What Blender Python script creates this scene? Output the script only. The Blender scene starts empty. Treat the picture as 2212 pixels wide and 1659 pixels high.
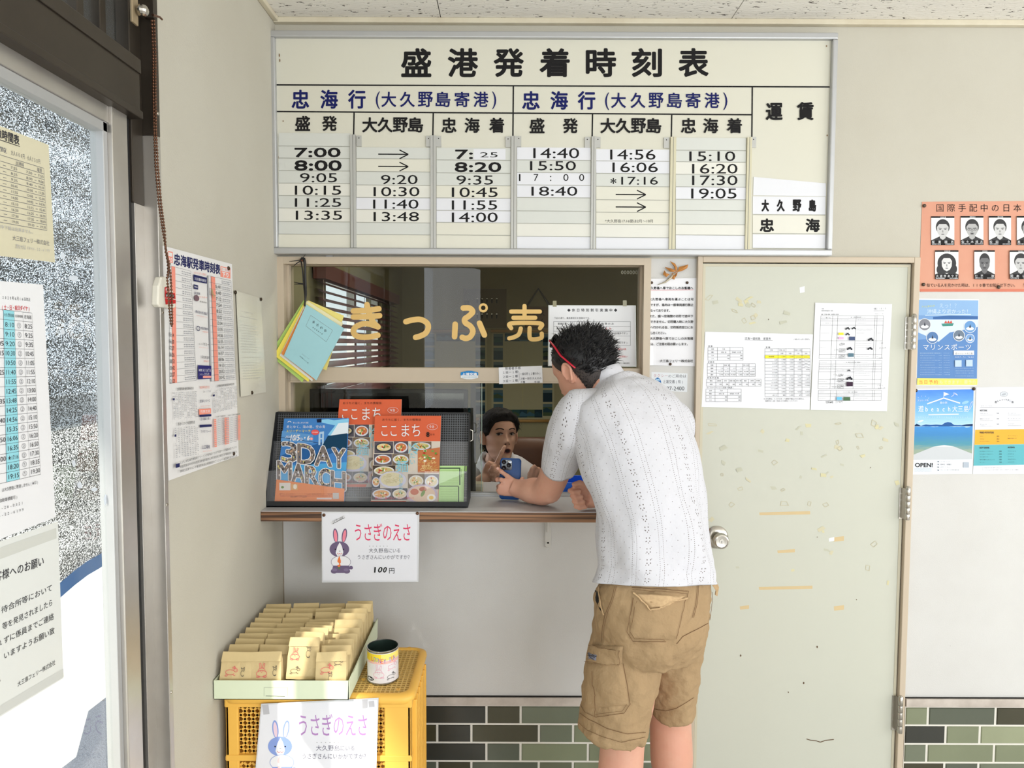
import bpy, bmesh, math, random
import numpy as np
from mathutils import Vector, Matrix
from mathutils.noise import noise as mnoise
random.seed(7)
sc = bpy.context.scene
COL = sc.collection

# ------------------------------------------------------------------ camera
W, H, F = 2212.0, 1659.0, 1534.0
CAM = np.array([0.0, -2.45, 1.60])
def _rot(p, y, r):
    cy, sy, cp, sp, cr, sr = math.cos(y), math.sin(y), math.cos(p), math.sin(p), math.cos(r), math.sin(r)
    return (np.array([[cy, -sy, 0], [sy, cy, 0], [0, 0, 1]]) @ np.array([[1, 0, 0], [0, cp, -sp], [0, sp, cp]])
            @ np.array([[cr, 0, sr], [0, 1, 0], [-sr, 0, cr]]))
RM = _rot(math.radians(-3.172), math.radians(-0.063), math.radians(-0.214))
cd = bpy.data.cameras.new('camera'); cam = bpy.data.objects.new('camera', cd); COL.objects.link(cam)
cd.sensor_fit = 'HORIZONTAL'; cd.sensor_width = 36.0; cd.lens = F / W * 36.0; cd.clip_start = 0.02; cd.clip_end = 200
cm = np.eye(4); cm[:3, 0] = RM[:, 0]; cm[:3, 1] = RM[:, 2]; cm[:3, 2] = -RM[:, 1]; cm[:3, 3] = CAM
cam.matrix_world = Matrix(cm.tolist())
sc.camera = cam

# ------------------------------------------------------------------ world, sun, daylight, exposure
wd = bpy.data.worlds.new('world'); sc.world = wd; wd.use_nodes = True
wbg = wd.node_tree.nodes['Background']
wbg.inputs[0].default_value = (0.80, 0.90, 1.0, 1); wbg.inputs[1].default_value = 1.9
sc.view_settings.view_transform = 'Standard'; sc.view_settings.look = 'None'
sc.view_settings.exposure = -0.14; sc.view_settings.gamma = 1.0
try: sc.view_settings.use_curve_mapping = False
except Exception: pass
def lamp(name, kind, loc, direction, energy, color=(1, 1, 1), size=None, sizey=None, angle=None):
    l = bpy.data.lights.new(name, kind); o = bpy.data.objects.new(name, l); COL.objects.link(o)
    o.location = loc; o.rotation_euler = Vector(direction).to_track_quat('-Z', 'Y').to_euler()
    l.energy = energy; l.color = color
    if size: l.size = size
    if sizey: l.shape = 'RECTANGLE'; l.size_y = sizey
    if angle is not None: l.angle = math.radians(angle)
    return o
lamp('sun', 'SUN', (-5, -5, 6), (0.35, 0.75, -0.58), 6.0, (1.0, 0.93, 0.82), angle=1.2)
# daylight entering the big glazed front of the waiting room (behind the camera, right of it) and its side windows
lamp('daylight_front', 'AREA', (3.35, -6.9, 1.45), (-0.22, 1, 0.0), 166, (0.93, 0.96, 1.0), 3.2, 2.3)
lamp('daylight_side', 'AREA', (-0.72, -4.6, 1.35), (1, 0.35, 0.0), 62, (0.94, 0.97, 1.0), 2.2, 2.2)
lamp('daylight_right', 'AREA', (4.9, -2.6, 1.5), (-1, 0.12, 0.0), 92, (1.0, 0.98, 0.95), 3.0, 1.6)
lamp('daylight_office', 'AREA', (-0.93, 1.15, 1.35), (1, 0.0, -0.15), 15, (0.9, 0.95, 1.0), 1.3, 0.8)
lamp('office_fill_light', 'AREA', (0.45, 1.0, 2.62), (0, -0.35, -1), 16, (1.0, 0.95, 0.82), 1.1, 0.25)  # added fill without a fixture, brightens the clerk and the office

# ------------------------------------------------------------------ pixel of the photograph -> point on a real plane
def ray(px, py):
    return RM @ np.array([(px - W / 2) / F, 1.0, -(py - H / 2) / F])
class Plane:
    """a plane of the place (a wall, a door leaf, a leaning cover) and the frame of the photograph crop it was measured in"""
    def __init__(s, p, n, ox=0, oy=0, k=1.0):
        s.p = np.array(p, float); s.n = np.array(n, float); s.n /= np.linalg.norm(s.n); s.ox, s.oy, s.k = ox, oy, k
    def crop(s, ox, oy, k): return Plane(s.p, s.n, ox, oy, k)
    def off(s, d): return Plane(s.p + s.n * d, s.n, s.ox, s.oy, s.k)
    def __call__(s, x, y, lift=0.0):
        d = ray(s.ox + x * s.k, s.oy + y * s.k)
        t = np.dot(s.p - CAM, s.n) / np.dot(d, s.n)
        return CAM + d * t + s.n * lift
XL = -0.798                                   # the left wall
BACK = Plane((0, 0, 0), (0, -1, 0))
def back(y): return Plane((0, y, 0), (0, -1, 0))
LEFT = Plane((XL, 0, 0), (1, 0, 0))
def left(x): return Plane((x, 0, 0), (1, 0, 0))
def level(z): return Plane((0, 0, z), (0, 0, 1))
def P(px, py, d):
    r = ray(px, py); return CAM + r * (d / r[1])
def bx_(px, y=0.0, py=830): return float(back(y)(px, py)[0])
def bz_(py, y=0.0, px=1106): return float(back(y)(px, py)[2])

# ------------------------------------------------------------------ materials
def lin(c):
    c = c / 255.0
    return c / 12.92 if c <= 0.04045 else ((c + 0.055) / 1.055) ** 2.4
def rgb(r, g, b): return (lin(r), lin(g), lin(b), 1.0)
_M = {}
def mat(name, col, rough=0.6, metal=0.0, spec=0.5, bump=0, bscale=200, var=0.0, vscale=6.0, var2=None, detail=4, bdist=.002, specks=None, sss=0):
    """procedural principled material: optional mottling towards var2 (dirt, fading) and fine bump"""
    if name in _M: return _M[name]
    m = bpy.data.materials.new(name); m.use_nodes = True; nt = m.node_tree; b = nt.nodes['Principled BSDF']
    c = rgb(*col) if max(col[:3]) > 1.0 else (*col[:3], 1)
    b.inputs['Base Color'].default_value = c; b.inputs['Roughness'].default_value = rough
    b.inputs['Metallic'].default_value = metal; b.inputs['Specular IOR Level'].default_value = spec
    if sss:
        b.inputs['Subsurface Weight'].default_value = sss; b.inputs['Subsurface Radius'].default_value = (0.012, 0.005, 0.003)
        b.inputs['Subsurface Scale'].default_value = 0.6
    m.diffuse_color = c
    if var or bump:
        tc = nt.nodes.new('ShaderNodeTexCoord')
    if var:
        nz = nt.nodes.new('ShaderNodeTexNoise'); nz.inputs['Scale'].default_value = vscale; nz.inputs['Detail'].default_value = detail
        nz.inputs['Roughness'].default_value = 0.6
        nt.links.new(tc.outputs['Object'], nz.inputs['Vector'])
        rp = nt.nodes.new('ShaderNodeValToRGB'); rp.color_ramp.elements[0].position = 0.38; rp.color_ramp.elements[1].position = 0.68
        c2 = rgb(*var2) if var2 else tuple(x * 0.7 for x in c[:3]) + (1,)
        rp.color_ramp.elements[0].color = c
        rp.color_ramp.elements[1].color = tuple(c[i] * (1 - var) + c2[i] * var for i in range(3)) + (1,)
        nt.links.new(nz.outputs['Fac'], rp.inputs['Fac']); nt.links.new(rp.outputs['Color'], b.inputs['Base Color'])
    if specks:                                                       # scattered small marks and scuffs
        n3 = nt.nodes.new('ShaderNodeTexNoise'); n3.inputs['Scale'].default_value = specks[1]; n3.inputs['Detail'].default_value = 5; n3.inputs['Roughness'].default_value = .75
        nt.links.new(tc.outputs['Object'], n3.inputs['Vector'])
        r3 = nt.nodes.new('ShaderNodeValToRGB'); r3.color_ramp.elements[0].position = specks[2]; r3.color_ramp.elements[0].color = (0, 0, 0, 1); r3.color_ramp.elements[1].position = specks[2] + .05; r3.color_ramp.elements[1].color = (specks[3],) * 3 + (1,)
        m3 = nt.nodes.new('ShaderNodeMix'); m3.data_type = 'RGBA'; m3.inputs[7].default_value = rgb(*specks[0])
        nt.links.new(n3.outputs['Fac'], r3.inputs[0]); nt.links.new(r3.outputs[0], m3.inputs[0]); nt.links.new(b.inputs['Base Color'].links[0].from_socket, m3.inputs[6]); nt.links.new(m3.outputs[2], b.inputs['Base Color'])
    if bump:
        n2 = nt.nodes.new('ShaderNodeTexNoise'); n2.inputs['Scale'].default_value = bscale; n2.inputs['Detail'].default_value = 3
        nt.links.new(tc.outputs['Object'], n2.inputs['Vector'])
        bp = nt.nodes.new('ShaderNodeBump'); bp.inputs['Strength'].default_value = bump; bp.inputs['Distance'].default_value = bdist
        nt.links.new(n2.outputs['Fac'], bp.inputs['Height']); nt.links.new(bp.outputs['Normal'], b.inputs['Normal'])
    _M[name] = m
    return m
def ink(r, g, b): return mat('ink_%d_%d_%d' % (r, g, b), (r + 0.01, g + 0.01, b + 0.01) if max(r, g, b) <= 1 else (r, g, b), rough=0.6, spec=0.15)
def paper(r, g, b): return mat('paper_%d_%d_%d' % (r, g, b), (r, g, b), rough=0.6, spec=0.35, var=0.06, vscale=9)
def glass_mat(name, tint=(1, 1, 1), refl=1.0, haze=0.0, hazecol=(0.8, 0.85, 0.85)):
    if name in _M: return _M[name]
    m = bpy.data.materials.new(name); m.use_nodes = True; nt = m.node_tree; nt.nodes.remove(nt.nodes['Principled BSDF'])
    out = nt.nodes['Material Output']
    tr = nt.nodes.new('ShaderNodeBsdfTransparent'); tr.inputs[0].default_value = (*tint, 1)
    gl = nt.nodes.new('ShaderNodeBsdfGlossy'); gl.inputs['Roughness'].default_value = 0.0; gl.inputs[0].default_value = (refl, refl, refl, 1)
    fr = nt.nodes.new('ShaderNodeFresnel'); fr.inputs[0].default_value = 1.5
    mx = nt.nodes.new('ShaderNodeMixShader')
    ge = nt.nodes.new('ShaderNodeNewGeometry'); iv = nt.nodes.new('ShaderNodeMath'); iv.operation = 'SUBTRACT'; iv.inputs[0].default_value = 1.0
    ml = nt.nodes.new('ShaderNodeMath'); ml.operation = 'MULTIPLY'          # one reflection per pane: its back face only lets light through
    nt.links.new(ge.outputs['Backfacing'], iv.inputs[1]); nt.links.new(fr.outputs[0], ml.inputs[0]); nt.links.new(iv.outputs[0], ml.inputs[1])
    nt.links.new(ml.outputs[0], mx.inputs[0]); nt.links.new(tr.outputs[0], mx.inputs[1]); nt.links.new(gl.outputs[0], mx.inputs[2])
    last = mx
    if haze:
        df = nt.nodes.new('ShaderNodeBsdfDiffuse'); df.inputs[0].default_value = (*hazecol, 1)
        m2 = nt.nodes.new('ShaderNodeMixShader'); m2.inputs[0].default_value = haze
        nt.links.new(mx.outputs[0], m2.inputs[1]); nt.links.new(df.outputs[0], m2.inputs[2]); last = m2
    nt.links.new(last.outputs[0], out.inputs['Surface'])
    _M[name] = m; return m

# ------------------------------------------------------------------ mesh builder: ONE object per build()
class MB:
    def __init__(s): s.v = []; s.f = []; s.m = []; s.mats = []; s.n = 0; s.uv = None
    def mi(s, m):
        if m not in s.mats: s.mats.append(m)
        return s.mats.index(m)
    def add(s, verts, faces, m):
        i = s.mi(m); b = s.n
        s.v.extend([tuple(map(float, p)) for p in verts]); s.n = len(s.v)
        s.f.extend([tuple(b + k for k in f) for f in faces]); s.m.extend([i] * len(faces)); return s
    def box(s, x0, x1, y0, y1, z0, z1, m):
        x0, x1 = min(x0, x1), max(x0, x1); y0, y1 = min(y0, y1), max(y0, y1); z0, z1 = min(z0, z1), max(z0, z1)
        vs = [(x, y, z) for x in (x0, x1) for y in (y0, y1) for z in (z0, z1)]
        return s.add(vs, [(0, 1, 3, 2), (4, 6, 7, 5), (0, 4, 5, 1), (2, 3, 7, 6), (0, 2, 6, 4), (1, 5, 7, 3)], m)
    def quad(s, a, b, c, d, m): return s.add([a, b, c, d], [(0, 1, 2, 3)], m)
    def slab(s, pts, off, m):
        """a polygon given thickness: pts in order, off = vector to the back face"""
        n = len(pts); off = np.array(off)
        vs = [np.array(p) for p in pts] + [np.array(p) + off for p in pts]
        fs = [tuple(range(n)), tuple(range(2 * n - 1, n - 1, -1))] + [(i, i + n, (i + 1) % n + n, (i + 1) % n) for i in range(n)]
        return s.add(vs, fs, m)
    def poly(s, pts, m): return s.add(pts, [tuple(range(len(pts)))], m)
    def loft(s, rings, m, closed=True, caps=True):
        n = len(rings[0]); vs = [p for r in rings for p in r]; fs = []
        for i in range(len(rings) - 1):
            for j in range(n if closed else n - 1):
                k = (j + 1) % n
                fs.append((i * n + j, i * n + k, (i + 1) * n + k, (i + 1) * n + j))
        if caps and closed:
            fs.append(tuple(reversed(range(n)))); fs.append(tuple((len(rings) - 1) * n + j for j in range(n)))
        return s.add(vs, fs, m)
    def tube(s, path, r, m, n=8, caps=True, flat=1.0, up=None):
        path = [np.array(p, float) for p in path]
        rs = r if hasattr(r, '__len__') else [r] * len(path)
        rings = []; prev = None
        for i, p in enumerate(path):
            t = path[min(i + 1, len(path) - 1)] - path[max(i - 1, 0)]
            L = np.linalg.norm(t); t = t / L if L > 1e-9 else np.array([0, 0, 1.0])
            if prev is None:
                a = np.array(up if up is not None else ((0, 0, 1) if abs(t[2]) < 0.9 else (0, 1, 0)), float)
            else: a = prev
            a = a - t * np.dot(a, t); a /= np.linalg.norm(a); prev = a
            b = np.cross(t, a)
            rings.append([p + rs[i] * (a * math.cos(2 * math.pi * k / n) * flat + b * math.sin(2 * math.pi * k / n)) for k in range(n)])
        return s.loft(rings, m, True, caps)
    def lathe(s, prof, c, axis, m, n=32, caps=False):
        axis = np.array(axis, float); axis /= np.linalg.norm(axis)
        a = np.cross(axis, (0, 0, 1) if abs(axis[2]) < 0.9 else (0, 1, 0)); a /= np.linalg.norm(a); b = np.cross(axis, a); c = np.array(c, float)
        rings = [[c + axis * h + r * (a * math.cos(2 * math.pi * k / n) + b * math.sin(2 * math.pi * k / n)) for k in range(n)] for r, h in prof]
        return s.loft(rings, m, True, caps)
    def ball(s, c, r, m, n=12, q=8):
        rx, ry, rz = (r, r, r) if not hasattr(r, '__len__') else r
        rings = []
        for i in range(1, q):
            a = math.pi * i / q
            rings.append([(c[0] + rx * math.sin(a) * math.cos(2 * math.pi * k / n), c[1] + ry * math.sin(a) * math.sin(2 * math.pi * k / n), c[2] - rz * math.cos(a)) for k in range(n)])
        return s.loft(rings, m, True, True)
    def xform(s, M4, start=0):
        for i in range(start, len(s.v)):
            s.v[i] = tuple(M4 @ Vector(s.v[i]))
        return s
    def build(s, name, parent=None, smooth=False, bevel=0, autosmooth=None, label=None, origin=None):
        me = bpy.data.meshes.new(name)
        o0 = np.array(origin if origin is not None else (0, 0, 0), float)
        me.from_pydata([(p[0] - o0[0], p[1] - o0[1], p[2] - o0[2]) for p in s.v], [], s.f)
        for m in s.mats: me.materials.append(m)
        me.polygons.foreach_set('material_index', s.m)
        if smooth: me.polygons.foreach_set('use_smooth', [True] * len(s.f))
        me.update()
        o = bpy.data.objects.new(name, me); COL.objects.link(o); o.location = tuple(o0)
        if parent is not None:
            o.parent = parent; o.matrix_parent_inverse = Matrix.Translation(-Vector(parent.location))
        if bevel:
            b = o.modifiers.new('bevel', 'BEVEL'); b.width = bevel; b.segments = 2; b.limit_method = 'ANGLE'; b.angle_limit = math.radians(40)
        if autosmooth:
            me.polygons.foreach_set('use_smooth', [True] * len(s.f))
            try:
                me.set_sharp_from_angle(angle=math.radians(autosmooth))
            except Exception: pass
        if label: o['label'] = label
        return o
def thing(name, label, cat, loc=(0, 0, 0), group=None):
    o = bpy.data.objects.new(name, None); COL.objects.link(o); o.location = tuple(float(x) for x in loc); o.empty_display_size = 0.05
    o['label'] = label; o['category'] = cat
    if group: o['group'] = group
    return o
def tag(o, label, cat, group=None, kind=None):
    o['label'] = label; o['category'] = cat
    if group: o['group'] = group
    if kind: o['kind'] = kind
    return o
def struct(o, label=None, cat=None):
    o['kind'] = 'structure'
    if label: o['label'] = label
    if cat: o['category'] = cat
    return o

# ------------------------------------------------------------------ lettering: text turned into flat mesh pieces
_G = {}
def glyph(st, res=3):
    k = (st, res)
    if k not in _G:
        c = bpy.data.curves.new('t', 'FONT'); c.body = st; c.resolution_u = res
        o = bpy.data.objects.new('t', c); COL.objects.link(o)
        dg = bpy.context.evaluated_depsgraph_get(); me = bpy.data.meshes.new_from_object(o.evaluated_get(dg), depsgraph=dg)
        v = np.array([x.co[:2] for x in me.vertices]) if len(me.vertices) else np.zeros((0, 2))
        f = [tuple(p.vertices) for p in me.polygons]
        bpy.data.objects.remove(o); bpy.data.curves.remove(c); bpy.data.meshes.remove(me)
        _G[k] = (v, f)
    return _G[k]
_k1 = glyph('国')[0]; _k2 = glyph('国国')[0]
EM = (_k2[:, 0].max() - _k2[:, 0].min()) - (_k1[:, 0].max() - _k1[:, 0].min())
KCX = (_k1[:, 0].min() + _k1[:, 0].max()) / 2; KCY = (_k1[:, 1].min() + _k1[:, 1].max()) / 2
class Sheet(MB):
    """printed matter on one plane: the sheet itself and its print, laid out in the pixels of the crop it was read from"""
    def __init__(s, pl, warp=None): super().__init__(); s.pl = pl; s.k = 0; s.warp = warp; s.bumpk = 0
    def lift(s): s.k += 1; return 0.0003 + 0.000006 * s.k
    def w(s, p): return np.array(p) if s.warp is None else np.array(p) + s.pl.n * s.warp(p)
    def base(s, corners, m, t=0.0006, grid=None):
        pts = [s.pl(*c) for c in corners]
        if s.warp is not None and len(corners) == 4:
            n = grid or 14; g = [[None] * (n + 1) for _ in range(n + 1)]
            A, B, C, D = pts
            for i in range(n + 1):
                for j in range(n + 1):
                    u, v = i / n, j / n
                    g[j][i] = s.w(A * (1 - u) * (1 - v) + B * u * (1 - v) + C * u * v + D * (1 - u) * v)
            vs = [p for row in g for p in row]; N = n + 1
            fs = [(j * N + i, (j + 1) * N + i, (j + 1) * N + i + 1, j * N + i + 1) for j in range(n) for i in range(n)]
            s.add(vs, fs, m)
            vs2 = [p - s.pl.n * t for p in vs]; s.add(vs2, [tuple(reversed(f)) for f in fs], m)
            return s
        s.slab([p for p in pts], -s.pl.n * t, m); return s
    def poly(s, pts, m):
        l = s.lift(); s.add([s.w(s.pl(x, y)) + s.pl.n * l for x, y in pts], [tuple(range(len(pts)))], m); return s
    def rect(s, x0, y0, x1, y1, m):
        if s.warp is not None:
            n = 8; l = s.lift(); vs = []; fs = []
            for j in range(n + 1):
                for i in range(n + 1):
                    vs.append(s.w(s.pl(x0 + (x1 - x0) * i / n, y0 + (y1 - y0) * j / n)) + s.pl.n * l)
            for j in range(n):
                for i in range(n): a = j * (n + 1) + i; fs.append((a, a + n + 1, a + n + 2, a + 1))
            s.add(vs, fs, m); return s
        return s.poly([(x0, y0), (x1, y0), (x1, y1), (x0, y1)], m)
    def line(s, x0, y0, x1, y1, wd, m):
        L = math.hypot(x1 - x0, y1 - y0) or 1; nx, ny = -(y1 - y0) / L * wd / 2, (x1 - x0) / L * wd / 2
        return s.poly([(x0 + nx, y0 + ny), (x1 + nx, y1 + ny), (x1 - nx, y1 - ny), (x0 - nx, y0 - ny)], m)
    def pline(s, pts, wd, m, closed=False):
        q = list(pts) + ([pts[0]] if closed else [])
        for a, b in zip(q, q[1:]): s.line(*a, *b, wd, m)
        return s
    def ell(s, cx, cy, rx, ry, m, n=20, a0=0, rot=0):
        c, sn = math.cos(rot), math.sin(rot)
        return s.poly([(cx + rx * math.cos(t) * c - ry * math.sin(t) * sn, cy + rx * math.cos(t) * sn + ry * math.sin(t) * c)
                       for t in (2 * math.pi * i / n for i in range(n))], m)
    def arc(s, cx, cy, rx, ry, a0, a1, wd, m, n=12):
        return s.pline([(cx + rx * math.cos(math.radians(a0 + (a1 - a0) * i / n)), cy + ry * math.sin(math.radians(a0 + (a1 - a0) * i / n))) for i in range(n + 1)], wd, m)
    def _put(s, v, f, A, U, V, m):
        l = s.lift(); pts = A[None, :] + v[:, :1] * U[None, :] + v[:, 1:2] * V[None, :]
        if s.warp is not None: pts = np.array([s.w(p) for p in pts])
        s.add(pts + s.pl.n * l, f, m)
    def fit(s, st, x0, y0, x1, y1, m, bold=0, res=3, slant=0.0, tilt=0.0):
        """text whose drawn outline fills the box exactly; tilt = drop of the right end in crop pixels"""
        v, f = glyph(st, res)
        if not len(v): return s
        mn, mx = v.min(0), v.max(0); q = (v - mn) / np.maximum(mx - mn, 1e-6)
        if slant: q = np.stack([q[:, 0] + slant * (q[:, 1] - .5), q[:, 1]], 1)
        A = s.pl(x0, y1); U = s.pl(x1, y1 + tilt) - A; V = s.pl(x0, y0) - A
        if bold:
            wpx = abs(x1 - x0); hpx = abs(y1 - y0); n = 7
            for i in range(n):
                a = 2 * math.pi * i / n; s._put(q + np.array([bold * math.cos(a) / wpx, bold * math.sin(a) / hpx]), f, A, U, V, m)
        s._put(q, f, A, U, V, m); return s
    def row(s, st, x0, x1, yc, h, m, bold=0, res=2, wf=None, tilt=0.0):
        """full-width characters spread evenly from x0 to x1 with cell height h"""
        n = len(st); cw = h if wf is None else wf
        if cw * n > (x1 - x0) * 1.001 and n > 1: cw = (x1 - x0) / n
        for i, ch in enumerate(st):
            if ch in ' 　': continue
            cx = (x0 + x1) / 2 if n == 1 else x0 + cw / 2 + (x1 - x0 - cw) * i / (n - 1)
            yy = yc + tilt * (cx - x0) / max(x1 - x0, 1e-6)
            v, f = glyph(ch, res)
            if not len(v): continue
            q = (v - np.array([KCX, KCY])) / EM
            if ord(ch) < 256: q = q + np.array([KCX / EM - (v[:, 0].min() + v[:, 0].max()) / 2 / EM, 0])
            A = s.pl(cx, yy); U = s.pl(cx + cw, yy + tilt * cw / max(x1 - x0, 1e-6)) - A; V = s.pl(cx, yy - h) - A
            if bold:
                k = 6
                for j in range(k):
                    a = 2 * math.pi * j / k; s._put(q + np.array([bold * math.cos(a) / cw, bold * math.sin(a) / h]), f, A, U, V, m)
            s._put(q, f, A, U, V, m)
        return s
    def dashes(s, x0, x1, y, h, m, seg=3.0, gap=0.5, seed=0, frac=1.0, tilt=0.0):
        """a line of print too small to read in the photograph: short strokes"""
        rr = random.Random(seed * 7919 + int(x0 * 13 + y * 31)); x = x0
        while x < x1:
            wd = seg * rr.uniform(.5, 1.2)
            if rr.random() < frac:
                yy = y + tilt * (x - x0) / max(1e-6, x1 - x0); hh = h * rr.uniform(.6, 1)
                s.poly([(x, yy - hh / 2), (min(x + wd, x1), yy - hh / 2), (min(x + wd, x1), yy + hh / 2), (x, yy + hh / 2)], m)
            x += wd + gap * rr.uniform(.6, 1.6)
        return s
def pin(sheet_obj, pl, x, y, r=0.0048, col=(74, 58, 46)):
    p = pl(x, y); m = mat('drawing_pin_%d' % col[0], col, rough=0.35, metal=0.6)
    b = MB(); b.lathe([(0.0005, 0.0045), (r * .6, 0.0042), (r, 0.0022), (r, 0.0004)], p, pl.n, m, n=14, caps=True)
    return b.build('drawing_pin', sheet_obj, smooth=True)
BLK = ink(28, 27, 28); DK = ink(60, 60, 64); GREY = ink(120, 120, 125); LGREY = ink(175, 176, 180); NAVY = ink(24, 30, 92); RED = ink(205, 52, 60); WHITE = ink(232, 233, 236)
# ================================================================== the room
CEIL = bz_(45, 0, 1400)
ZL = bz_(1503, 0, 1050)                 # top of the ledge over the tiles
ZT = bz_(1520, 0, 1050)                 # top of the tiles
M_wall = mat('plaster_cream', (194, 190, 177), rough=0.85, spec=0.2, bump=0.25, bscale=260, var=0.22, vscale=2.2, var2=(174, 167, 150), specks=((120, 104, 80), 38, .71, .6))
M_wall2 = mat('plaster_pale', (208, 207, 204), rough=0.8, spec=0.2, bump=0.18, bscale=300, var=0.2, vscale=3.0, var2=(184, 180, 174), specks=((130, 118, 104), 30, .70, .55))
M_trim = mat('beige_painted_metal', (196, 181, 160), rough=0.45, spec=0.4, var=0.12, vscale=5)
M_bronze = mat('bronze_aluminium', (66, 59, 51), rough=0.38, metal=0.55, var=0.2, vscale=8, var2=(90, 80, 68))
M_alu = mat('silver_aluminium', (196, 192, 186), rough=0.33, metal=0.75, var=0.25, vscale=6, var2=(150, 140, 128))
M_alu2 = mat('matt_aluminium', (186, 187, 188), rough=0.42, metal=0.5)
M_rubber = mat('black_rubber', (24, 24, 25), rough=0.7)
M_steel = mat('brushed_steel', (190, 186, 178), rough=0.24, metal=1.0)
M_concrete = mat('pale_concrete', (196, 194, 190), rough=0.9, var=0.25, vscale=3, bump=0.3, bscale=60)
M_void = mat('dark_gap', (22, 20, 18), rough=0.9)

# window and door openings of the back wall
wx0, wx1 = bx_(602, 0, 700), bx_(1403, 0, 700)
wz1 = bz_(557, 0, 1000)
CZ = float(back(0.02)(1030, 1072)[2])             # counter top height
dx0, dx1 = bx_(1500, 0, 1100) + 0.004, bx_(1960, 0, 1100) + 0.012
dz1 = bz_(553, 0, 1740)
TH = 0.10
b = MB()
b.box(XL - .02, 5.0, 0, TH, wz1, CEIL + .1, M_wall)                 # over window and door
b.box(XL - .02, wx0, 0, TH, CZ - .03, wz1, M_wall)
b.box(wx1, dx0, 0, TH, ZL, wz1, M_wall2)
b.box(XL - .02, wx1, 0, TH, ZL, CZ - .03, M_wall2)                  # plaster panel under the counter
b.box(dx1, 5.0, 0, TH, 0, dz1, M_wall2) if False else b.box(dx1, 5.0, 0, TH, ZL, wz1, M_wall2)
b.box(XL - .02, dx0, 0.004, TH, 0, ZL, M_wall2); b.box(dx1, 5.0, 0.004, TH, 0, ZL, M_wall2)
# hairline seam and screw plug marks of the plaster panel
sx = bx_(612, 0, 1200)
b.box(sx - .0015, sx + .0015, -.0012, 0, ZL, CZ - .04, mat('panel_seam', (150, 138, 120), rough=.9))
wb = b.build('wall_back'); struct(wb)

# tiled lower wall
grout = mat('white_grout', (226, 222, 212), rough=0.8, bump=.2, bscale=150)
tcols = [(66, 64, 48), (56, 57, 52), (104, 108, 88), (128, 134, 108), (150, 155, 126), (90, 95, 82), (74, 72, 56), (112, 118, 100)]
tm = [mat('glazed_tile_%d' % i, c, rough=0.22, spec=0.5, var=0.25, vscale=5, bump=.06, bscale=30) for i, c in enumerate(tcols)]
def wainscot(name, x0, x1, seed):
    b = MB(); b.box(x0, x1, -0.006, 0.003, 0, ZT, grout)
    px2m = bx_(1200, 0, 1580) - bx_(1000, 0, 1580); px2m /= 200.0
    xr = bx_(1127, 0, 1540); per = 219.2 * px2m; full = 141 * px2m; half = 69 * px2m; g = 4.6 * px2m
    rh = (ZT - bz_(1640.5, 0, 1050)) / 3.0
    rr = random.Random(seed); k = 0
    z = ZT - 0.006
    fixed = {(0, 0): 0, (0, 1): 1, (0, 2): 2, (1, 0): 0, (1, 1): 6, (1, 2): 1}
    while z > 0.02:
        st = xr - (0 if k % 2 == 0 else 106 * px2m)
        n0 = int((x0 - st) / per) - 2
        for n in range(n0, n0 + 40):
            for (a, w_) in ((0, full), (full + g, half)):
                ta, tb = st + n * per + a, st + n * per + a + w_
                ta, tb = max(ta, x0 + .002), min(tb, x1 - .002)
                if tb - ta < .01: continue
                cx = (ta + tb) / 2
                dark = cx < 0.02
                i = rr.choice([0, 1, 6, 1, 6, 5] if dark else ([2, 3, 5, 2, 7] if cx < .7 else [0, 1, 3, 4, 3, 5, 7, 4]))
                zt, zb = z, max(z - rh + .0062, .004)
                e = .0025; y0, y1 = -.006, -.0095
                q0 = [(ta, y0, zb), (tb, y0, zb), (tb, y0, zt), (ta, y0, zt)]
                q1 = [(ta + e, y1, zb + e), (tb - e, y1, zb + e), (tb - e, y1, zt - e), (ta + e, y1, zt - e)]
                b.add(q0 + q1, [(4, 5, 6, 7), (0, 1, 5, 4), (1, 2, 6, 5), (2, 3, 7, 6), (3, 0, 4, 7)], tm[i])
        z -= rh; k += 1
    return struct(b.build(name))
wainscot('wall_back_tiles', XL + .002, dx0 - .002, 3)
wainscot('wall_back_tiles.001', dx1 + .002, 4.98, 5)
M_ledge = mat('ledge_stone', (198, 188, 178), rough=.6, var=.35, vscale=14, var2=(120, 104, 90))
b = MB(); b.box(XL + .002, dx0, -.016, .0, ZT, ZL, M_ledge); b.box(XL + .002, dx0, -.010, -.002, ZL, ZL + .0022, M_void)
struct(b.build('trim_1', bevel=.002))
b = MB(); b.box(dx1, 4.98, -.016, .0, ZT, ZL, M_ledge); b.box(dx1, 4.98, -.010, -.002, ZL, ZL + .0022, M_void)
struct(b.build('trim_2', bevel=.002))

# ------------------------------------------------------------------ left wall (panel between corner and entrance door)
yE = float(LEFT(352, 700)[1])                    # end of the plaster
ydr = yE - 0.008
b = MB(); b.box(XL - .12, XL, yE, TH, 0, CEIL + .1, M_wall); struct(b.build('wall_left'))
b = MB()
ZB0 = 2.165; ZB1 = 2.30
b.box(XL - .12, XL, -7.1, -2.12, 0, 0.9, M_wall); b.box(XL - .12, XL, -7.1, -5.8, .9, CEIL, M_wall); b.box(XL - .12, XL, -5.8, -2.12, 2.45, CEIL, M_wall); b.box(XL - .12, XL, -4.0, -2.12, .9, 2.45, M_wall)
struct(b.build('wall_left_rear'))

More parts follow.
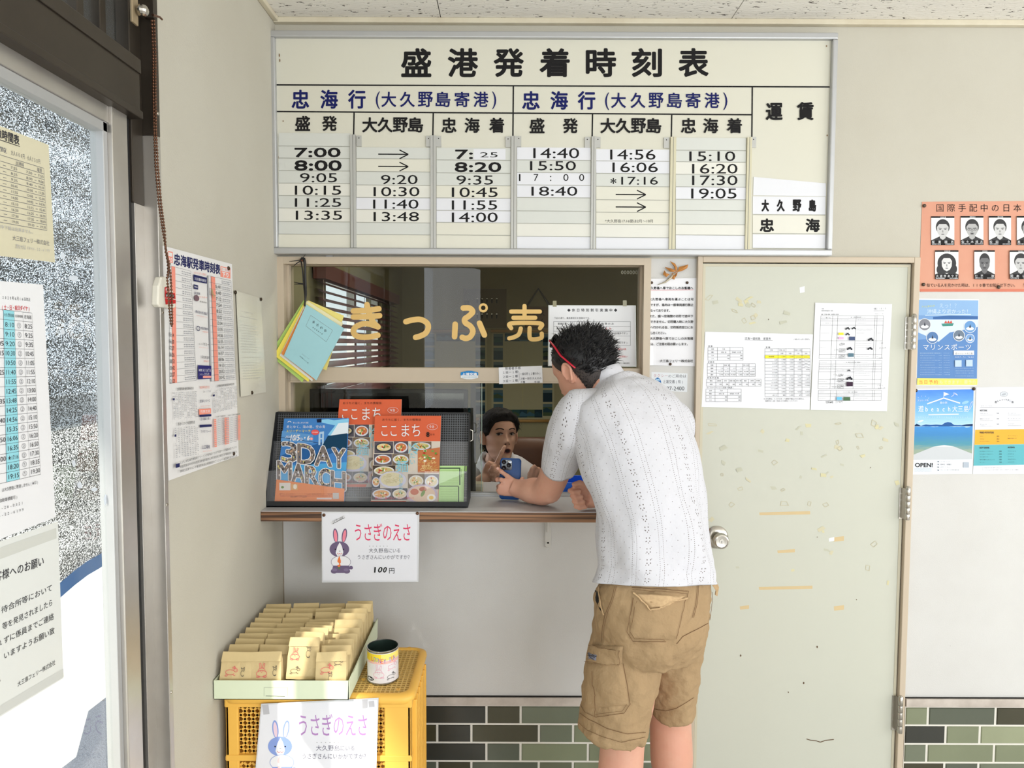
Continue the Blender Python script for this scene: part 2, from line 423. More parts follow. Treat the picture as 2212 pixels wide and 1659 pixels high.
# ------------------------------------------------------------------ ceiling
mc = bpy.data.materials.new('acoustic_board'); mc.use_nodes = True; nt = mc.node_tree; pb = nt.nodes['Principled BSDF']
pb.inputs['Roughness'].default_value = .9; pb.inputs['Specular IOR Level'].default_value = .15
tc = nt.nodes.new('ShaderNodeTexCoord'); mp = nt.nodes.new('ShaderNodeMapping'); mp.inputs['Scale'].default_value = (38, 95, 1)
nz = nt.nodes.new('ShaderNodeTexNoise'); nz.inputs['Scale'].default_value = 1.0; nz.inputs['Detail'].default_value = 2.5; nz.inputs['Roughness'].default_value = .7
rp = nt.nodes.new('ShaderNodeValToRGB'); rp.color_ramp.interpolation = 'LINEAR'
rp.color_ramp.elements[0].position = .625; rp.color_ramp.elements[0].color = rgb(240, 237, 230)
rp.color_ramp.elements[1].position = .67; rp.color_ramp.elements[1].color = rgb(96, 90, 84)
nt.links.new(tc.outputs['Object'], mp.inputs[0]); nt.links.new(mp.outputs[0], nz.inputs['Vector']); nt.links.new(nz.outputs['Fac'], rp.inputs[0]); nt.links.new(rp.outputs[0], pb.inputs['Base Color'])
bp = nt.nodes.new('ShaderNodeBump'); bp.inputs['Strength'].default_value = .6; bp.inputs['Distance'].default_value = -.004
nt.links.new(nz.outputs['Fac'], bp.inputs['Height']); nt.links.new(bp.outputs[0], pb.inputs['Normal'])
b = MB()
seams = [bx_(953, 0, 30) + .97 * i for i in range(-1, 7)]
xs = [XL - .02] + [x for x in seams if x > XL] + [5.0]
for a, c in zip(xs, xs[1:]):
    yy = TH
    for y0 in np.arange(0.0, -7.2, -1.83):
        b.box(a + .0015, c - .0015, y0 - 1.83 + .0015, y0 - .0015, CEIL, CEIL + .012, mc)
b.box(XL - .1, 5.0, -7.2, TH, CEIL + .012, CEIL + .06, M_void)
struct(b.build('ceiling'))
M_cove = mat('cream_cove', (214, 206, 184), rough=.5, var=.3, vscale=7, var2=(170, 150, 118))
b = MB(); b.box(XL, 5, -.022, 0, CEIL - .018, CEIL, M_cove); b.box(XL, XL + .018, yE, -.022, CEIL - .016, CEIL, M_cove); struct(b.build('trim_3', bevel=.003))

# ------------------------------------------------------------------ floor and the rest of the waiting room behind the camera
M_floor = mat('terrazzo_floor', (196, 193, 188), rough=.45, var=.3, vscale=30, var2=(164, 160, 154))
b = MB(); b.box(XL - .1, 5.0, -7.2, TH + 3.0, -.05, 0, M_floor); struct(b.build('floor'))
b = MB(); b.box(5.0, 5.1, -7.2, TH, 0, 0.7, M_wall); b.box(5.0, 5.1, -7.2, TH, 2.35, CEIL + .1, M_wall); b.box(5.0, 5.1, -1.05, TH, .7, 2.35, M_wall); b.box(5.0, 5.1, -7.2, -4.2, .7, 2.35, M_wall)
struct(b.build('wall_right'))
b = MB(); b.box(XL - .1, 1.7, -7.2, -7.1, 0, CEIL + .1, M_wall); b.box(1.7, 5.1, -7.2, -7.1, 2.62, CEIL + .1, M_wall); b.box(1.7, 5.1, -7.2, -7.1, 0, .28, M_wall)
struct(b.build('wall_front'))

# ------------------------------------------------------------------ entrance door in the left wall
def yl(px, py, x=XL): return float(left(x)(px, py)[1])
jm = MB()
y_a = yE; y_b = yl(335, 700); y_c = yl(322, 700, XL - .01)
jm.box(XL - .10, XL + .004, y_a - .012, y_a, 0, CEIL, mat('cream_strip', (214, 196, 164), rough=.6))        # wooden edge strip
jm.box(XL - .05, XL + .010, y_a - .030, y_a - .012, 0, 2.06, M_alu)  # one metal strip in two colours: lit length below, shaded length above
jm.box(XL - .05, XL + .010, y_a - .030, y_a - .012, 2.06, CEIL, M_bronze)  # same metal as below, its shade put into the bronze colour
jm.box(XL - .09, XL - .03, y_b - .03, y_a - .03, 0, CEIL, M_bronze)                                          # dark channel
for k in range(5):
    z = .35 + .44 * k
    jm.lathe([(.0, .0022), (.0035, .002), (.0042, 0)], (XL + .010, y_a - .021, z), (1, 0, 0), M_steel, n=10)
struct(jm.build('door_1_frame', bevel=.0015))
# transom beam and fanlight frame
zb0 = float(left(XL)(304, 252)[2]); zb1 = float(left(XL)(262, 100)[2])
tb = MB()
yT = yl(304, 250)
tb.box(XL - .09, XL + .000, -2.12, yT, zb0 + .006, zb1, M_bronze)
tb.box(XL - .09, XL + .006, -2.12, yT, zb0 - .006, zb0 + .010, M_bronze)
tb.box(XL - .09, XL + .004, -2.12, yT, zb1 - .03, zb1, M_bronze)
tb.box(XL - .09, XL - .02, yT, y_a - .03, zb1 - .3, CEIL, M_bronze)
for ya in (yl(262, 60), yl(215, 10)):
    tb.box(XL - .07, XL - .03, ya - .022, ya, zb1, CEIL, M_bronze)
tb.box(XL - .09, XL, -2.12, yT, CEIL - .05, CEIL, M_bronze)
# head bracket with bolt ball
tb.lathe([(.004, -.03), (.012, -.028), (.012, .03), (.006, .034)], (XL + .02, yl(288, 20), 2.40), (0, 0, 1), M_alu, n=14, caps=True)
tb.box(XL, XL + .006, yl(294, 60), yl(281, 60), 2.27, 2.34, mat('worn_plate', (168, 150, 120), rough=.5, metal=.4, var=.4, vscale=40))
tb.ball((XL + .018, yl(290, 65), 2.30), .013, M_steel)
struct(tb.build('door_1_transom', bevel=.002))
M_glass = glass_mat('door_glass', (.97, .985, .98), 1.0, .02)
fg = MB(); fg.box(XL - .052, XL - .048, -2.12, yT, zb1, CEIL - .05, M_glass); struct(fg.build('door_1_fanlight'))

# sliding leaf
lf = MB()
xl0, xl1 = XL - .062, XL - .022
s0 = yl(322, 700, xl1); s1 = yl(253, 900, xl1); s2 = yl(244, 900, xl1)
ZLT = zb0 - .004
lf.box(xl0, xl1, yl(303, 900, xl1), s0, .04, ZLT, M_alu)                     # outer stile
lf.box(xl0 + .01, xl1 - .004, yl(300, 900, xl1), yl(283, 900, xl1), .04, ZLT, M_rubber)
lf.box(xl0, xl1 + .006, s1, yl(285, 900, xl1), .04, ZLT, M_alu)               # inner stile
lf.box(xl0 + .008, xl1 - .004, s2, s1, .04, ZLT, M_alu2)
lf.box(xl0, xl1, -2.05, s1, ZLT - .035, ZLT, M_alu)                          # top rail
lf.box(xl0 + .008, xl1 - .004, -2.05, s1, ZLT - .055, ZLT - .035, M_alu2)
lf.box(xl0, xl1, -2.05, s1, .04, .13, M_alu)
lf.box(xl0, xl1, -2.10, -2.05, .04, ZLT, M_alu)
leaf = lf.build('door_1', bevel=.0015); struct(leaf)
gp = MB(); gp.box(XL - .045, XL - .041, -2.05, s2, .13, ZLT - .055, M_glass)
gpo = gp.build('glass_pane', leaf)
# bits of old tape left on the glass
tp = Sheet(left(XL - .0405)); tape = mat('old_tape', (214, 222, 232), rough=.5)
for cx, cy, w_, h_ in ((135, 553, 12, 16), (160, 600, 24, 16), (160, 604, 10, 12), (134, 716, 12, 14), (160, 1000, 8, 20), (228, 1080, 8, 22), (172, 1048, 12, 16), (204, 1058, 14, 10), (218, 595, 8, 30)):
    rr = random.Random(cx); tp.poly([(cx + rr.uniform(.7, 1.2) * w_ / 2 * math.cos(a), cy + rr.uniform(.6, 1.2) * h_ / 2 * math.sin(a)) for a in np.linspace(0, 5.4, 7)], tape)
tp.build('tape_remnant', leaf)
b = MB(); b.box(XL - .11, XL + .01, -2.12, yE, -.005, .035, M_alu2); struct(b.build('door_1_threshold', bevel=.003))

# ------------------------------------------------------------------ office door in the back wall
M_door = mat('door_enamel', (196, 197, 184), rough=.5, spec=.4, var=.14, vscale=2.0, var2=(182, 184, 172), bump=.04, bscale=120)
DP = back(-.004)
zD = float(DP(1740, 570)[2]); lx0 = float(DP(1512, 800)[0]); lx1 = float(DP(1957, 900)[0])
lx0 = (float(DP(1514, 600)[0]) + float(DP(1502, 1600)[0])) / 2; lx1 = (float(DP(1968, 600)[0]) + float(DP(1931, 1600)[0])) / 2
fr = MB()
fo0, fo1 = lx0 - .020, lx1 + .024
fr.box(fo0, lx0 - .003, -.020, .06, 0, zD + .022, M_trim); fr.box(lx1 + .003, fo1, -.020, .06, 0, zD + .022, M_trim)
fr.box(lx0 - .003, lx1 + .003, -.020, .06, zD + .003, zD + .022, M_trim)
fr.box(lx0 - .003, lx1 + .003, .04, .06, 0, zD + .003, M_void)
struct(fr.build('door_2_frame', bevel=.002))
leafb = MB()
leafb.box(lx0, lx1, -.004, .036, .008, zD, M_door)
edge = mat('door_edge', (196, 190, 168), rough=.5)
leafb.box(lx0 + .001, lx0 + .010, -.0055, -.004, .01, zD - .001, edge); leafb.box(lx1 - .010, lx1 - .001, -.0055, -.004, .01, zD - .001, edge); leafb.box(lx0 + .01, lx1 - .01, -.0055, -.004, zD - .010, zD - .001, edge)
S3 = Sheet(DP)
tan = ink(208, 186, 144); tan2 = ink(204, 198, 170); tan3 = ink(190, 190, 172); yel = ink(208, 202, 164)
for x0, y0, x1, y1, c in ((1640, 1106, 1750, 1112, tan), (1679, 1188, 1717, 1194, tan), (1639, 1267, 1755, 1273, tan), (1800, 1160, 1823, 1169, tan), (1598, 1309, 1618, 1316, tan), (1801, 1309, 1823, 1318, tan), (1727, 620, 1738, 632, WHITE), (1790, 1162, 1802, 1169, WHITE)):
    S3.poly([(x0, y0 + 1), (x1, y0 - 2), (x1, y1 - 1), (x0 + 1, y1 + 1)], c)
rr = random.Random(11)
for i in range(78):
    cx, cy = rr.uniform(1525, 1940), rr.choice([rr.uniform(890, 1130), rr.uniform(890, 1260), rr.uniform(900, 1040), rr.uniform(640, 700)])
    if cx < 1530 or (cy < 720 and cx > 1740): continue
    w_, h_ = rr.uniform(4, 15), rr.uniform(3, 9); a0 = rr.uniform(-.8, .8); ca, sa = math.cos(a0), math.sin(a0)
    c = rr.choice([tan2, yel, tan3, tan3, tan2])
    pts = [(-w_, -h_ * rr.uniform(.4, 1)), (w_ * rr.uniform(.3, 1), -h_), (w_, h_ * rr.uniform(.2, 1)), (-w_ * rr.uniform(.3, 1), h_)]
    pts = [(cx + (x * ca - y * sa) / 1.6, cy + (x * sa + y * ca) / 1.6) for x, y in pts]
    if rr.random() < .74: S3.poly(pts, c)
    else: S3.pline(pts, 1.3, mat('tape_edge', (192, 186, 160), rough=.7), closed=True)
dkm = mat('rust_mark', (96, 72, 48), rough=.9)
for x, y, r in ((1736, 1475, 1.4), (1765, 1397, 1.5), (1600, 1416, 1.4), (1703, 1495, .9), (1880, 1010, .8), (1850, 1295, .8), (1765, 1160, .7), (1660, 690, .8)):
    S3.ell(x, y, r, r * 1.8, dkm, n=8)
S3.pline([(1742, 1596), (1752, 1599), (1763, 1600), (1772, 1603), (1783, 1599), (1801, 1597)], 1.6, dkm)
door2 = leafb
i0 = leafb.n
leafb.add(S3.v, [], M_door)
for f, mi in zip(S3.f, S3.m): leafb.f.append(tuple(i0 + k for k in f)); leafb.m.append(leafb.mi(S3.mats[mi]))
door2 = leafb.build('door_2'); struct(door2)
def hinge(px, p0, p1):
    h = MB(); c0 = back(-.024)(px, p0); c1 = back(-.024)(px, p1); x = lx1 + .002; z0, z1 = float(c1[2]), float(c0[2])
    h.box(x - .016, x - .002, -.0075, -.004, z0, z1, M_steel); h.box(x - .002, x + .002, -.022, -.004, z0, z1, M_steel)
    for k in range(5):
        a, c = z0 + (z1 - z0) * k / 5, z0 + (z1 - z0) * (k + 1) / 5
        h.lathe([(.0075, 0.0008), (.0082, .0022), (.0082, c - a - .002), (.0075, c - a - .0006)], (x + .003, -.026, a), (0, 0, 1), M_steel, n=16, caps=True)
    h.lathe([(.0085, 0), (.0075, .006), (.003, .010)], (x + .003, -.026, z1), (0, 0, 1), M_steel, n=14, caps=True)
    h.build('hinge', door2, autosmooth=40)
hinge(1966, 684, 755); hinge(1951, 1056, 1123); hinge(1935, 1508, 1583)
kc = back(-.004)(1548, 1160)
k = MB()
k.lathe([(.040, 0), (.040, .004), (.034, .010), (.022, .013)], kc, (0, -1, 0), M_steel, n=36, caps=True)
k.lathe([(.015, .012), (.013, .026), (.014, .032), (.024, .036), (.0275, .046), (.0275, .054), (.024, .062), (.020, .0635), (.0195, .061), (.008, .060), (.008, .0615), (0.0004, .0615)], kc, (0, -1, 0), M_steel, n=36)
k.box(kc[0] - .0008, kc[0] + .0008, kc[1] - .0622, kc[1] - .0612, kc[2] - .0035, kc[2] + .0035, M_void)
k.build('knob', door2, autosmooth=35)
# ================================================================== ticket window: frame, panes, lettering
GY = .040                                                   # plane of the upper panes
w0, w1 = wx0, wx1
ix0 = bx_(628, .03, 680); ix1 = bx_(1381, .03, 680); iz1 = bz_(575, .03, 1000)
r0, r1 = bz_(827, .02, 900), bz_(794, .02, 900)
M_glz = glass_mat('office_glass', (.88, .89, .85), .75, .0)
fr = MB()
fr.box(w0, w0 + .024, -.016, .06, CZ - .03, wz1, M_trim); fr.box(w1 - .024, w1, -.016, .06, CZ - .03, wz1, M_trim)
fr.box(w0 + .024, w1 - .024, -.016, .06, wz1 - .024, wz1, M_trim)
fr.box(w0 + .024, ix0, .02, .07, CZ, wz1 - .024, M_trim); fr.box(ix1, w1 - .024, .02, .07, CZ, wz1 - .024, M_trim)
fr.box(ix0, ix1, .02, .07, iz1, wz1 - .024, M_trim)
win = fr.build('window_1', bevel=.002); struct(win)
rl = MB(); rl.box(ix0, w1 - .024, .012, .07, r0, r1, M_trim); rl.box(ix0, w1 - .024, .008, .014, r0, r0 + .006, M_trim)
rl.build('middle_rail', win, bevel=.002)
sl = MB(); sl.box(ix0, w1 - .024, .018, .07, CZ - .002, CZ + .006, M_alu2); sl.box(ix0, w1 - .024, .030, .034, CZ + .006, CZ + .010, M_alu2); sl.box(ix0, w1 - .024, .050, .054, CZ + .006, CZ + .010, M_alu2)
sl.build('window_sill', win)
g = MB(); g.box(ix0, ix1, GY, GY + .004, r1, iz1, M_glz); upper = g.build('glass_pane', win)
gl_x = bx_(1016, .03, 950); gl_x2 = bx_(1040, .05, 950)
g = MB(); g.box(ix0, gl_x2, .050, .054, CZ + .012, r0, M_glz); g.build('glass_pane', win)
# polished free edge of the sliding lower pane, and its partner
eg = MB(); M_edge = mat('glass_edge', (150, 172, 158), rough=.1, spec=.8)
eg.box(gl_x2, gl_x2 + .0022, .0495, .0545, CZ + .012, r0, M_edge); eg.build('pane_edge', win)
bl = MB(); bl.box(gl_x - .001, gl_x + .018, .056, .060, CZ + .01, r0, mat('dark_stile', (38, 34, 30), rough=.4)); bl.build('pane_stile', win)
# gold vinyl lettering on the upper pane
GP = back(GY - .0006)
gold = mat('gold_vinyl', (222, 184, 112), rough=.45, spec=.4)
S = Sheet(GP.crop(560, 540, 500 / 2212)); S2 = Sheet(GP.crop(1000, 540, 540 / 2212))
def strokes(sh, paths, wd):
    """rounded marker strokes"""
    for pth in paths:
        pts = []
        for i in range(len(pth) - 1):
            p0, p1, p2, p3 = pth[max(i - 1, 0)], pth[i], pth[i + 1], pth[min(i + 2, len(pth) - 1)]
            for t in np.linspace(0, 1, 8, endpoint=False):
                pts.append(tuple(.5 * ((2 * p1[k]) + (-p0[k] + p2[k]) * t + (2 * p0[k] - 5 * p1[k] + 4 * p2[k] - p3[k]) * t * t + (-p0[k] + 3 * p1[k] - 3 * p2[k] + p3[k]) * t ** 3) for k in (0, 1)))
        pts.append(pth[-1])
        for a, c in zip(pts, pts[1:]): sh.line(*a, *c, wd, gold)
        for a in pts: sh.ell(a[0], a[1], wd / 2, wd / 2, gold, n=14)
def vinyl(pl_src, paths, wd):
    sh = Sheet(GP.crop(*pl_src)); strokes(sh, paths, wd); return sh.build('vinyl_character', win)
src = (560, 540, 500 / 2212)
vinyl(src, [[(900, 583), (1030, 578), (1143, 562)], [(900, 640), (1030, 638), (1150, 627)], [(1030, 522), (1050, 600), (1090, 690), (1136, 735)],
            [(1135, 735), (1070, 712), (1000, 705), (930, 730), (900, 770), (915, 810), (960, 830), (1040, 832), (1135, 815)]], 54)
vinyl(src, [[(1402, 685), (1470, 668), (1540, 664), (1600, 695), (1616, 740), (1590, 795), (1540, 822), (1495, 835)]], 54)
vp = vinyl(src, [[(1950, 555), (2010, 556), (2040, 590), (2005, 630), (1965, 660), (1970, 695), (2020, 730), (2042, 780), (2015, 830), (1975, 845), (1940, 835)], [(1873, 710), (1870, 770), (1867, 828)], [(2105, 700), (2130, 760), (2152, 812)],
                 [(2140 + 32 * math.cos(a), 554 + 32 * math.sin(a)) for a in np.linspace(0, 2 * math.pi, 9)]][:3], 54)
sh = Sheet(GP.crop(*src)); strokes(sh, [[(2141 + 33 * math.cos(a), 553 + 33 * math.sin(a)) for a in np.linspace(0, 2 * math.pi, 13)]], 22); sh.build('vinyl_character', vp)
src2 = (1000, 540, 540 / 2212)
vinyl(src2, [[(545, 496), (545, 590)], [(427, 545), (680, 545)], [(447, 600), (640, 600)], [(427, 692), (427, 650), (682, 650), (682, 692)], [(512, 695), (495, 745), (455, 770), (410, 782)], [(590, 690), (590, 770), (610, 790), (660, 788), (695, 775), (697, 740)]], 38)

# little marks etched at the pane's upper corner
e = Sheet(GP.crop(*src2)); ec = mat('etched_mark', (150, 148, 130), rough=.8)
for k in range(6): e.arc(1410 + 25 * k, 198, 8, 14, 0, 360, 5, ec, n=10)
e.build('etched_mark', win)

# ------------------------------------------------------------------ stickers and notes on the window
st = Sheet(back(.0075).crop(560, 540, 500 / 2212))
st.base([(1925, 1170), (1985, 1155), (2030, 1155), (2092, 1170), (2092, 1222), (2030, 1236), (1985, 1236), (1925, 1222)], paper(226, 230, 232), t=.0004)
st.poly([(1925, 1170), (1985, 1155), (2030, 1155), (2092, 1170), (2092, 1198), (1925, 1198)], ink(46, 134, 200))
st.row('上浦交通', 1938, 2080, 1186, 24, WHITE, bold=1.5, wf=34)
st.dashes(1940, 2080, 1214, 8, ink(160, 190, 210), 12, 3)
tag(st.build('taxi_sticker'), 'small blue and white hexagonal sticker on the beige window rail', 'sticker')
nt_ = Sheet(back(.0070).crop(1000, 540, 540 / 2212), warp=lambda p: .001 * math.sin(p[0] * 60))
nt_.base([(316, 1040), (700, 1024), (706, 1174), (320, 1186)], paper(232, 233, 236), t=.0004)
hand = ink(52, 54, 66)
nt_.row('障害者手帳', 372, 512, 1050, 26, hand, wf=26, tilt=-6)
for i, t_ in enumerate(('１級ー１種', '２級ー１種', '３級ー１種')): nt_.row(t_, 350, 486, 1086 + 38 * i, 26, hand, wf=25, tilt=-8)
nt_.row('一般切符(１種のみ)', 505, 690, 1098, 24, hand, wf=20, tilt=-6)
nt_.row('２種一割引大人のみ', 505, 695, 1140, 22, hand, wf=20, tilt=-6); nt_.row('３種', 505, 550, 1168, 22, hand); nt_.row('半額', 630, 680, 1168, 22, hand)
nt_.arc(490, 1120, 8, 50, -90, 90, 2, hand)
tag(nt_.build('handwritten_note'), 'handwritten white note taped to the beige window rail', 'note')
hp = Sheet(back(GY - .0016).crop(1000, 540, 540 / 2212))
lam = mat('laminate_film', (206, 210, 206), rough=.15, spec=.6)
hp.base([(756, 488), (1530, 490), (1535, 1034), (752, 1028)], lam, t=.0004)
hp.poly([(765, 494), (1518, 496), (1522, 1024), (760, 1020)], paper(228, 229, 231))
hp.row('◆休日特別割引実施中◆', 922, 1365, 533, 30, DK, bold=.6)
hp.row('下記の通り、乗用車割引を実施中です。', 806, 1135, 603, 18, DK)
for y in (633, 676, 718, 760, 845): hp.line(803, y, 1482, y + 1, 2, DK)
for x in (803, 952, 1482): hp.line(x, 633, x, 845, 2, DK)
hp.row('実施区間', 838, 920, 653, 22, DK); hp.row('盛港～忠海港のみ', 1104, 1335, 653, 22, DK)
hp.row('乗船対象日', 826, 930, 695, 22, DK); hp.row('土日祝日のみ', 1130, 1312, 695, 22, RED)
hp.row('対象車両', 838, 920, 738, 20, DK); hp.row('(トラックは対象外です)', 1230, 1460, 738, 22, DK)
hp.row('(同乗者は無料です)', 1260, 1460, 821, 22, DK)
hp.row('割引の対象外の為', 1295, 1445, 878, 20, RED); hp.row('※当日限りです。', 1200, 1352, 908, 20, RED); hp.row('の差額をお支払い', 1315, 1460, 943, 20, RED)
hp.row('大三島フェリー株式会社', 1320, 1475, 1002, 15, DK)
hpo = hp.build('discount_notice'); tag(hpo, 'laminated white discount notice on the window glass behind the head of the person in white', 'notice')
for x0, y0 in ((795, 470), (1415, 466)):
    t_ = Sheet(back(GY - .0022).crop(1000, 540, 540 / 2212)); t_.rect(x0, y0 - 20, x0 + 34, y0 + 32, mat('clear_tape', (150, 146, 118), rough=.2)); t_.build('tape_strip', hpo)
# notice between window and office door
WP = back(-.0012)
def curl(p):
    c = WP(1400, 790); dx = max(0, (float(WP(1412, 750)[0]) - p[0])); dz = max(0, float(c[2]) + .10 - p[2]); return .02 * min(1, dx / .02) * min(1, dz / .1) * .6 + .002
no = Sheet(WP.crop(1000, 540, 540 / 2212), warp=curl)
no.base([(1612, 255), (2098, 250), (2090, 1030), (1612, 1018)], paper(232, 232, 236), t=.0005, grid=20)
no.row('大久野島へ車でおこしのお客様へ', 1632, 2037, 338, 27, BLK, bold=.9)
no.line(1650, 356, 2037, 353, 2.5, RED)
for y, t_, x0, x1 in ((437, '大久野島へ車両を運ぶことは可', 1645, 2040), (487, '能ですが、島内は一般車両通行禁止', 1630, 2038), (537, 'となっております。', 1632, 1845), (586, 'また、盛～忠海間の切符で途中下', 1645, 2036), (636, '船できません。切符購入時に大久野', 1630, 2036), (685, '島へ行かれる旨、切符販売窓口にお', 1630, 2034), (735, '申し出ください。', 1632, 1810), (784, '大久野島へ車でおこしのお客様', 1650, 2034), (833, 'には、ご注意の程お願いします。', 1632, 2000), (982, '大三島フェリー株式会社', 1737, 2033)):
    no.row(t_, x0, x1, y, 27, BLK, bold=.5)
noo = no.build('car_notice'); tag(noo, 'white notice with curling corner pinned under the dried leaves', 'notice')
q = WP.crop(1000, 540, 540 / 2212)
for x, y in ((1670, 290), (1984, 290), (1835, 1010)): pin(noo, q.off(.0028), x, y)
# taxi card
tx = Sheet(back(-.0008).crop(1000, 540, 540 / 2212))
tx.base([(1668, 1080), (1988, 1092), (1984, 1256), (1664, 1244)], paper(222, 226, 230), t=.0005)
tx.row('タクシー', 1684, 1815, 1112, 32, ink(196, 150, 160)); tx.row('のご用命は', 1815, 1978, 1116, 32, GREY); tx.row('上浦交通(有)', 1768, 1955, 1166, 34, ink(96, 100, 110))
tx.fit('0897-87-2400', 1690, 1208, 1958, 1242, DK)
tx.poly([(1692, 1160), (1706, 1136), (1740, 1136), (1752, 1160), (1756, 1186), (1688, 1186)], ink(40, 106, 176)); tx.poly([(1708, 1140), (1738, 1140), (1744, 1156), (1702, 1156)], ink(170, 205, 230)); tx.rect(1714, 1130, 1732, 1137, ink(40, 106, 176))
tag(tx.build('taxi_card'), 'small white taxi phone card with blue car below the pinned notice', 'card')
# dried leaf spray
lm = mat('dried_leaf', (190, 128, 62), rough=.7, var=.4, vscale=90, var2=(140, 88, 40)); hk = mat('silvery_pod', (190, 180, 158), rough=.35, metal=.4)
sp = thing('dried_leaf_spray', 'spray of dried orange leaves and silvery pod above the white notice', 'decoration', WP(1440, 590))
q = back(-.010).crop(1000, 540, 540 / 2212)
for pts in ([(1880, 190), (1870, 150), (1832, 98), (1878, 120), (1898, 160), (1890, 186)], [(1895, 195), (1915, 150), (1995, 128), (1985, 160), (1940, 186)], [(1868, 195), (1830, 190), (1785, 150), (1840, 162), (1880, 180)], [(1830, 215), (1800, 240), (1770, 215), (1782, 180), (1800, 205)], [(1850, 200), (1880, 230), (1872, 262), (1845, 250)], [(1900, 196), (1892, 230), (1870, 248), (1880, 210)]):
    b = MB(); c = np.mean([q(*p) for p in pts], axis=0) + np.array([0, -.006, 0]); rim = [q(*p) for p in pts]
    vs = rim + [c]; n = len(rim); b.add(vs, [(i, (i + 1) % n, n) for i in range(n)], lm); b.add([v + np.array([0, .0006, 0]) for v in vs], [((i + 1) % n, i, n) for i in range(n)], lm); b.build('leaf', sp)
b = MB(); b.tube([q(1870, 205), q(1835, 250), q(1790, 285), q(1718, 310)], [.0035, .0065, .005, .0008], hk, n=10, flat=.6); b.build('pod', sp, smooth=True)
b = MB(); b.tube([q(1905, 185), q(1870, 205), q(1850, 235)], .0018, lm, n=6); b.build('stem', sp)
# ================================================================== departure board
BY = -.030
BP = back(BY)
bt = thing('timetable_board', 'large cream ferry departure board in aluminium frame above the ticket window', 'sign', (float(BP(1190, 300)[0]), 0, float(BP(1190, 546)[2])))
cream = mat('board_cream', (212, 210, 196), rough=.5, spec=.3, var=.10, vscale=2.2, var2=(214, 206, 176))
x0 = (BP(590, 80)[0] + BP(597, 546)[0]) / 2; x1 = (BP(1805, 80)[0] + BP(1788, 546)[0]) / 2; z0 = (BP(597, 547)[2] + BP(1788, 549)[2]) / 2; z1 = (BP(590, 74)[2] + BP(1805, 77)[2]) / 2
S = Sheet(BP)
S.box(x0 + .004, x1 - .004, BY, -.002, z0 + .004, z1 - .004, cream)
for i, ch in enumerate('盛港発着時刻表'):
    cx = (899, 1000, 1099, 1198, 1298, 1397, 1498)[i]; S.fit(ch, cx - 31, 106, cx + 31, 165, BLK, bold=1.9, res=4)
def L(*a): S.line(*a, BLK)
L(597, 183.5, 1792, 188, 3); L(597, 241, 1625, 248, 3)
for x, y0, y1 in ((765, 243, 294), (936, 244, 295), (1109, 186, 296), (1280, 246, 298), (1451, 247, 299), (1625, 188, 300)): L(x, y0, x - 1, y1, 3)
for off, p in ((0, ((649, '忠'), (711, '海'), (771, '行'))), (0, ((1147, '忠'), (1208, '海'), (1267, '行')))):
    for cx, ch in p: S.fit(ch, cx - 18, 195, cx + 18, 234, NAVY, bold=1.1) if cx < 1000 else S.fit(ch, cx - 18, 198, cx + 18, 236, NAVY, bold=1.1)
for cs, yo in ((((840, '大'), (880, '久'), (919, '野'), (957, '島'), (998, '寄'), (1039, '港')), 0), (((1336, '大'), (1378, '久'), (1417, '野'), (1457, '島'), (1497, '寄'), (1538, '港')), 2)):
    for cx, ch in cs: S.fit(ch, cx - 15.5, 199 + yo, cx + 15.5, 231 + yo, NAVY, bold=.6)
for x, ch in ((812, '('), (1063, ')'), (1307, '('), (1562, ')')): S.fit(ch, x, 198 + (2 if x > 1100 else 0), x + 9, 236 + (2 if x > 1100 else 0), NAVY)
for cx, ch, yc in ((654, '盛', 267), (712, '発', 267), (799, '大', 270), (832, '久', 270), (865, '野', 270), (898, '島', 270), (970, '忠', 271), (1020, '海', 271), (1073, '着', 271), (1160, '盛', 272), (1232, '発', 272), (1313, '大', 272), (1346, '久', 272), (1379, '野', 272), (1412, '島', 272), (1487, '忠', 272), (1535, '海', 272), (1586, '着', 272)):
    S.fit(ch, cx - 15.5, yc - 15.5, cx + 15.5, yc + 15.5, BLK, bold=.95)
S.fit('運', 1655, 224, 1689, 259, BLK, bold=1.3); S.fit('賃', 1722, 222, 1756, 259, BLK, bold=1.3)
for x, y in ((604, 120), (605, 131), (1785, 100), (1786, 293), (612, 262), (603, 340)): S.ell(x, y, 1.2, 4 if x < 606 else 2, mat('board_rust', (120, 84, 40)), n=7)
S.build('board_panel', bt)
fm = MB(); fw = .0155; fy0, fy1 = -.046, -.001
fm.box(x0 - .006, x1 + .006, fy0, fy1, z1 - fw, z1 + .006, M_alu2); fm.box(x0 - .006, x1 + .006, fy0, fy1, z0 - .006, z0 + fw, M_alu2)
fm.box(x0 - .006, x0 + fw - .006, fy0, fy1, z0 + fw, z1 - fw, M_alu2); fm.box(x1 - fw + .004, x1 + .006, fy0, fy1, z0 + fw, z1 - fw, M_alu2)
fm.build('frame', bt, bevel=.004)
for px in (746, 1652):
    c = BACK(px, 68); b = MB(); b.box(c[0] - .012, c[0] + .012, -.004, -.0005, z1 - .01, z1 + .016, M_alu2); b.lathe([(.0035, 0), (.0, .002)], (c[0], -.004, z1 + .011), (0, -1, 0), M_void, n=8); b.build('mounting_tab', bt)
c = BACK(712, 551); b = MB(); b.box(c[0] - .012, c[0] + .012, -.006, -.0005, z0 - .014, z0 + .01, M_alu2); b.build('mounting_tab', bt)
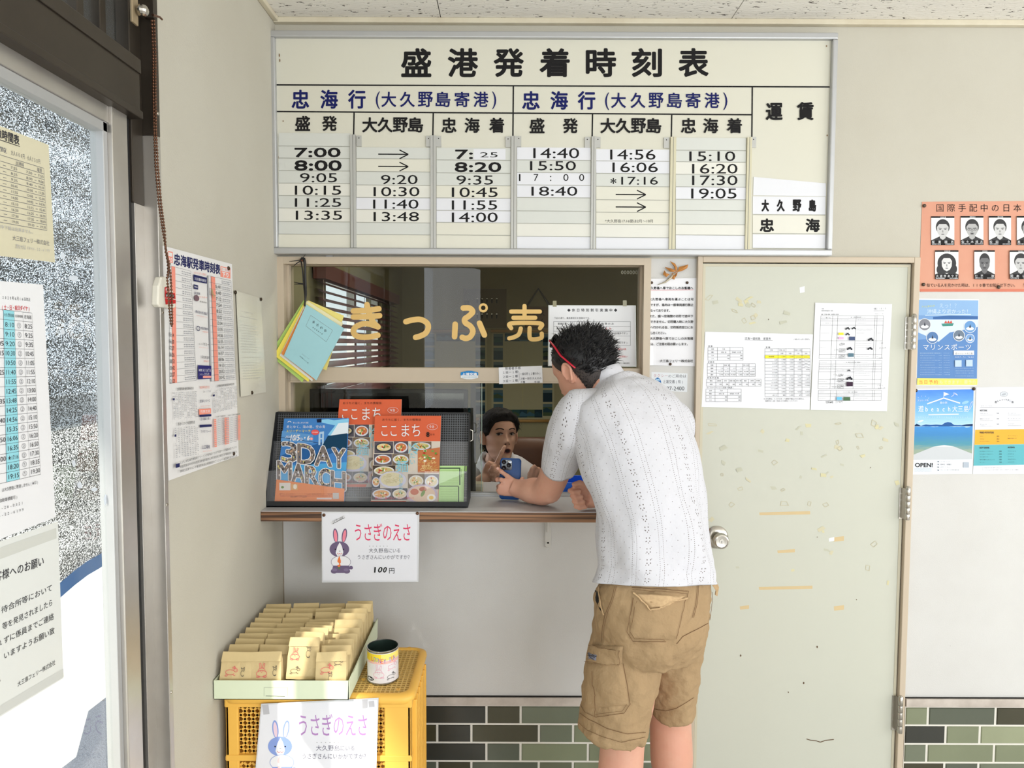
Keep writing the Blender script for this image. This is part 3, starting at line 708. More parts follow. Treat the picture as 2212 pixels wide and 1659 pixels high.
# slide channels
chm = mat('grey_channel', (186, 186, 182), rough=.4, metal=.3); chc = mat('cream_channel', (206, 200, 172), rough=.5)
CP = back(BY - .006)
for a, c_, y0, y1, m in ((757, 769, 291, 535, chm), (930, 942, 293, 537, chm), (1104, 1116, 294, 538, chm), (1277, 1287, 295, 538, chm), (1447, 1459, 296, 539, chc), (1612, 1622, 297, 540, chc)):
    b = MB(); xa, xb = CP(a, 400)[0], CP(c_, 400)[0]; za, zb = CP(a, y1)[2], CP(a, y0)[2]
    b.box(xa, xb, BY - .009, BY - .0003, za, zb, m); b.box((xa + xb) / 2 - .0008, (xa + xb) / 2 + .0008, BY - .0094, BY - .009, za, zb, mat('channel_groove', (120, 120, 116), rough=.6))
    b.build('slide_channel', bt)
for a, y in ((770, 293), (920, 294), (942, 294), (1092, 295), (1115, 294), (1263, 296), (1286, 296), (1434, 297), (1622, 296)):
    p0, p1 = back(BY - .004)(a, y), back(BY - .004)(a + 11, y + 23)
    b = MB(); b.box(p0[0], p1[0], BY - .005, BY - .0003, p1[2], p0[2], chm); b.lathe([(.002, 0), (.0, .001)], ((p0[0] + p1[0]) / 2, BY - .005, p0[2] - .008), (0, -1, 0), M_void, n=8); b.build('end_clip', bt)
# time strips
greyS = mat('strip_grey', (208, 210, 204), rough=.45); warmS = mat('strip_warm', (218, 216, 202), rough=.45); palS = mat('strip_pale', (222, 221, 212), rough=.45); whtS = mat('strip_white', (222, 223, 228), rough=.5)
edge_ = mat('strip_edge', (168, 168, 160), rough=.6)
def strip(xa, xb, ya, yb, base, items=(), patch=None, slope=.008):
    S = Sheet(back(BY - .0028)); t = slope * (xb - xa)
    S.base([(xa, ya), (xb, ya + t), (xb, yb + t - .8), (xa, yb - .8)], base, t=.0022)
    S.line(xa, yb - .9, xb, yb + t - .9, 1.0, edge_)
    if patch: S.rect(*patch, whtS)
    for it in items:
        if it[0] == 'arrow':
            _, a, y, c = it; S.line(a, y, c, y + .5, 2.4, BLK); S.pline([(c - 19, y - 9), (c, y + .5), (c - 19, y + 10)], 2.4, BLK)
        else:
            _, st_, a, y0, c, y1, bo = it; S.fit(st_, a, y0, c, y1, BLK, bold=bo)
    return S.build('time_strip', bt)
T = lambda st_, a, y0, c, y1, bo=.05: ('t', st_, a, y0, c, y1, bo)
c1 = (602, 756); c2 = (770, 930); c3 = (943, 1103); c4 = (1117, 1276); c5 = (1288, 1446); c6 = (1460, 1611)
strip(*c1, 287, 316, greyS)
for (ya, yb), tx_, bs in (((316, 342), T('7:00', 637, 320, 735, 339, .9), greyS), ((342, 369), T('8:00', 637, 347, 737, 368, 1.1), greyS), ((369, 396), T('9:05', 648, 374, 728, 394), greyS), ((396, 423), T('10:15', 637, 401, 737, 421), palS), ((423, 450), T('11:25', 637, 428, 737, 447), greyS), ((450, 479), T('13:35', 639, 455, 739, 475), palS)):
    strip(*c1, ya, yb, bs, [tx_])
strip(*c1, 479, 506, greyS); strip(*c1, 506, 535, warmS)
for (ya, yb), it, bs in (((318, 343), ('arrow', 817, 333, 882), greyS), ((343, 371), ('arrow', 817, 359.5, 882), warmS), ((371, 400), T('9:20', 823, 378, 902, 398), greyS), ((400, 427), T('10:30', 807, 404, 906, 424), palS), ((427, 453), T('11:40', 806, 431, 904, 451), whtS), ((453, 481), T('13:48', 807, 458, 905, 478), palS)):
    strip(*c2, ya, yb, bs, [it])
strip(*c2, 481, 507, greyS); strip(*c2, 507, 536, warmS)
for (ya, yb), its, bs, pa in (((319, 346), [T('7:', 984, 324, 1021, 343, .8), T('25', 1037, 329, 1075, 340, 0)], greyS, (1023, 322, 1092, 345)), ((346, 374), [T('8:20', 983, 351, 1082, 371, .9)], greyS, None), ((374, 401), [T('9:35', 986, 379, 1065, 399)], greyS, None), ((401, 428), [T('10:45', 976, 405, 1075, 426)], warmS, None), ((428, 455), [T('11:55', 976, 433, 1074, 453)], whtS, None), ((455, 481), [T('14:00', 976, 459, 1075, 480)], whtS, None)):
    strip(*c3, ya, yb, bs, its, pa)
strip(*c3, 481, 508, warmS); strip(*c3, 508, 537, warmS)
for (ya, yb), its, bs in (((318, 346), [T('14:40', 1152, 320, 1251, 342)], whtS), ((346, 373), [T('15:50', 1145, 348, 1244, 368)], greyS), ((373, 400), [T('1', 1121, 376, 1124.2, 391, 0), T('7', 1153, 376, 1163, 391, 0), T(':', 1188, 380, 1191, 391, 0), T('0', 1217, 376, 1228, 391, 0), T('0', 1251, 376, 1262, 391, 0)], whtS), ((400, 427), [T('18:40', 1148, 403, 1247, 423)], whtS)):
    strip(*c4, ya, yb, bs, its)
for ya, yb, bs in ((427, 456, greyS), (456, 483, greyS), (483, 511, palS), (511, 538, whtS)): strip(*c4, ya, yb, bs)
for (ya, yb), its, bs in (((322, 348), [T('14:56', 1318, 323, 1416, 345)], whtS), ((348, 375), [T('16:06', 1323, 351, 1421, 372)], whtS), ((375, 403), [T('*', 1319, 385, 1331, 397, .4), T('17:16', 1342, 382, 1421, 399)], greyS), ((403, 432), [('arrow', 1330, 420, 1395)], warmS), ((432, 459), [('arrow', 1330, 447, 1395)], warmS)):
    strip(*c5, ya, yb, bs, its)
n5 = strip(*c5, 459, 485, warmS, [T('*大久野島17:16便は2月～10月', 1307, 474, 1410, 481, 0)])
for ya, yb, bs in ((485, 513, palS), (513, 539, whtS)): strip(*c5, ya, yb, bs)
strip(*c6, 297, 325, greyS)
for (ya, yb), it, bs in (((325, 350), T('15:10', 1489, 327, 1588, 348), greyS), ((350, 377), T('16:20', 1495, 354, 1593, 375), palS), ((377, 404), T('17:30', 1495, 379, 1593, 400), greyS), ((404, 431), T('19:05', 1493, 407, 1591, 429), whtS)):
    strip(*c6, ya, yb, bs, [it])
for ya, yb, bs in ((431, 455, greyS), (455, 485, greyS), (485, 508, palS), (508, 539, whtS)): strip(*c6, ya, yb, bs)
# fare column
Sf = Sheet(back(BY - .002)); Sf.base([(1628, 382), (1784, 396), (1784, 424), (1627, 422)], whtS, t=.001); Sf.build('fare_strip', bt)
for ya, yb, bs, its in ((424, 464, whtS, [('大', 1646, 1660), ('久', 1679, 1694), ('野', 1713, 1730), ('島', 1748, 1762)]), (465, 505, mat('strip_cream', (220, 218, 206), rough=.5), [('忠', 1642, 1671), ('海', 1741, 1770)]), (506, 537, whtS, [])):
    S = Sheet(back(BY - .002)); S.base([(1626, ya), (1783, ya + 1), (1783, yb), (1626, yb - 1)], bs, t=.0015)
    for ch, a, c_ in its: S.fit(ch, a, (432 if ya < 460 else 473), c_, (456 if ya < 460 else 500), BLK, bold=1.2)
    S.line(1626, yb - 1, 1783, yb, .9, edge_); S.build('fare_strip', bt)
# ================================================================== outside the entrance
M_ground = mat('sunlit_concrete', (222, 219, 212), rough=.9, var=.2, vscale=2.5, var2=(196, 192, 184))
g = MB(); g.box(-14, XL - .11, -9, 14, -.12, -.03, M_ground); gr = g.build('ground'); struct(gr)
M_asph_shade = mat('asphalt_shade', (82, 87, 98), rough=.8, var=.6, vscale=260, var2=(150, 156, 170), detail=2, bump=.5, bscale=300)  # rough paving, its colour darkened for the shade near the wall
b = MB(); pts = [(XL - .13, -2.5), (-1.55, -2.5), (-1.62, -.6), (-1.75, -.1), (-1.70, .25), (-1.86, .6), (-1.83, 1.0), (-1.95, 1.6), (XL - .13, 1.9)]  # outline follows the edge of that shade on the ground
b.slab([(x, y, -.020) for x, y in pts], (0, 0, -.01), M_asph_shade); struct(b.build('pavement_asphalt_shade'))
b = MB(); b.box(-1.42, -1.20, -2.5, 1.9, -.02, -.012, mat('yellow_paving', (222, 196, 110), rough=.8, var=.35, vscale=40)); struct(b.build('pavement_strip'))
b = MB(); b.box(-9.0, -8.8, -9, 14, -.03, .55, mat('far_kerb_wall', (188, 190, 192), rough=.9)); struct(b.build('wall_outside'))
# shade net hung from the eaves
mn = bpy.data.materials.new('shade_net'); mn.use_nodes = True; nt = mn.node_tree; pb = nt.nodes['Principled BSDF']; out = nt.nodes['Material Output']
pb.inputs['Base Color'].default_value = rgb(58, 58, 62); pb.inputs['Roughness'].default_value = .75
tc = nt.nodes.new('ShaderNodeTexCoord'); mp = nt.nodes.new('ShaderNodeMapping'); mp.inputs['Scale'].default_value = (1, 170, 300)
nz = nt.nodes.new('ShaderNodeTexNoise'); nz.inputs['Scale'].default_value = 1.0; nz.inputs['Detail'].default_value = 2.0; nz.inputs['Roughness'].default_value = .65
nt.links.new(tc.outputs['Object'], mp.inputs[0]); nt.links.new(mp.outputs[0], nz.inputs['Vector'])
nl = nt.nodes.new('ShaderNodeTexNoise'); nl.inputs['Scale'].default_value = 1.0; nl.inputs['Detail'].default_value = 3
mp2 = nt.nodes.new('ShaderNodeMapping'); mp2.inputs['Scale'].default_value = (1, 1.2, 7); nt.links.new(tc.outputs['Object'], mp2.inputs[0]); nt.links.new(mp2.outputs[0], nl.inputs['Vector'])
ad = nt.nodes.new('ShaderNodeMath'); ad.operation = 'MULTIPLY_ADD'; ad.inputs[1].default_value = .28; nt.links.new(nl.outputs['Fac'], ad.inputs[0]); nt.links.new(nz.outputs['Fac'], ad.inputs[2])
rp = nt.nodes.new('ShaderNodeValToRGB'); rp.color_ramp.elements[0].position = .61; rp.color_ramp.elements[1].position = .74
nt.links.new(ad.outputs[0], rp.inputs[0])
tr = nt.nodes.new('ShaderNodeBsdfTransparent'); mx = nt.nodes.new('ShaderNodeMixShader')
nt.links.new(rp.outputs[0], mx.inputs[0]); nt.links.new(pb.outputs[0], mx.inputs[1]); nt.links.new(tr.outputs[0], mx.inputs[2]); nt.links.new(mx.outputs[0], out.inputs['Surface'])
net = thing('shade_net', 'black shade net with blue hem hanging outside the glass door', 'net', (-1.6, 1.2, 0))
def sag(y): return .005 + .018 * math.sin(y * 7.0) + .012 * math.sin(y * 17 + 1) + .015 * y
def hemz(y): return float(left(-1.6)(190, 1216)[2]) - .012 + .018 * math.sin((y - .1) * 5.0) + .009 * math.sin(y * 14)
b = MB(); ny = 60; nzz = 14; vs = []
for j in range(nzz + 1):
    for i in range(ny + 1):
        y = -2.2 + 5.46 * i / ny; zb = hemz(y); z = zb + (2.74 - zb) * j / nzz
        vs.append((-1.6 + .02 * math.sin(y * 6 + z * 2) * (1 - j / nzz), y, z))
b.add(vs, [(j * (ny + 1) + i, j * (ny + 1) + i + 1, (j + 1) * (ny + 1) + i + 1, (j + 1) * (ny + 1) + i) for j in range(nzz) for i in range(ny)], mn)
b.build('net_cloth', net, smooth=True)
M_hem = mat('blue_hem', (40, 132, 236), rough=.6)
b = MB(); vs = []
for j in (0, 1):
    for i in range(ny + 1):
        y = -2.2 + 5.46 * i / ny; zb = hemz(y) - .036 + .052 * j; vs.append((-1.594 + .02 * math.sin(y * 6 + zb * 2), y, zb))
b.add(vs, [(i, i + 1, ny + 2 + i, ny + 1 + i) for i in range(ny)], M_hem)
for i in range(0, ny, 4): b.lathe([(.011, 0), (.011, .002), (.006, .003), (.006, 0)], (-1.588 + .02 * math.sin((-2.18 + 5.46 * i / ny) * 6), -2.18 + 5.46 * i / ny, hemz(-2.18 + 5.46 * i / ny) - .008), (1, 0, 0), M_steel, n=12)
b.build('hem', net)
b = MB(); b.box(-2.02, XL - .1, -7.5, 3.4, 3.32, 3.40, mat('eave_board', (120, 112, 100), rough=.8)); struct(b.build('roof_eave'))

# ================================================================== sheets on the glass of the entrance door
GLP = left(XL - .0400)
def lam_sheet(name, corners, col, label, body):
    S = Sheet(GLP); S.base(corners, mat('laminated_' + name, col, rough=.3, spec=.5), t=.0006)
    body(S); o = S.build(name); tag(o, label, 'notice'); return o
def quadmap(S, c, f, *a, **k): pass
class Q:
    """lettering inside a sheet seen at a slant: unit square of its four corners"""
    def __init__(s, S, tl, tr, br, bl):
        P_ = S.pl; s.S = S; s.A = P_(*tl); s.B = P_(*tr); s.C = P_(*br); s.D = P_(*bl)
    def p(s, u, v): return s.A * (1 - u) * (1 - v) + s.B * u * (1 - v) + s.C * u * v + s.D * (1 - u) * v
    def poly(s, pts, m):
        l = s.S.lift(); s.S.add([s.p(*q) + s.S.pl.n * l for q in pts], [tuple(range(len(pts)))], m)
    def rect(s, u0, v0, u1, v1, m): s.poly([(u0, v0), (u1, v0), (u1, v1), (u0, v1)], m)
    def hline(s, u0, u1, v, w, m): s.rect(u0, v - w / 2, u1, v + w / 2, m)
    def vline(s, u, v0, v1, w, m): s.rect(u - w / 2, v0, u + w / 2, v1, m)
    def fit(s, st, u0, v0, u1, v1, m, bold=0):
        v, f = glyph(st, 2)
        if not len(v): return
        mn, mx = v.min(0), v.max(0); q = (v - mn) / np.maximum(mx - mn, 1e-6)
        A = s.p(u0, v1); U = s.p(u1, v1) - A; V = s.p(u0, v0) - A
        for k in range(5 if bold else 0):
            a = 2 * math.pi * k / 5; s.S._put(q + np.array([bold * math.cos(a), bold * math.sin(a)]), f, A, U, V, m)
        s.S._put(q, f, A, U, V, m)
    def row(s, st, u0, u1, vc, h, m, wf=None, bold=0):
        n = len(st); cw = wf if wf else (u1 - u0) / n
        for i, ch in enumerate(st):
            if ch in ' 　': continue
            cu = (u0 + u1) / 2 if n == 1 else u0 + cw / 2 + (u1 - u0 - cw) * i / (n - 1)
            v, f = glyph(ch, 2)
            if not len(v): continue
            q = (v - np.array([KCX, KCY])) / EM
            if ord(ch) < 256: q = q + np.array([KCX / EM - (v[:, 0].min() + v[:, 0].max()) / 2 / EM, 0])
            A = s.p(cu, vc); U = s.p(cu + cw, vc) - A; V = s.p(cu, vc - h) - A
            for k in range(5 if bold else 0):
                a = 2 * math.pi * k / 5; s.S._put(q + np.array([bold * math.cos(a), bold * math.sin(a)]), f, A, U, V, m)
            s.S._put(q, f, A, U, V, m)
def zpt(ox, oy, k): return lambda x, y: (ox + x * k, oy + y * k)
# top: faded cream timetable
def body1(S):
    z = zpt(0, 0, 620 / 1837)
    # the sheet continues to the left, outside the frame
    q = Q(S, z(-75, 795), z(313, 935), z(352, 1660), z(-75, 1610))
    u = lambda x: (x + 75) / (335 + 75)
    q.row('映像時間表', u(-70), u(120), .045, .085, DK, bold=.03); q.hline(u(-70), u(122), .092, .006, DK)
    q.row('観覧', u(-60), u(40), .165, .045, GREY); q.row('大人500円 小人250円', u(62), u(262), .165, .045, GREY)
    rows = ['7:25 7:30-7:55', '8:25 8:30-9:00', '9:25 9:40-10:10', '10:45 10:50-11:20', '11:55 12:00-12:30', '14:00 14:05-14:35', '15:10 15:15-15:45', '16:20 16:25-16:55', '17:30 17:35-18:05', '19:05 19:10-19:35']
    for i in range(12):
        v = .212 + .0492 * i; q.hline(u(-70), u(285), v, .004, GREY)
        if 2 <= i < 12:
            t = rows[i - 2]; a, b_ = t.split(' '); c, d = b_.split('-')
            q.fit(a, u(60), v - .034, u(100), v - .012, GREY); q.fit(c, u(160), v - .034, u(200), v - .012, GREY); q.fit(d, u(242), v - .034, u(280), v - .012, GREY)
            q.hline(u(215), u(228), v - .022, .004, GREY); q.hline(u(10), u(30), v - .022, .004, GREY); q.fit('7:20', u(-60), v - .034, u(-20), v - .012, GREY)
    q.row('出港時', u(90), u(145), .24, .04, GREY); q.row('着港', u(235), u(270), .24, .04, GREY)
    q.vline(u(285), .212, .755, .003, GREY); q.row('途中下船は出来ません。', u(-30), u(200), .79, .036, LGREY)
    q.row('大三島フェリー株式会社', u(60), u(298), .865, .045, GREY); q.row('【問合せ先】0846-22-6199', u(70), u(298), .93, .036, LGREY)
lam_sheet('cruise_timetable', [(-25, 262), (105, 313), (119, 567), (-25, 550)], (214, 208, 180), 'faded cream laminated timetable at the top of the glass door', body1)
def body2(S):
    z = zpt(0, 520, 620 / 1714)
    tl, tr, br, bl = z(-330, 212), z(258, 258), z(325, 1650), z(-330, 1900)
    q = Q(S, tl, tr, br, bl)
    # header and table, read at their own corners
    h = Q(S, z(-80, 323), z(190, 345), z(190, 420), z(-80, 409)); u = lambda x: (x + 80) / 270.0
    h.row('2020年6月16日改正', u(5), u(180), .10, .30, DK); h.row('(土・日・祝日ダイヤ)', u(0), u(178), .82, .40, RED, bold=.02)
    t = Q(S, z(-80, 401), z(188, 432), z(240, 1395), z(-80, 1469)); u = lambda x: (x + 80) / 268.0
    t.rect(u(12), 0, u(76), 1, ink(150, 214, 226))
    for i in range(19): t.hline(-.0, 1, i / 18, .0018, DK)
    for x in (-70, 12, 76, 130, 188): t.vline(u(x), 0, 1, .003, DK)
    colA = ['8:10', '9:10', '9:20', '10:30', '10:50', '11:40', '11:55', '12:45', '13:48', '14:25', '14:56', '15:35', '16:06', '16:35', '★17:16', '18:20', '19:15']
    colB = '11222222222222211'; colC = ['8:25', '9:25', '9:35', '10:45', '11:05', '11:55', '12:10', '13:00', '14:00', '14:40', '15:10', '15:50', '16:20', '16:50', '17:30', '18:35', '19:30']
    colP = ['', '', '9:05', '10:15', '', '11:25', '', '', '13:35', '', '14:40', '', '15:50', '', '17:00', '', '']
    t.row('大久野島着', u(14), u(74), .028, .022, DK); t.row('出港桟橋', u(80), u(128), .028, .018, DK); t.row('忠海着', u(136), u(184), .028, .026, DK)
    for i in range(17):
        v = (i + 1.5) / 18
        t.fit(colA[i], u(20), v - .014, u(72), v + .014, DK); t.fit(colC[i], u(138), v - .014, u(184), v + .014, DK)
        t.fit('①②'[int(colB[i]) - 1], u(92), v - .016, u(114), v + .016, GREY)
        if colP[i]: t.fit(colP[i], u(-48), v - .014, u(9), v + .014, DK)
    f = Q(S, z(-80, 1491), z(240, 1420), z(240, 1600), z(-80, 1683)); u = lambda x: (x + 80) / 320.0
    f.row('は大久野島に寄港しません(★印)', u(0), u(225), .10, .13, DK); f.row('(自動車積載可)', u(-30), u(95), .42, .13, DK); f.row('0846-26-0321', u(-75), u(128), .66, .13, DK); f.row('0846-22-6199', u(-75), u(132), .88, .13, DK)
lam_sheet('ferry_timetable', [(-32, 604), (93, 615), (120, 1117), (-32, 1178)], (236, 237, 240), 'white laminated timetable with blue column in the middle of the glass door', body2)
def body3(S):
    z = zpt(0, 1100, 620 / 1840)
    q = Q(S, z(-95, 240), z(370, 80), z(408, 1085), z(-95, 1390))
    q.rect(.0, .035, .97, .10, ink(206, 208, 202)); q.rect(.0, .935, 1, .99, ink(206, 208, 204))
    def ln(s, x0, y0, x1, y1, h, m=DK, bold=0):
        qq = Q(S, z(x0, y0 - h), z(x1, y1 - h), z(x1, y1 + h), z(x0, y0 + h)); qq.row(s, 0, 1, .5, 1.0, m, bold=bold)
    ln('お客様へのお願い', -90, 458, 282, 330, 34, DK, .01)
    ln('待合所等において', 5, 650, 335, 500, 24); ln('等を発見されましたら', 12, 755, 337, 595, 24); ln('ずに係員までご連絡', 20, 845, 343, 685, 24); ln('いますようお願い致', 20, 945, 348, 775, 24); ln('物', -40, 782, -8, 765, 24, RED); ln('れ', -25, 868, 10, 850, 24); ln('す。', -50, 1108, 25, 1075, 22)
    ln('大三島フェリー株式会社', 110, 1125, 352, 980, 18)
lam_sheet('request_notice', [(-32, 1181), (125, 1126), (137, 1465), (-32, 1568)], (226, 229, 226), 'grey white laminated notice at the bottom of the glass door', body3)

# ================================================================== left wall: station timetable poster, faded sheet, chain with alarm box
LP = left(XL + .0006)
def wavy(p): return .0015 + .004 * max(0, math.sin((p[1] + .5) * 9)) * (1 if p[2] < 1.5 else .4)
S = Sheet(LP, warp=wavy)
z = zpt(340, 520, 260 / 830)
C4 = [z(20, 30), z(508, 161), z(550, 1484), z(72, 1655)]
S.base(C4, paper(228, 227, 226), grid=18)
def wq(tl, tr, br, bl): return Q(S, z(*tl), z(*tr), z(*br), z(*bl))
_op = Q.p
def _pw(s, u, v):
    r = _op(s, u, v); return r if s.S.warp is None or s.S._inq else s.S.w(r)
Sheet._inq = False
def qpoly(s, pts, m):
    l = s.S.lift(); s.S.add([s.S.w(s.p(*q)) + s.S.pl.n * l for q in pts], [tuple(range(len(pts)))], m)
Q.poly = qpoly
PK = ink(238, 150, 132); DN = ink(40, 44, 92)
q = wq((108, 85), (428, 165), (428, 238), (108, 170)); q.row('忠海駅発車時刻表', 0, 1, .5, 1.0, DN, bold=.035)
q = wq((66, 70), (100, 78), (100, 155), (66, 145)); q.rect(0, 0, 1, 1, PK); q.rect(.1, .1, .85, .45, paper(228, 227, 226)); q.row('上り', .1, .95, .75, .4, WHITE, bold=.05)
q = wq((430, 175), (496, 190), (496, 262), (430, 248)); q.rect(0, 0, 1, 1, PK); q.rect(.08, .08, .92, .42, paper(228, 227, 226)); q.row('広・呉方面', .1, .9, .25, .28, RED); q.row('下り', .14, .86, .72, .5, WHITE, bold=.05)
def tcol(tl, tr, br, bl, n, hours, mins, redL, seed):
    q = wq(tl, tr, br, bl)
    for i in range(n + 1): q.hline(0, 1, i / n, .0022, GREY)
    for u in (0, 1): q.vline(u, 0, 1, .008, GREY)
    q.rect(redL[0], 0, redL[1], 1, PK)
    for i in range(n):
        v = (i + .5) / n
        if i and mins[i % len(mins)]:
            q.fit(mins[i % len(mins)], redL[1] + .01, v - .30 / n, redL[1] + .24, v + .28 / n, DK)
            q.fit(hours[i % len(hours)], redL[0] + .02, v - .25 / n, redL[1] - .02, v + .22 / n, ink(250, 205, 196))
        rr = random.Random(seed + i)
        for k in range(2):
            x = redL[1] + .30
            while x < .96:
                w_ = rr.uniform(.03, .09); q.rect(x, v + (-.2 + .32 * k) / n, min(.97, x + w_), v + (-.05 + .32 * k) / n, LGREY); x += w_ + .03
tcol((75, 170), (225, 210), (262, 962), (78, 985), 17, [''] + ['6:05', '6:51', '7:24', '8:02', '9:12', '10:18', '11:15', '12:18', '13:18', '14:18', '15:18', '16:23', '17:31', '18:29', '18:57', '19:46'], ['', '', '', '', '', '', '', '', '', '', '', '', '', '', '', '', ''], (.10, .26), 3)
q = wq((60, 610), (104, 622), (112, 985), (72, 990))
for i, t_ in enumerate(('15:14', '16:20', '17:27', '18:26', '18:53', '19:42', '20:27', '21:23')): q.fit(t_, .2, .05 + i * .123, 1, .125 + i * .123, DK)
tcol((338, 240), (497, 275), (527, 955), (362, 970), 17, [''], ['', '5:41', '6:40', '7:12', '7:54', '8:52', '10:02', '12:04', '13:35', '14:36', '15:35', '16:14', '16:57', '18:06', '19:13', '20:02', '20:42', '22:01'], (.14, .30), 9)
q = wq((334, 240), (342, 242), (366, 968), (356, 970)); q.rect(0, 0, 1, 1, LGREY)
def ad(tl, tr, br, bl, col, rows):
    q = wq(tl, tr, br, bl)
    if col: q.rect(0, 0, 1, 1, col)
    for st_, u0, u1, vc, h, m in rows: q.row(st_, u0, u1, vc, h, m)
ad((236, 208), (328, 226), (328, 245), (236, 228), None, [('2023年3月改正', 0, 1, .5, .9, PK)])
ad((236, 232), (329, 255), (330, 296), (238, 278), DN, [('三好歯科医院', .06, .94, .6, .5, WHITE)])
ad((238, 300), (268, 308), (268, 338), (238, 330), DN, [('薬局', .1, .9, .5, .4, WHITE)])
ad((240, 350), (334, 362), (336, 440), (240, 422), None, [('岡田屋', .02, .45, .14, .26, DN), ('カラオケ', .34, .98, .42, .2, PK), ('忠海中町', .4, .95, .86, .16, DK)])
q = wq((240, 370), (276, 378), (276, 420), (240, 414)); q.poly([(.5 + .5 * math.cos(a), .5 + .5 * math.sin(a)) for a in np.linspace(0, 5.9, 14)], ink(120, 96, 104)); 
ad((248, 460), (336, 478), (336, 540), (248, 520), None, [('株式会社忠海酒店', .02, .98, .45, .34, DN), ('0846260115', .1, .95, .85, .2, PK)])
ad((254, 580), (340, 592), (342, 642), (256, 634), None, [('中国労働金庫', .36, .98, .35, .4, DN), ('竹原支店', .5, .95, .8, .2, PK)])
q = wq((256, 586), (282, 590), (282, 632), (256, 628)); 
for a in np.linspace(0, 2 * math.pi, 12, endpoint=False): q.rect(.5 + .42 * math.cos(a) - .08, .4 + .36 * math.sin(a) - .08, .5 + .42 * math.cos(a) + .08, .4 + .36 * math.sin(a) + .08, DN)
ad((262, 676), (346, 690), (348, 748), (264, 738), None, [('スーパー', .1, .45, .55, .22, DK), ('マミー', .45, .98, .5, .42, BLK), ('0846261133', .1, .9, .9, .16, PK)])
ad((264, 770), (348, 780), (350, 846), (266, 840), None, [('呉信用金庫', .3, .98, .42, .34, GREY), ('忠海支店', .5, .9, .8, .2, PK)])
ad((266, 858), (358, 862), (358, 950), (266, 956), ink(46, 44, 110), [('美容室', .05, .3, .35, .2, WHITE), ('HIRATA', .34, .97, .36, .34, WHITE), ('ファミリー', .1, .42, .66, .16, WHITE), ('ひらた', .46, .86, .64, .24, WHITE)])
q = wq((300, 932), (358, 932), (358, 946), (300, 948)); q.rect(0, 0, 1, 1, ink(236, 160, 150))
ad((274, 990), (354, 985), (356, 1050), (276, 1056), None, [('有限会社', .05, .9, .35, .3, PK), ('26-1730', .3, .98, .8, .26, DN)])
ad((276, 1072), (352, 1068), (356, 1150), (280, 1158), None, [('忠海モータース', .02, .95, .42, .28, DN), ('0846260044', .1, .9, .82, .14, PK)])
ad((272, 1160), (356, 1156), (356, 1192), (274, 1200), ink(240, 150, 130), [('竹原交通', .1, .9, .5, .55, WHITE)])
ad((276, 1200), (358, 1196), (358, 1210), (276, 1216), DN, []); ad((278, 1212), (358, 1208), (358, 1252), (280, 1258), None, [('玉川塗装(有)', .05, .95, .4, .42, DN)])
ad((278, 1270), (360, 1266), (360, 1282), (278, 1288), DN, []); ad((280, 1290), (360, 1286), (360, 1340), (280, 1346), None, [('アヅマクリーン', .05, .95, .5, .4, DN)])
ad((290, 1380), (362, 1376), (364, 1454), (292, 1462), None, [('山口電機', .02, .8, .55, .36, DN), ('0846260088', .1, .95, .9, .14, PK)])
for (tl, tr, br, bl, ttl, sd) in (((86, 1045), (262, 1035), (270, 1220), (90, 1240), '三原駅新幹線発車時刻表', 1), ((362, 1025), (536, 1000), (540, 1150), (368, 1196), '三原駅新幹線発車時刻表', 2), ((92, 1290), (266, 1270), (276, 1480), (100, 1505), '高速バスかぐや姫号時刻表', 4)):
    q = wq(tl, tr, br, bl); q.row(ttl, .16, .84, -.10, .11, DK)
    rr = random.Random(sd)
    for i in range(16):
        for j in range(9): 
            if rr.random() < .88: q.rect(.03 + j * .107, .02 + i * .061, .03 + j * .107 + rr.uniform(.03, .07), .045 + i * .061, LGREY)
    q.rect(.0, .22, .07, .29, DN)
for tl, tr, br, bl in (((368, 1232), (386, 1228), (390, 1424), (372, 1428)), ((440, 1222), (472, 1216), (474, 1402), (444, 1410)), ((528, 1206), (546, 1202), (546, 1372), (530, 1380))):
    q = wq(tl, tr, br, bl)
    for i in range(15): q.rect(.05, i / 15, .95, i / 15 + .05, PK)
q = wq((372, 1215), (546, 1192), (540, 1390), (372, 1430)); q.row('三原バス時刻表', .05, .42, .01, .05, DK); q.row('忠海〜広島空港時刻表', .5, .98, .01, .05, DK)
rr = random.Random(21)
for i in range(15):
    for j in range(5): q.rect(.13 + j * .16, .08 + i * .06, .13 + j * .16 + .09, .10 + i * .06, LGREY)
for i, t_ in enumerate(('とびしま石油竹原製菓クリーニング忠海店ナカガワ理容サイダ電器本店フジクリニック', '岡田呉服店中村内科医院浅野歯科医院山本石油忠海工務店三好電器店松本ふとん店', '酒田比呂屋サロンド華田原商店山崎旅館松本コンフォート奥田歯科岩木デンキ')):
    q = wq((128, 1520 + 30 * i), (522, 1412 + 30 * i), (522, 1432 + 30 * i), (128, 1542 + 30 * i)); q.row(t_[:36], 0, 1, .5, .9, DK)
q = wq((98, 1540), (126, 1533), (126, 1560), (98, 1567)); q.rect(0, 0, 1, 1, DN)
q = wq((345, 320), (372, 330), (372, 405), (348, 398)); q.poly([(.0, .1), (.4, .15), (.55, .5), (.9, .6), (.8, 1), (.5, .7), (.2, .6)], mat('torn_spot', (176, 150, 110), rough=.9))
po = S.build('station_timetable_poster'); tag(po, 'large white and red railway station timetable poster on the left wall', 'poster')
zl = LP.crop(340, 520, 260 / 830).off(.003)
for x, y in ((488, 190), (524, 1468)): pin(po, zl, x, y, r=.0058)
S = Sheet(LP, warp=lambda p: .0012 + .003 * max(0, math.sin(p[1] * 14)))
S.base([z(534, 345), z(712, 398), z(747, 1045), z(566, 1075)], mat('yellowed_film', (216, 213, 198), rough=.25, spec=.5), grid=10)
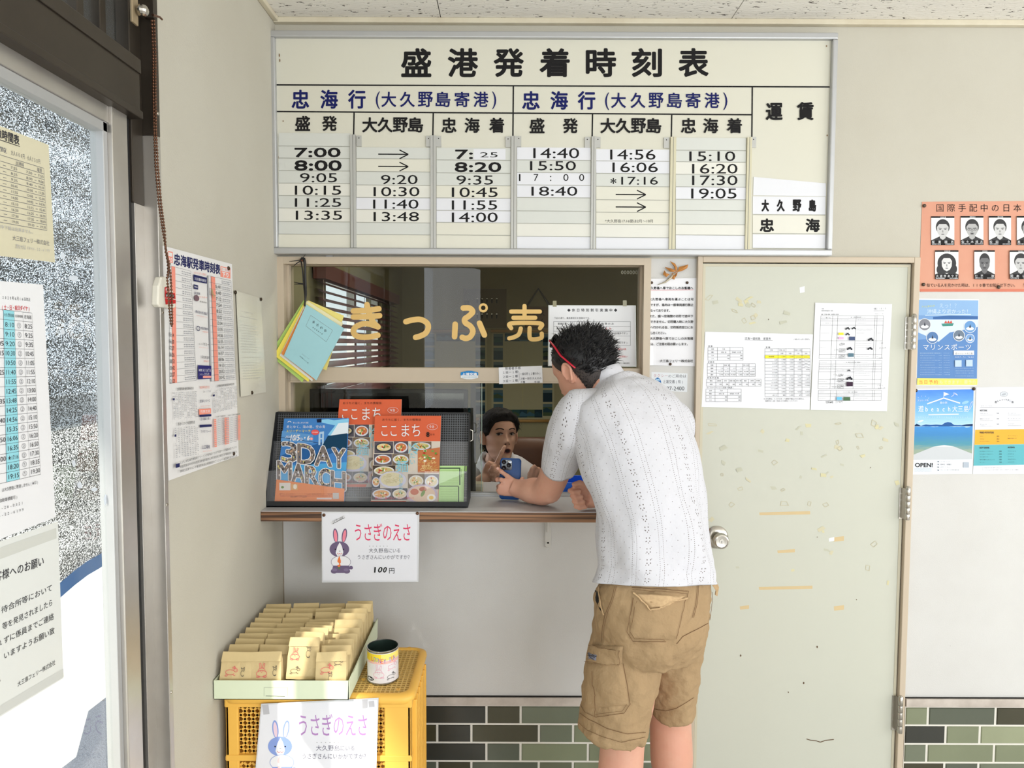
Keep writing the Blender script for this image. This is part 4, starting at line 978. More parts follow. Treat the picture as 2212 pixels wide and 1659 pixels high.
q = wq((550, 400), (706, 440), (735, 1030), (575, 1050)); fa = ink(204, 203, 194); rr = random.Random(4)
for i in range(26):
    v = .12 + .029 * i
    if i in (1, 3, 4, 16, 18): continue
    u = rr.uniform(.02, .08)
    while u < rr.uniform(.6, .98):
        w_ = rr.uniform(.02, .08); q.rect(u, v, u + w_, v + .008, fa); u += w_ + .02
fo = S.build('faded_notice'); tag(fo, 'sun faded blank looking sheet pinned beside the station timetable poster', 'notice')
for x, y in ((536, 356), (712, 404), (650, 1048)): pin(fo, zl, x, y, r=.0058, col=(64, 52, 38))

# chain and box
M_chain = mat('chain_bronze', (112, 80, 62), rough=.35, metal=.8)
CHX = XL + .022
def cp(px, py, x=CHX): return left(x)(px, py)
ch = thing('bead_chain', 'brown bead chain hanging down beside the door frame', 'chain', cp(352, 640))
hk = MB(); hk.tube([cp(318, 28, XL + .002), cp(332, 33), cp(345, 37), cp(350, 42)], .0024, M_chain, n=8); hk.box(XL, XL + .02, cp(336, 33)[1] - .006, cp(336, 33)[1] + .004, cp(336, 36)[2] - .004, cp(336, 30)[2] + .004, M_bronze); hk.build('chain_hook', ch)
pathA = [(328, 45), (331, 120), (331, 200), (333, 280), (336, 360), (343, 440), (352, 500), (362, 560), (364, 600)]
pathB = [(333, 45), (336, 120), (336, 200), (337, 280), (341, 360), (348, 440), (356, 500), (358, 545), (368, 590), (371, 640), (372, 706)]
pathC = [(358, 545), (366, 570), (361, 600), (364, 640), (365, 660), (370, 706)]
def beads(path, name, x=CHX, r=.0030, step=.0066):
    pts = [cp(*p, x) for p in path]; b = MB(); acc = 0
    for a, c in zip(pts, pts[1:]):
        L_ = np.linalg.norm(c - a); n = max(1, int(L_ / step))
        for i in range(n): b.ball(tuple(a + (c - a) * i / n), (r, r * .8, r * 1.05), M_chain, n=6, q=4)
    b.tube(pts, .0011, M_chain, n=4); b.build(name, ch, smooth=True)
beads(pathA, 'chain_strand'); beads(pathB, 'chain_strand', CHX + .004); beads(pathC, 'chain_strand', CHX + .010)
ab = thing('alarm_box', 'small white and red alarm box hanging by the bead chain', 'alarm box', cp(360, 632, XL + .02))
zb = zpt(340, 520, 260 / 830); bxp = left(XL + .020)
pts = [zb(10, 310), (zb(30, 250)), zb(62, 246), zb(100, 330), zb(128, 385), zb(128, 460), zb(110, 468), zb(20, 458), zb(4, 440)]
b = MB(); b.slab([bxp(*p) for p in pts], (-.016, 0, 0), mat('ivory_plastic', (228, 224, 210), rough=.4)); b.build('box_body', ab, bevel=.003)
S = Sheet(bxp.off(.0005)); rd = ink(196, 48, 48)
S.poly([zb(50, 322), zb(80, 312), zb(84, 350), zb(50, 352)], rd); S.poly([zb(52, 395), zb(126, 408), zb(126, 432), zb(56, 440)], rd); S.poly([zb(50, 352), zb(120, 362), zb(124, 402), zb(50, 392)], rd); S.poly([zb(56, 362), zb(114, 370), zb(116, 396), zb(56, 386)], ink(70, 40, 40))
x0_, y0_ = zb(54, 326); x1_, y1_ = zb(80, 348); S.fit('非', x0_, y0_, x1_, y1_, WHITE)
S.row('非常ボタン', *(zb(58, 0)[0], zb(114, 0)[0]), zb(0, 379)[1], 6, WHITE); S.build('box_label', ab)
# ================================================================== office behind the window
M_off = mat('office_wall', (150, 142, 108), rough=.85, var=.25, vscale=3, var2=(130, 122, 90))
YO = 2.75
b = MB(); b.box(XL - .1, 2.3, YO, YO + .1, 0, CEIL + .1, M_off); struct(b.build('wall_office_back'))
b = MB(); b.box(2.2, 2.3, TH, YO, 0, CEIL + .1, M_off); struct(b.build('wall_office_right'))
bw0, bw1, bwz0, bwz1 = .62, 1.95, .86, 1.92
b = MB(); b.box(XL - .10, XL, TH, bw0, 0, CEIL + .1, M_off); b.box(XL - .10, XL, bw1, YO, 0, CEIL + .1, M_off); b.box(XL - .10, XL, bw0, bw1, 0, bwz0, M_off); b.box(XL - .10, XL, bw0, bw1, bwz1, CEIL + .1, M_off)
struct(b.build('wall_office_left'))
b = MB()
for z0, z1, y0, y1 in ((bwz0, bwz0 + .04, bw0, bw1), (bwz1 - .04, bwz1, bw0, bw1), (bwz0, bwz1, bw0, bw0 + .04), (bwz0, bwz1, bw1 - .04, bw1), (bwz0, bwz1, 1.26, 1.31)): b.box(XL - .06, XL - .02, y0, y1, z0, z1, M_alu)
w2 = b.build('window_2'); struct(w2)
b = MB(); b.box(XL - .044, XL - .040, bw0 + .04, bw1 - .04, bwz0 + .04, bwz1 - .04, M_glass); b.build('glass_pane', w2)
b = MB(); b.box(XL - .1, 2.3, TH, YO + .1, CEIL, CEIL + .06, M_off); struct(b.build('ceiling_office'))
M_blind = mat('maroon_slat', (112, 66, 62), rough=.4, spec=.4)
bl = thing('venetian_blind', 'maroon venetian blind over the office side window seen through the glass', 'blind', (XL + .05, 1.2, 1.5))
b = MB(); b.box(XL + .01, XL + .06, .39, 2.25, 1.86, 1.92, M_blind); b.build('head_rail', bl)
for i in range(26):
    z = 1.845 - .033 * i
    b = MB(); b.add([(XL + .015, .40, z + .010), (XL + .055, .40, z - .010), (XL + .055, 2.24, z - .010), (XL + .015, 2.24, z + .010)], [(0, 1, 2, 3)], M_blind)
    b.add([(XL + .015, .40, z + .0115), (XL + .055, .40, z - .0085), (XL + .055, 2.24, z - .0085), (XL + .015, 2.24, z + .0115)], [(3, 2, 1, 0)], M_blind); b.build('slat', bl)
for y in (.45, 1.25, 2.05):
    b = MB(); b.box(XL + .034, XL + .036, y, y + .004, .90, 1.87, mat('blind_cord', (200, 180, 170))); b.build('ladder_cord', bl)
# pictures and boards on the office back wall
OW = back(YO - .004)
def photo_poster(xa, ya, xb, yb, label):
    t = thing('hanging_poster', label, 'poster', OW((xa + xb) / 2, ya))
    S = Sheet(OW); S.base([(xa, ya), (xb, ya), (xb, yb), (xa, yb)], paper(164, 156, 122), t=.002); rr = random.Random(int(xa))
    cols = [ink(36, 62, 70), ink(48, 80, 76), ink(60, 92, 104), ink(70, 84, 60), ink(30, 48, 56)]
    w_ = (xb - xa) * .15
    for k in range(6):
        y = ya + 6 + (yb - ya - 12) * k / 6; h = (yb - ya) / 6 * .8
        for x in (xa + 4, xb - 4 - w_):
            S.rect(x, y, x + w_, y + h, rr.choice(cols)); S.poly([(x, y + h * .45), (x + w_ * .4, y + h * .3), (x + w_, y + h * .55), (x + w_, y + h * .7), (x, y + h * .7)], rr.choice(cols)); S.rect(x, y, x + w_, y + h * .25, ink(84, 102, 104))
    for y in (ya + 5, yb - 24):
        for k in range(5):
            x = xa + w_ + 8 + (xb - xa - 2 * w_ - 14) * k / 5; S.rect(x, y, x + (xb - xa) / 8, y + 17, rr.choice(cols)); S.poly([(x, y + 9), (x + 5, y + 4), (x + (xb - xa) / 8, y + 10), (x + (xb - xa) / 8, y + 14), (x, y + 14)], rr.choice(cols))
    S.line((xa + xb) / 2, ya + 26, (xa + xb) / 2, yb - 28, 1, ink(176, 164, 120)); S.line(xa + w_ + 8, (ya + yb) / 2 + 20, xb - w_ - 8, (ya + yb) / 2 + 20, 1.5, ink(176, 164, 120))
    S.build('print', t)
    for y in (ya, yb):
        p0, p1 = OW(xa - 2, y), OW(xb + 2, y); b = MB(); b.tube([p0 - [0, .008, 0], p1 - [0, .008, 0]], .011, mat('scroll_rod', (176, 134, 76), rough=.5), n=10); b.build('rod', t, smooth=True)
photo_poster(914, 715, 1052, 905, 'hanging poster of small landscape photos behind the lettering, left of the two')
photo_poster(1062, 715, 1197, 909, 'hanging poster of small landscape photos above the clerk, right of the two')
kb = thing('key_board', 'brown wall board with two rows of hanging keys in the office', 'key board', OW(1047, 708))
S = Sheet(OW); S.base([(1001, 624), (1094, 624), (1094, 708), (1001, 708)], mat('brown_board', (104, 90, 62), rough=.6), t=.012); S.rect(1003, 650, 1014, 660, ink(56, 48, 40)); S.build('board', kb)
for r_, y in enumerate((646, 679)):
    for k in range(5):
        S = Sheet(OW.off(.003)); x = 1031 + 10.5 * k; S.ell(x, y, 1.8, 1.8, M_steel, n=8); S.poly([(x - 1.6, y), (x + 1.6, y), (x + 1.2, y + 9), (x - 1.2, y + 9)], ink(40, 38, 34)); S.build('key', kb)
sg = thing('hanging_plaque', 'dark wooden plaque hung on a chain on the office wall', 'sign', OW(1163, 708))
S = Sheet(OW); S.base([(1134, 662), (1192, 662), (1192, 708), (1134, 708)], mat('plaque_wood', (112, 84, 54), rough=.5), t=.015)
for ch_, x, y in (('え', 1172, 676), ('ん', 1172, 694)): S.row(ch_, x - 6, x + 6, y, 13, ink(54, 42, 34))
S.build('plaque', sg)
b = MB(); b.tube([OW(1138, 662) - [0, .01, 0], OW(1163, 624) - [0, .01, 0], OW(1188, 662) - [0, .01, 0]], .008, mat('dark_chain', (70, 66, 58), rough=.5), n=6); b.build('chain', sg)

# ================================================================== counter
M_lam = mat('counter_laminate', (196, 196, 198), rough=.32, spec=.5, var=.12, vscale=7)
mp_ = bpy.data.materials.new('plywood_edge'); mp_.use_nodes = True; nt = mp_.node_tree; pb = nt.nodes['Principled BSDF']; pb.inputs['Roughness'].default_value = .6
tc = nt.nodes.new('ShaderNodeTexCoord'); mpp = nt.nodes.new('ShaderNodeMapping'); mpp.inputs['Scale'].default_value = (2.2, 1, 170)
nz = nt.nodes.new('ShaderNodeTexNoise'); nz.inputs['Scale'].default_value = 1; nz.inputs['Detail'].default_value = 3
rp = nt.nodes.new('ShaderNodeValToRGB'); e = rp.color_ramp.elements; e[0].position = .36; e[0].color = rgb(66, 46, 34); e[1].position = .62; e[1].color = rgb(160, 116, 82)
nt.links.new(tc.outputs['Object'], mpp.inputs[0]); nt.links.new(mpp.outputs[0], nz.inputs['Vector']); nt.links.new(nz.outputs['Fac'], rp.inputs[0]); nt.links.new(rp.outputs[0], pb.inputs['Base Color'])
yF = float(level(CZ)(900, 1105)[1]); cxr = bx_(1400, yF)
ct = thing('counter', 'narrow ticket counter with grey laminate top and worn plywood edge', 'counter', (-.1, yF, CZ - .03))
b = MB(); b.box(XL + .001, cxr, yF + .002, .016, CZ - .003, CZ, M_lam); b.box(XL + .001, cxr, yF + .004, .016, CZ - .0325, CZ - .003, mat('ply_core', (150, 104, 68), rough=.7)); b.build('counter_top', ct)
b = MB(); b.box(XL + .001, cxr, yF, yF + .004, CZ - .0335, CZ - .0025, mp_); b.build('plywood_edge', ct)
c = BACK(1184, 1130); b = MB(); M_br = mat('painted_bracket', (206, 204, 198), rough=.5)
b.box(c[0] - .011, c[0] + .011, -.005, -.0005, CZ - .165, CZ - .033, M_br); b.box(c[0] - .004, c[0] + .004, -.011, -.004, CZ - .12, CZ - .033, M_br); b.box(c[0] - .011, c[0] + .011, -.15, -.0005, CZ - .0375, CZ - .033, M_br)
b.lathe([(.011, 0), (.011, .005)], (c[0], -.0005, CZ - .165), (0, -1, 0), M_br, n=16, caps=True); b.lathe([(.004, 0), (.002, .0015)], (c[0], -.0055, CZ - .158), (0, -1, 0), M_void, n=10, caps=True); b.build('bracket', ct, bevel=.001)
# inner desk of the office
dk = thing('office_desk', 'grey office desk running along the inside of the ticket window', 'desk', (0, .4, 0))
b = MB(); b.box(XL + .075, 1.2, .105, .36, CZ - .045, CZ - .015, M_lam); b.build('desk_top', dk, bevel=.003)
b = MB(); b.box(XL + .10, XL + .13, .12, .34, 0, CZ - .045, M_off); b.build('side_panel', dk); b = MB(); b.box(1.16, 1.19, .12, .34, 0, CZ - .045, M_off); b.build('side_panel', dk)
DZ = CZ - .015
# dark monitor behind the rack
mo = thing('computer_monitor', 'black computer monitor behind the brochure rack inside the office', 'monitor', (-.45, .3, DZ))
M_blk = mat('black_plastic', (26, 25, 28), rough=.3, spec=.5)
a0, a1 = P(668, 840, 2.72), P(1010, 885, 2.72)
b = MB(); b.box(a0[0], a1[0], .27, .30, DZ + .05, a0[2], M_blk); b.build('screen_housing', mo, bevel=.004)
b = MB(); b.box(a0[0] + .015, a1[0] - .015, .267, .270, DZ + .07, a0[2] - .015, mat('dark_screen', (14, 13, 16), rough=.12, spec=.6)); b.build('screen', mo)
b = MB(); b.box((a0[0] + a1[0]) / 2 - .1, (a0[0] + a1[0]) / 2 + .1, .2, .36, DZ, DZ + .012, M_blk); b.box((a0[0] + a1[0]) / 2 - .02, (a0[0] + a1[0]) / 2 + .02, .28, .31, DZ, DZ + .1, M_blk); b.build('stand', mo)
bb = thing('cream_carton', 'small cream box inside the lower window next to the rack', 'box', P(1028, 1066, 2.56))
p0, p1 = P(1015, 1045, 2.56), P(1043, 1068, 2.56); b = MB(); b.box(p0[0], p1[0], .11, .16, DZ, p0[2] + .0, mat('cream_box', (196, 186, 160), rough=.6)); b.build('carton_body', bb, bevel=.002)
b = MB(); b.box(p0[0], p1[0], .1095, .11, p0[2] - .012, p0[2] - .002, mat('box_tape', (214, 208, 190), rough=.4)); b.build('carton_tape', bb)
bt_ = thing('cash_tray', 'bright blue plastic cash tray inside the window behind the forearm of the person in white', 'tray', P(1238, 1066, 2.50))
M_bl = mat('blue_plastic', (38, 110, 232), rough=.35)
c = P(1262, 1052, 2.57); z = DZ
b = MB(); b.box(c[0] - .11, c[0] + .10, .12, .27, z, z + .006, M_bl)
for x0_, x1_, y0_, y1_ in ((c[0] - .11, c[0] - .104, .12, .27), (c[0] + .094, c[0] + .10, .12, .27), (c[0] - .11, c[0] + .10, .12, .126), (c[0] - .11, c[0] + .10, .264, .27)): b.box(x0_, x1_, y0_, y1_, z, z + .045, M_bl)
b.build('tray_body', bt_, bevel=.002)
# office chair
oc = thing('office_chair', 'brown vinyl office chair back behind the clerk at the window', 'chair', P(1140, 1020, 3.35) * [1, 1, 0])
M_vin = mat('brown_vinyl', (98, 66, 48), rough=.45, bump=.1, bscale=200)
cc = P(1140, 1000, 3.62); zt = P(1142, 946, 3.62)[2]; b = MB(); rings = []
for i in range(9):
    t = i / 8; zz = zt - .46 + .46 * t; w_ = .182 * (1 - .35 * max(0, t - .55) ** 2 * 4) * (1 if i < 8 else .8)
    rings.append([(cc[0] + w_ * sx * (abs(math.cos(a)) ** .5), cc[1] + .04 * (1 if math.sin(a) > 0 else -1) * abs(math.sin(a)) ** .6 + .03 * (abs(math.cos(a)) ** 2), zz) for a, sx in ((2 * math.pi * k / 24, 1 if math.cos(2 * math.pi * k / 24) >= 0 else -1) for k in range(24))])
b.loft(rings, M_vin); b.build('backrest', oc, smooth=True)
b = MB(); b.box(cc[0] - .2, cc[0] + .2, cc[1] - .42, cc[1] + .02, zt - .60, zt - .50, M_vin); b.build('seat', oc, bevel=.03)
b = MB(); b.tube([(cc[0], cc[1] - .2, zt - .6), (cc[0], cc[1] - .2, .06)], .03, M_steel, n=14); b.build('column', oc, smooth=True)
b = MB()
for k in range(5):
    a = 2 * math.pi * k / 5; b.tube([(cc[0], cc[1] - .2, .1), (cc[0] + .26 * math.cos(a), cc[1] - .2 + .26 * math.sin(a), .04)], [.025, .018], M_blk, n=8); b.ball((cc[0] + .26 * math.cos(a), cc[1] - .2 + .26 * math.sin(a), .026), .026, M_blk)
b.build('star_base', oc)

# ================================================================== brochure rack and what stands in it
k_ = 500 / 2212
def rp_(x, y, yy, z=None): return back(yy).crop(550, 840, k_)(x, y)
yb_ = float(level(CZ)(790, 1097)[1]) + .004                 # front foot of the rack
zt_ = float(back(-.035)(800, 893)[2])
xa_, xb_ = float(back(yb_)(573, 1095)[0]), float(back(yb_)(1011, 1095)[0])
rk = thing('brochure_rack', 'black perforated metal brochure rack standing on the counter', 'rack', ((xa_ + xb_) / 2, yb_ + .05, CZ))
M_rk = mat('black_rack', (40, 41, 43), rough=.5, spec=.4)
pf = bpy.data.materials.new('perforated_metal'); pf.use_nodes = True; nt = pf.node_tree; pb = nt.nodes['Principled BSDF']; pb.inputs['Roughness'].default_value = .5; pb.inputs['Metallic'].default_value = .3
tc = nt.nodes.new('ShaderNodeTexCoord'); mp3 = nt.nodes.new('ShaderNodeMapping'); mp3.inputs['Scale'].default_value = (128, 0, 128); vo = nt.nodes.new('ShaderNodeTexVoronoi'); vo.inputs['Randomness'].default_value = 0; vo.inputs['Scale'].default_value = 1.0
rp2 = nt.nodes.new('ShaderNodeValToRGB'); rp2.color_ramp.elements[0].position = .34; rp2.color_ramp.elements[0].color = rgb(14, 14, 16); rp2.color_ramp.elements[1].position = .40; rp2.color_ramp.elements[1].color = rgb(92, 94, 98)
nt.links.new(tc.outputs['Object'], mp3.inputs[0]); nt.links.new(mp3.outputs[0], vo.inputs['Vector']); nt.links.new(vo.outputs['Distance'], rp2.inputs[0]); nt.links.new(rp2.outputs[0], pb.inputs['Base Color'])
yt = -.03; zb_ = CZ + .001
def backy(z): return (yb_ + .058) + (yt - yb_ - .058) * (z - zb_) / (zt_ - zb_)
b = MB(); b.slab([(xa_ + .004, backy(zb_ + .02), zb_ + .02), (xb_ - .004, backy(zb_ + .02), zb_ + .02), (xb_ - .004, yt, zt_), (xa_ + .004, yt, zt_)], (0, .003, 0), pf); b.build('perforated_back', rk)
for xx in (xa_, xb_ - .004):
    b = MB(); b.slab([(xx, yb_, zb_), (xx, yt + .02, zb_), (xx, yt + .01, zt_ + .004), (xx, yt - .022, zt_ + .004), (xx, yb_, zb_ + .05)], (.004, 0, 0), M_rk); b.build('side_panel', rk)
b = MB(); b.box(xa_ + .004, xb_ - .004, yb_, yt, zb_, zb_ + .003, M_rk); b.box(xa_ + .004, xb_ - .004, yb_, yb_ + .003, zb_, zb_ + .018, M_rk); b.box(xa_, xb_, yt - .004, yt + .004, zt_ - .002, zt_ + .004, M_rk); b.build('tray_base', rk)
b = MB(); c = P(1021, 940, 2.40); b.tube([(xb_ + .001, backy(c[2]) - .01, c[2] + .02), (xb_ + .010, backy(c[2]) - .01, c[2] + .015), (xb_ + .010, backy(c[2]) - .01, c[2] - .015), (xb_ + .001, backy(c[2]) - .01, c[2] - .02)], .0018, M_steel, n=6); b.build('wire_hook', rk)
M_acr = glass_mat('clear_acrylic', (.97, .97, .98), 1.0, .045, (.8, .82, .86))
h1 = float(back(yb_)(800, 1018)[2])
b = MB(); b.box(xa_ + .004, xb_ - .004, yb_ + .0035, yb_ + .0055, zb_ + .006, h1, M_acr); b.build('acrylic_front', rk)
h2 = float(back(yb_ + .05)(800, 956)[2])
b = MB(); b.slab([(xa_ + .004, yb_ + .028, zb_ + .004), (xb_ - .004, yb_ + .028, zb_ + .004), (xb_ - .004, yb_ + .028 + .268 * (h2 - zb_), h2), (xa_ + .004, yb_ + .028 + .268 * (h2 - zb_), h2)], (0, .002, 0), M_acr); b.build('acrylic_divider', rk)
def lean(y0, tilt=17):
    a = math.radians(tilt); return Plane((0, y0, CZ + .012), (0, -math.cos(a), math.sin(a)), 550, 840, k_)
def food(S, x0, y0, x1, y1, seed):
    rr = random.Random(seed); S.rect(x0, y0, x1, y1, ink(*rr.choice([(70, 60, 52), (90, 84, 92), (60, 64, 80), (120, 104, 88)])))
    cx, cy = (x0 + x1) / 2, (y0 + y1) / 2; rx, ry = (x1 - x0) * .46, (y1 - y0) * .42
    S.ell(cx, cy, rx, ry, ink(*rr.choice([(226, 222, 214), (60, 60, 66), (214, 216, 226)])), n=22); S.ell(cx, cy - ry * .05, rx * .82, ry * .74, ink(*rr.choice([(222, 168, 108), (206, 190, 130), (196, 120, 80), (220, 204, 160)])), n=20)
    for k in range(16):
        a, r = rr.uniform(0, 6.3), rr.uniform(0, .62); S.ell(cx + rx * r * math.cos(a), cy + ry * r * math.sin(a), rx * rr.uniform(.08, .22), ry * rr.uniform(.08, .2), ink(*rr.choice([(88, 132, 62), (190, 64, 44), (236, 222, 180), (240, 236, 226), (214, 150, 80), (120, 150, 70), (236, 200, 120)])), n=9, rot=a)
def magazine(pl, dx, dy, corners, name, label, seed):
    S = Sheet(pl); m_pg = paper(228, 226, 222); O = ink(220, 104, 70)
    S.base(corners, m_pg, t=.004); X = lambda x: x + dx; Y = lambda y: y + dy
    S.poly(corners, O)
    def tr(x, y): return (X(x), Y(y))
    # coordinates measured on the front copy
    S.poly([tr(1140, 500), tr(1775, 500), tr(1750, 1098), tr(1112, 1098)], ink(214, 204, 190))
    for i, (a, b_, c, d) in enumerate(((1145, 504, 1325, 616), (1330, 500, 1468, 620), (1140, 622, 1312, 728), (1315, 622, 1478, 730), (1130, 732, 1345, 836), (1120, 835, 1200, 948), (1466, 815, 1620, 950), (1622, 815, 1762, 960), (1118, 950, 1310, 1060), (1312, 950, 1460, 1060), (1500, 505, 1690, 590))):
        food(S, X(a), Y(b_), X(c), Y(d), seed + i)
    S.poly([tr(1560, 590), tr(1772, 560), tr(1764, 800), tr(1560, 800)], ink(196, 120, 76))
    rr = random.Random(seed + 40)
    for k in range(60):
        x, y = rr.uniform(1575, 1755), rr.uniform(650, 795); S.arc(X(x), Y(y), rr.uniform(8, 26), rr.uniform(5, 14), rr.uniform(0, 180), rr.uniform(200, 380), 4, ink(*rr.choice([(226, 190, 120), (210, 160, 90), (236, 210, 150)])), n=6)
    for k in range(14): S.ell(X(rr.uniform(1600, 1740)), Y(rr.uniform(590, 690)), rr.uniform(8, 20), rr.uniform(5, 12), ink(*rr.choice([(96, 150, 66), (120, 170, 80), (190, 60, 40), (240, 234, 220)])), n=8)
    S.ell(X(1320), Y(870), 130, 82, ink(206, 204, 220), n=28); S.ell(X(1315), Y(865), 108, 66, ink(222, 212, 170), n=26)
    for k in range(40): S.arc(X(1315 + rr.uniform(-70, 70)), Y(865 + rr.uniform(-40, 40)), rr.uniform(10, 30), rr.uniform(6, 14), rr.uniform(0, 180), rr.uniform(200, 380), 4, ink(*rr.choice([(232, 224, 186), (200, 190, 140), (214, 200, 150)])), n=6)
    S.ell(X(1602), Y(1010), 148, 96, ink(196, 178, 198), n=30); S.ell(X(1600), Y(1006), 128, 78, ink(224, 196, 170), n=28); S.ell(X(1530), Y(985), 40, 30, ink(196, 110, 84)); S.ell(X(1610), Y(960), 36, 22, ink(176, 96, 70)); S.ell(X(1690), Y(1040), 42, 34, ink(240, 238, 230)); S.ell(X(1690), Y(1040), 22, 18, ink(238, 196, 90)); S.ell(X(1610), Y(1000), 16, 34, ink(120, 150, 80), rot=.5)
    TQ = ink(132, 204, 222)
    for ch_, cx, cy, sz in (('冷', 1525, 575, 118), ('た', 1510, 640, 60), ('い', 1512, 700, 60), ('麺', 1412, 745, 124)): S.row(ch_, X(cx - sz / 2), X(cx + sz / 2), Y(cy), sz, WHITE, bold=.05); S.row(ch_, X(cx - sz / 2), X(cx + sz / 2), Y(cy), sz, TQ, bold=.012)
    for i, ch_ in enumerate('はいかが？'): S.row(ch_, X(1375), X(1425), Y(835 + 40 * i), 40, TQ, bold=.02)
    S.row('おうちに届く、まちの情報誌', X(1222), X(1592), Y(298), 25, BLK, bold=.02)
    S.row('ここ', X(1200), X(1375), Y(402), 132, WHITE, bold=.055)
    S.row('まち', X(1388), X(1600), Y(402), 140, WHITE, bold=.05)
    S.arc(X(1700), Y(365), 50, 28, 0, 360, 2, WHITE, n=20); S.row('今治', X(1668), X(1720), Y(365), 32, WHITE); S.fit('8', X(1645), Y(418), X(1672), Y(460), BLK, bold=2); S.row('月号', X(1680), X(1724), Y(440), 20, BLK)
    S.row('見たい！食べたい！行ってみたい！', X(1150), X(1540), Y(1045), 27, ink(224, 60, 90), bold=.03)
    S.poly([tr(1112, 1072), tr(1452, 1072), tr(1440, 1098), tr(1112, 1098)], O)
    o = S.build(name); tag(o, label, 'magazine', 'town magazines in the rack'); return o
magazine(lean(yb_ + .040, 15), -375, -158, [(812, 100), (1406, 100), (1380, 925), (742, 925)], 'magazine', 'orange town magazine half hidden at the back of the brochure rack', 100)
magazine(lean(yb_ + .017, 15), 0, 0, [(1150, 256), (1783, 258), (1755, 1098), (1112, 1098)], 'magazine.001', 'orange town magazine with noodle photos in front of the brochure rack', 100)
S = Sheet(lean(yb_ + .018, 15))
S.base([(283, 283), (902, 280), (857, 1098), (192, 1102)], ink(70, 130, 198), t=.002)
S.poly([(262, 400), (560, 440), (560, 520), (250, 500)], ink(96, 152, 208)); S.poly([(240, 640), (500, 560), (893, 420), (880, 560), (520, 700), (232, 720)], ink(44, 96, 156)); S.poly([(222, 740), (880, 700), (862, 955), (214, 870)], ink(84, 168, 222))
S.pline([(246, 462), (430, 490), (640, 520), (885, 560)], 5, ink(40, 60, 100)); S.poly([(612, 440), (622, 412), (664, 406), (660, 540), (644, 540), (646, 430), (630, 432), (628, 536), (610, 536)], ink(176, 206, 232)); S.rect(612, 470, 660, 482, ink(176, 206, 232))
S.poly([(592, 300), (700, 290), (760, 300), (900, 284), (893, 430), (740, 450), (700, 440), (770, 350), (640, 322)], ink(140, 206, 240)); S.poly([(800, 330), (898, 320), (893, 430), (720, 456)], ink(226, 236, 244)); S.poly([(592, 292), (640, 285), (640, 320), (598, 322)], ink(20, 30, 60))
S.poly([(700, 450), (886, 424), (882, 560), (850, 610), (790, 560), (700, 570), (640, 620), (560, 720), (470, 745), (600, 620), (660, 520)], ink(20, 62, 92))
S.row('第22回しまなみ海道', 366, 515, 324, 17, WHITE, bold=.02); S.arc(334, 322, 16, 12, 180, 360, 5, WHITE); S.row('君とゆく、海の碧、空の青', 305, 676, 363, 29, WHITE, bold=.025); S.row('スリーデーマーチ', 300, 540, 404, 32, ink(246, 226, 40), bold=.04); S.ell(580, 416, 38, 27, ink(226, 90, 90)); S.row('参加者募集', 552, 608, 416, 12, WHITE)
S.fit('2024', 296, 448, 345, 470, WHITE, slant=.2); S.fit('10/5', 348, 440, 430, 494, WHITE, bold=2, slant=.15); S.arc(446, 482, 14, 12, 0, 360, 3, WHITE); S.row('土', 436, 456, 482, 16, WHITE); S.fit('・6', 476, 448, 526, 492, WHITE, bold=2, slant=.15); S.ell(544, 478, 15, 14, ink(240, 150, 150)); S.row('日', 534, 554, 478, 16, WHITE)
for st_, xs_, y0, y1, tl in (('3DAY', (262, 415, 580, 745), 508, 690, 26), ('MARCH', (222, 360, 490, 620, 735), 690, 862, 30)):
    for i, ch_ in enumerate(st_):
        x0_ = xs_[i]; x1_ = (xs_[i + 1] - 8) if i + 1 < len(xs_) else 868; yo = i * tl * (.75 if st_ == '3DAY' else .8)
        S.fit(ch_, x0_, y0 + yo, x1_, y1 + yo, WHITE, bold=13, tilt=12)
        rr = random.Random(ord(ch_)); S.fit(ch_, x0_, y0 + yo, x1_, y1 + yo, ink(122, 112, 108), bold=6, tilt=12)
        v_, f_ = glyph(ch_, 3); mn_, mx_ = v_.min(0), v_.max(0)
        for fi in rr.sample(f_, min(len(f_), 60)):
            q_ = (v_[list(fi)] - mn_) / (mx_ - mn_); cen = q_.mean(0); cx, cy = x0_ + cen[0] * (x1_ - x0_), y1 + yo - cen[1] * (y1 - y0)
            S.ell(cx + rr.uniform(-5, 5), cy + rr.uniform(-8, 8), rr.uniform(4, 9), rr.uniform(6, 14), ink(*rr.choice([(40, 38, 40), (226, 220, 212), (196, 160, 130), (60, 80, 110), (220, 210, 120), (70, 60, 56), (200, 190, 184)])), n=7)
S.poly([(212, 866), (862, 956), (857, 1098), (192, 1102)], ink(232, 140, 84)); S.rect(240, 898, 347, 970, ink(228, 222, 214)); S.rect(352, 910, 416, 966, ink(220, 170, 110)); S.ell(390, 935, 18, 24, ink(240, 230, 210)); S.ell(270, 940, 14, 12, ink(120, 150, 80))
S.row('瀬戸内しまなみ海道スリーデーマーチ大会実行委員会事務局スポーツ振興課', 240, 745, 1006, 15, ink(150, 60, 40)); S.fit('TEL:0897-77-2251', 340, 1020, 500, 1038, ink(90, 40, 30)); S.dashes(245, 740, 1024, 8, ink(176, 84, 60), 14, 3, seed=2); S.rect(596, 1040, 740, 1056, ink(222, 206, 204)); S.dashes(340, 690, 1075, 8, ink(196, 110, 70), 12, 4, 3); S.dashes(400, 700, 1090, 7, ink(196, 110, 70), 12, 4, 5)
S.rect(750, 995, 808, 1052, ink(196, 190, 186))
tag(S.build('event_leaflet'), 'blue and orange walking event leaflet on the rack beside the magazines', 'leaflet')
S = Sheet(lean(yb_ + .024, 15))
S.base([(1600, 735), (2006, 735), (1998, 1098), (1600, 1098)], ink(196, 232, 160), t=.001); S.poly([(2012, 737), (2030, 736), (2027, 788), (2010, 788)], ink(186, 226, 146))
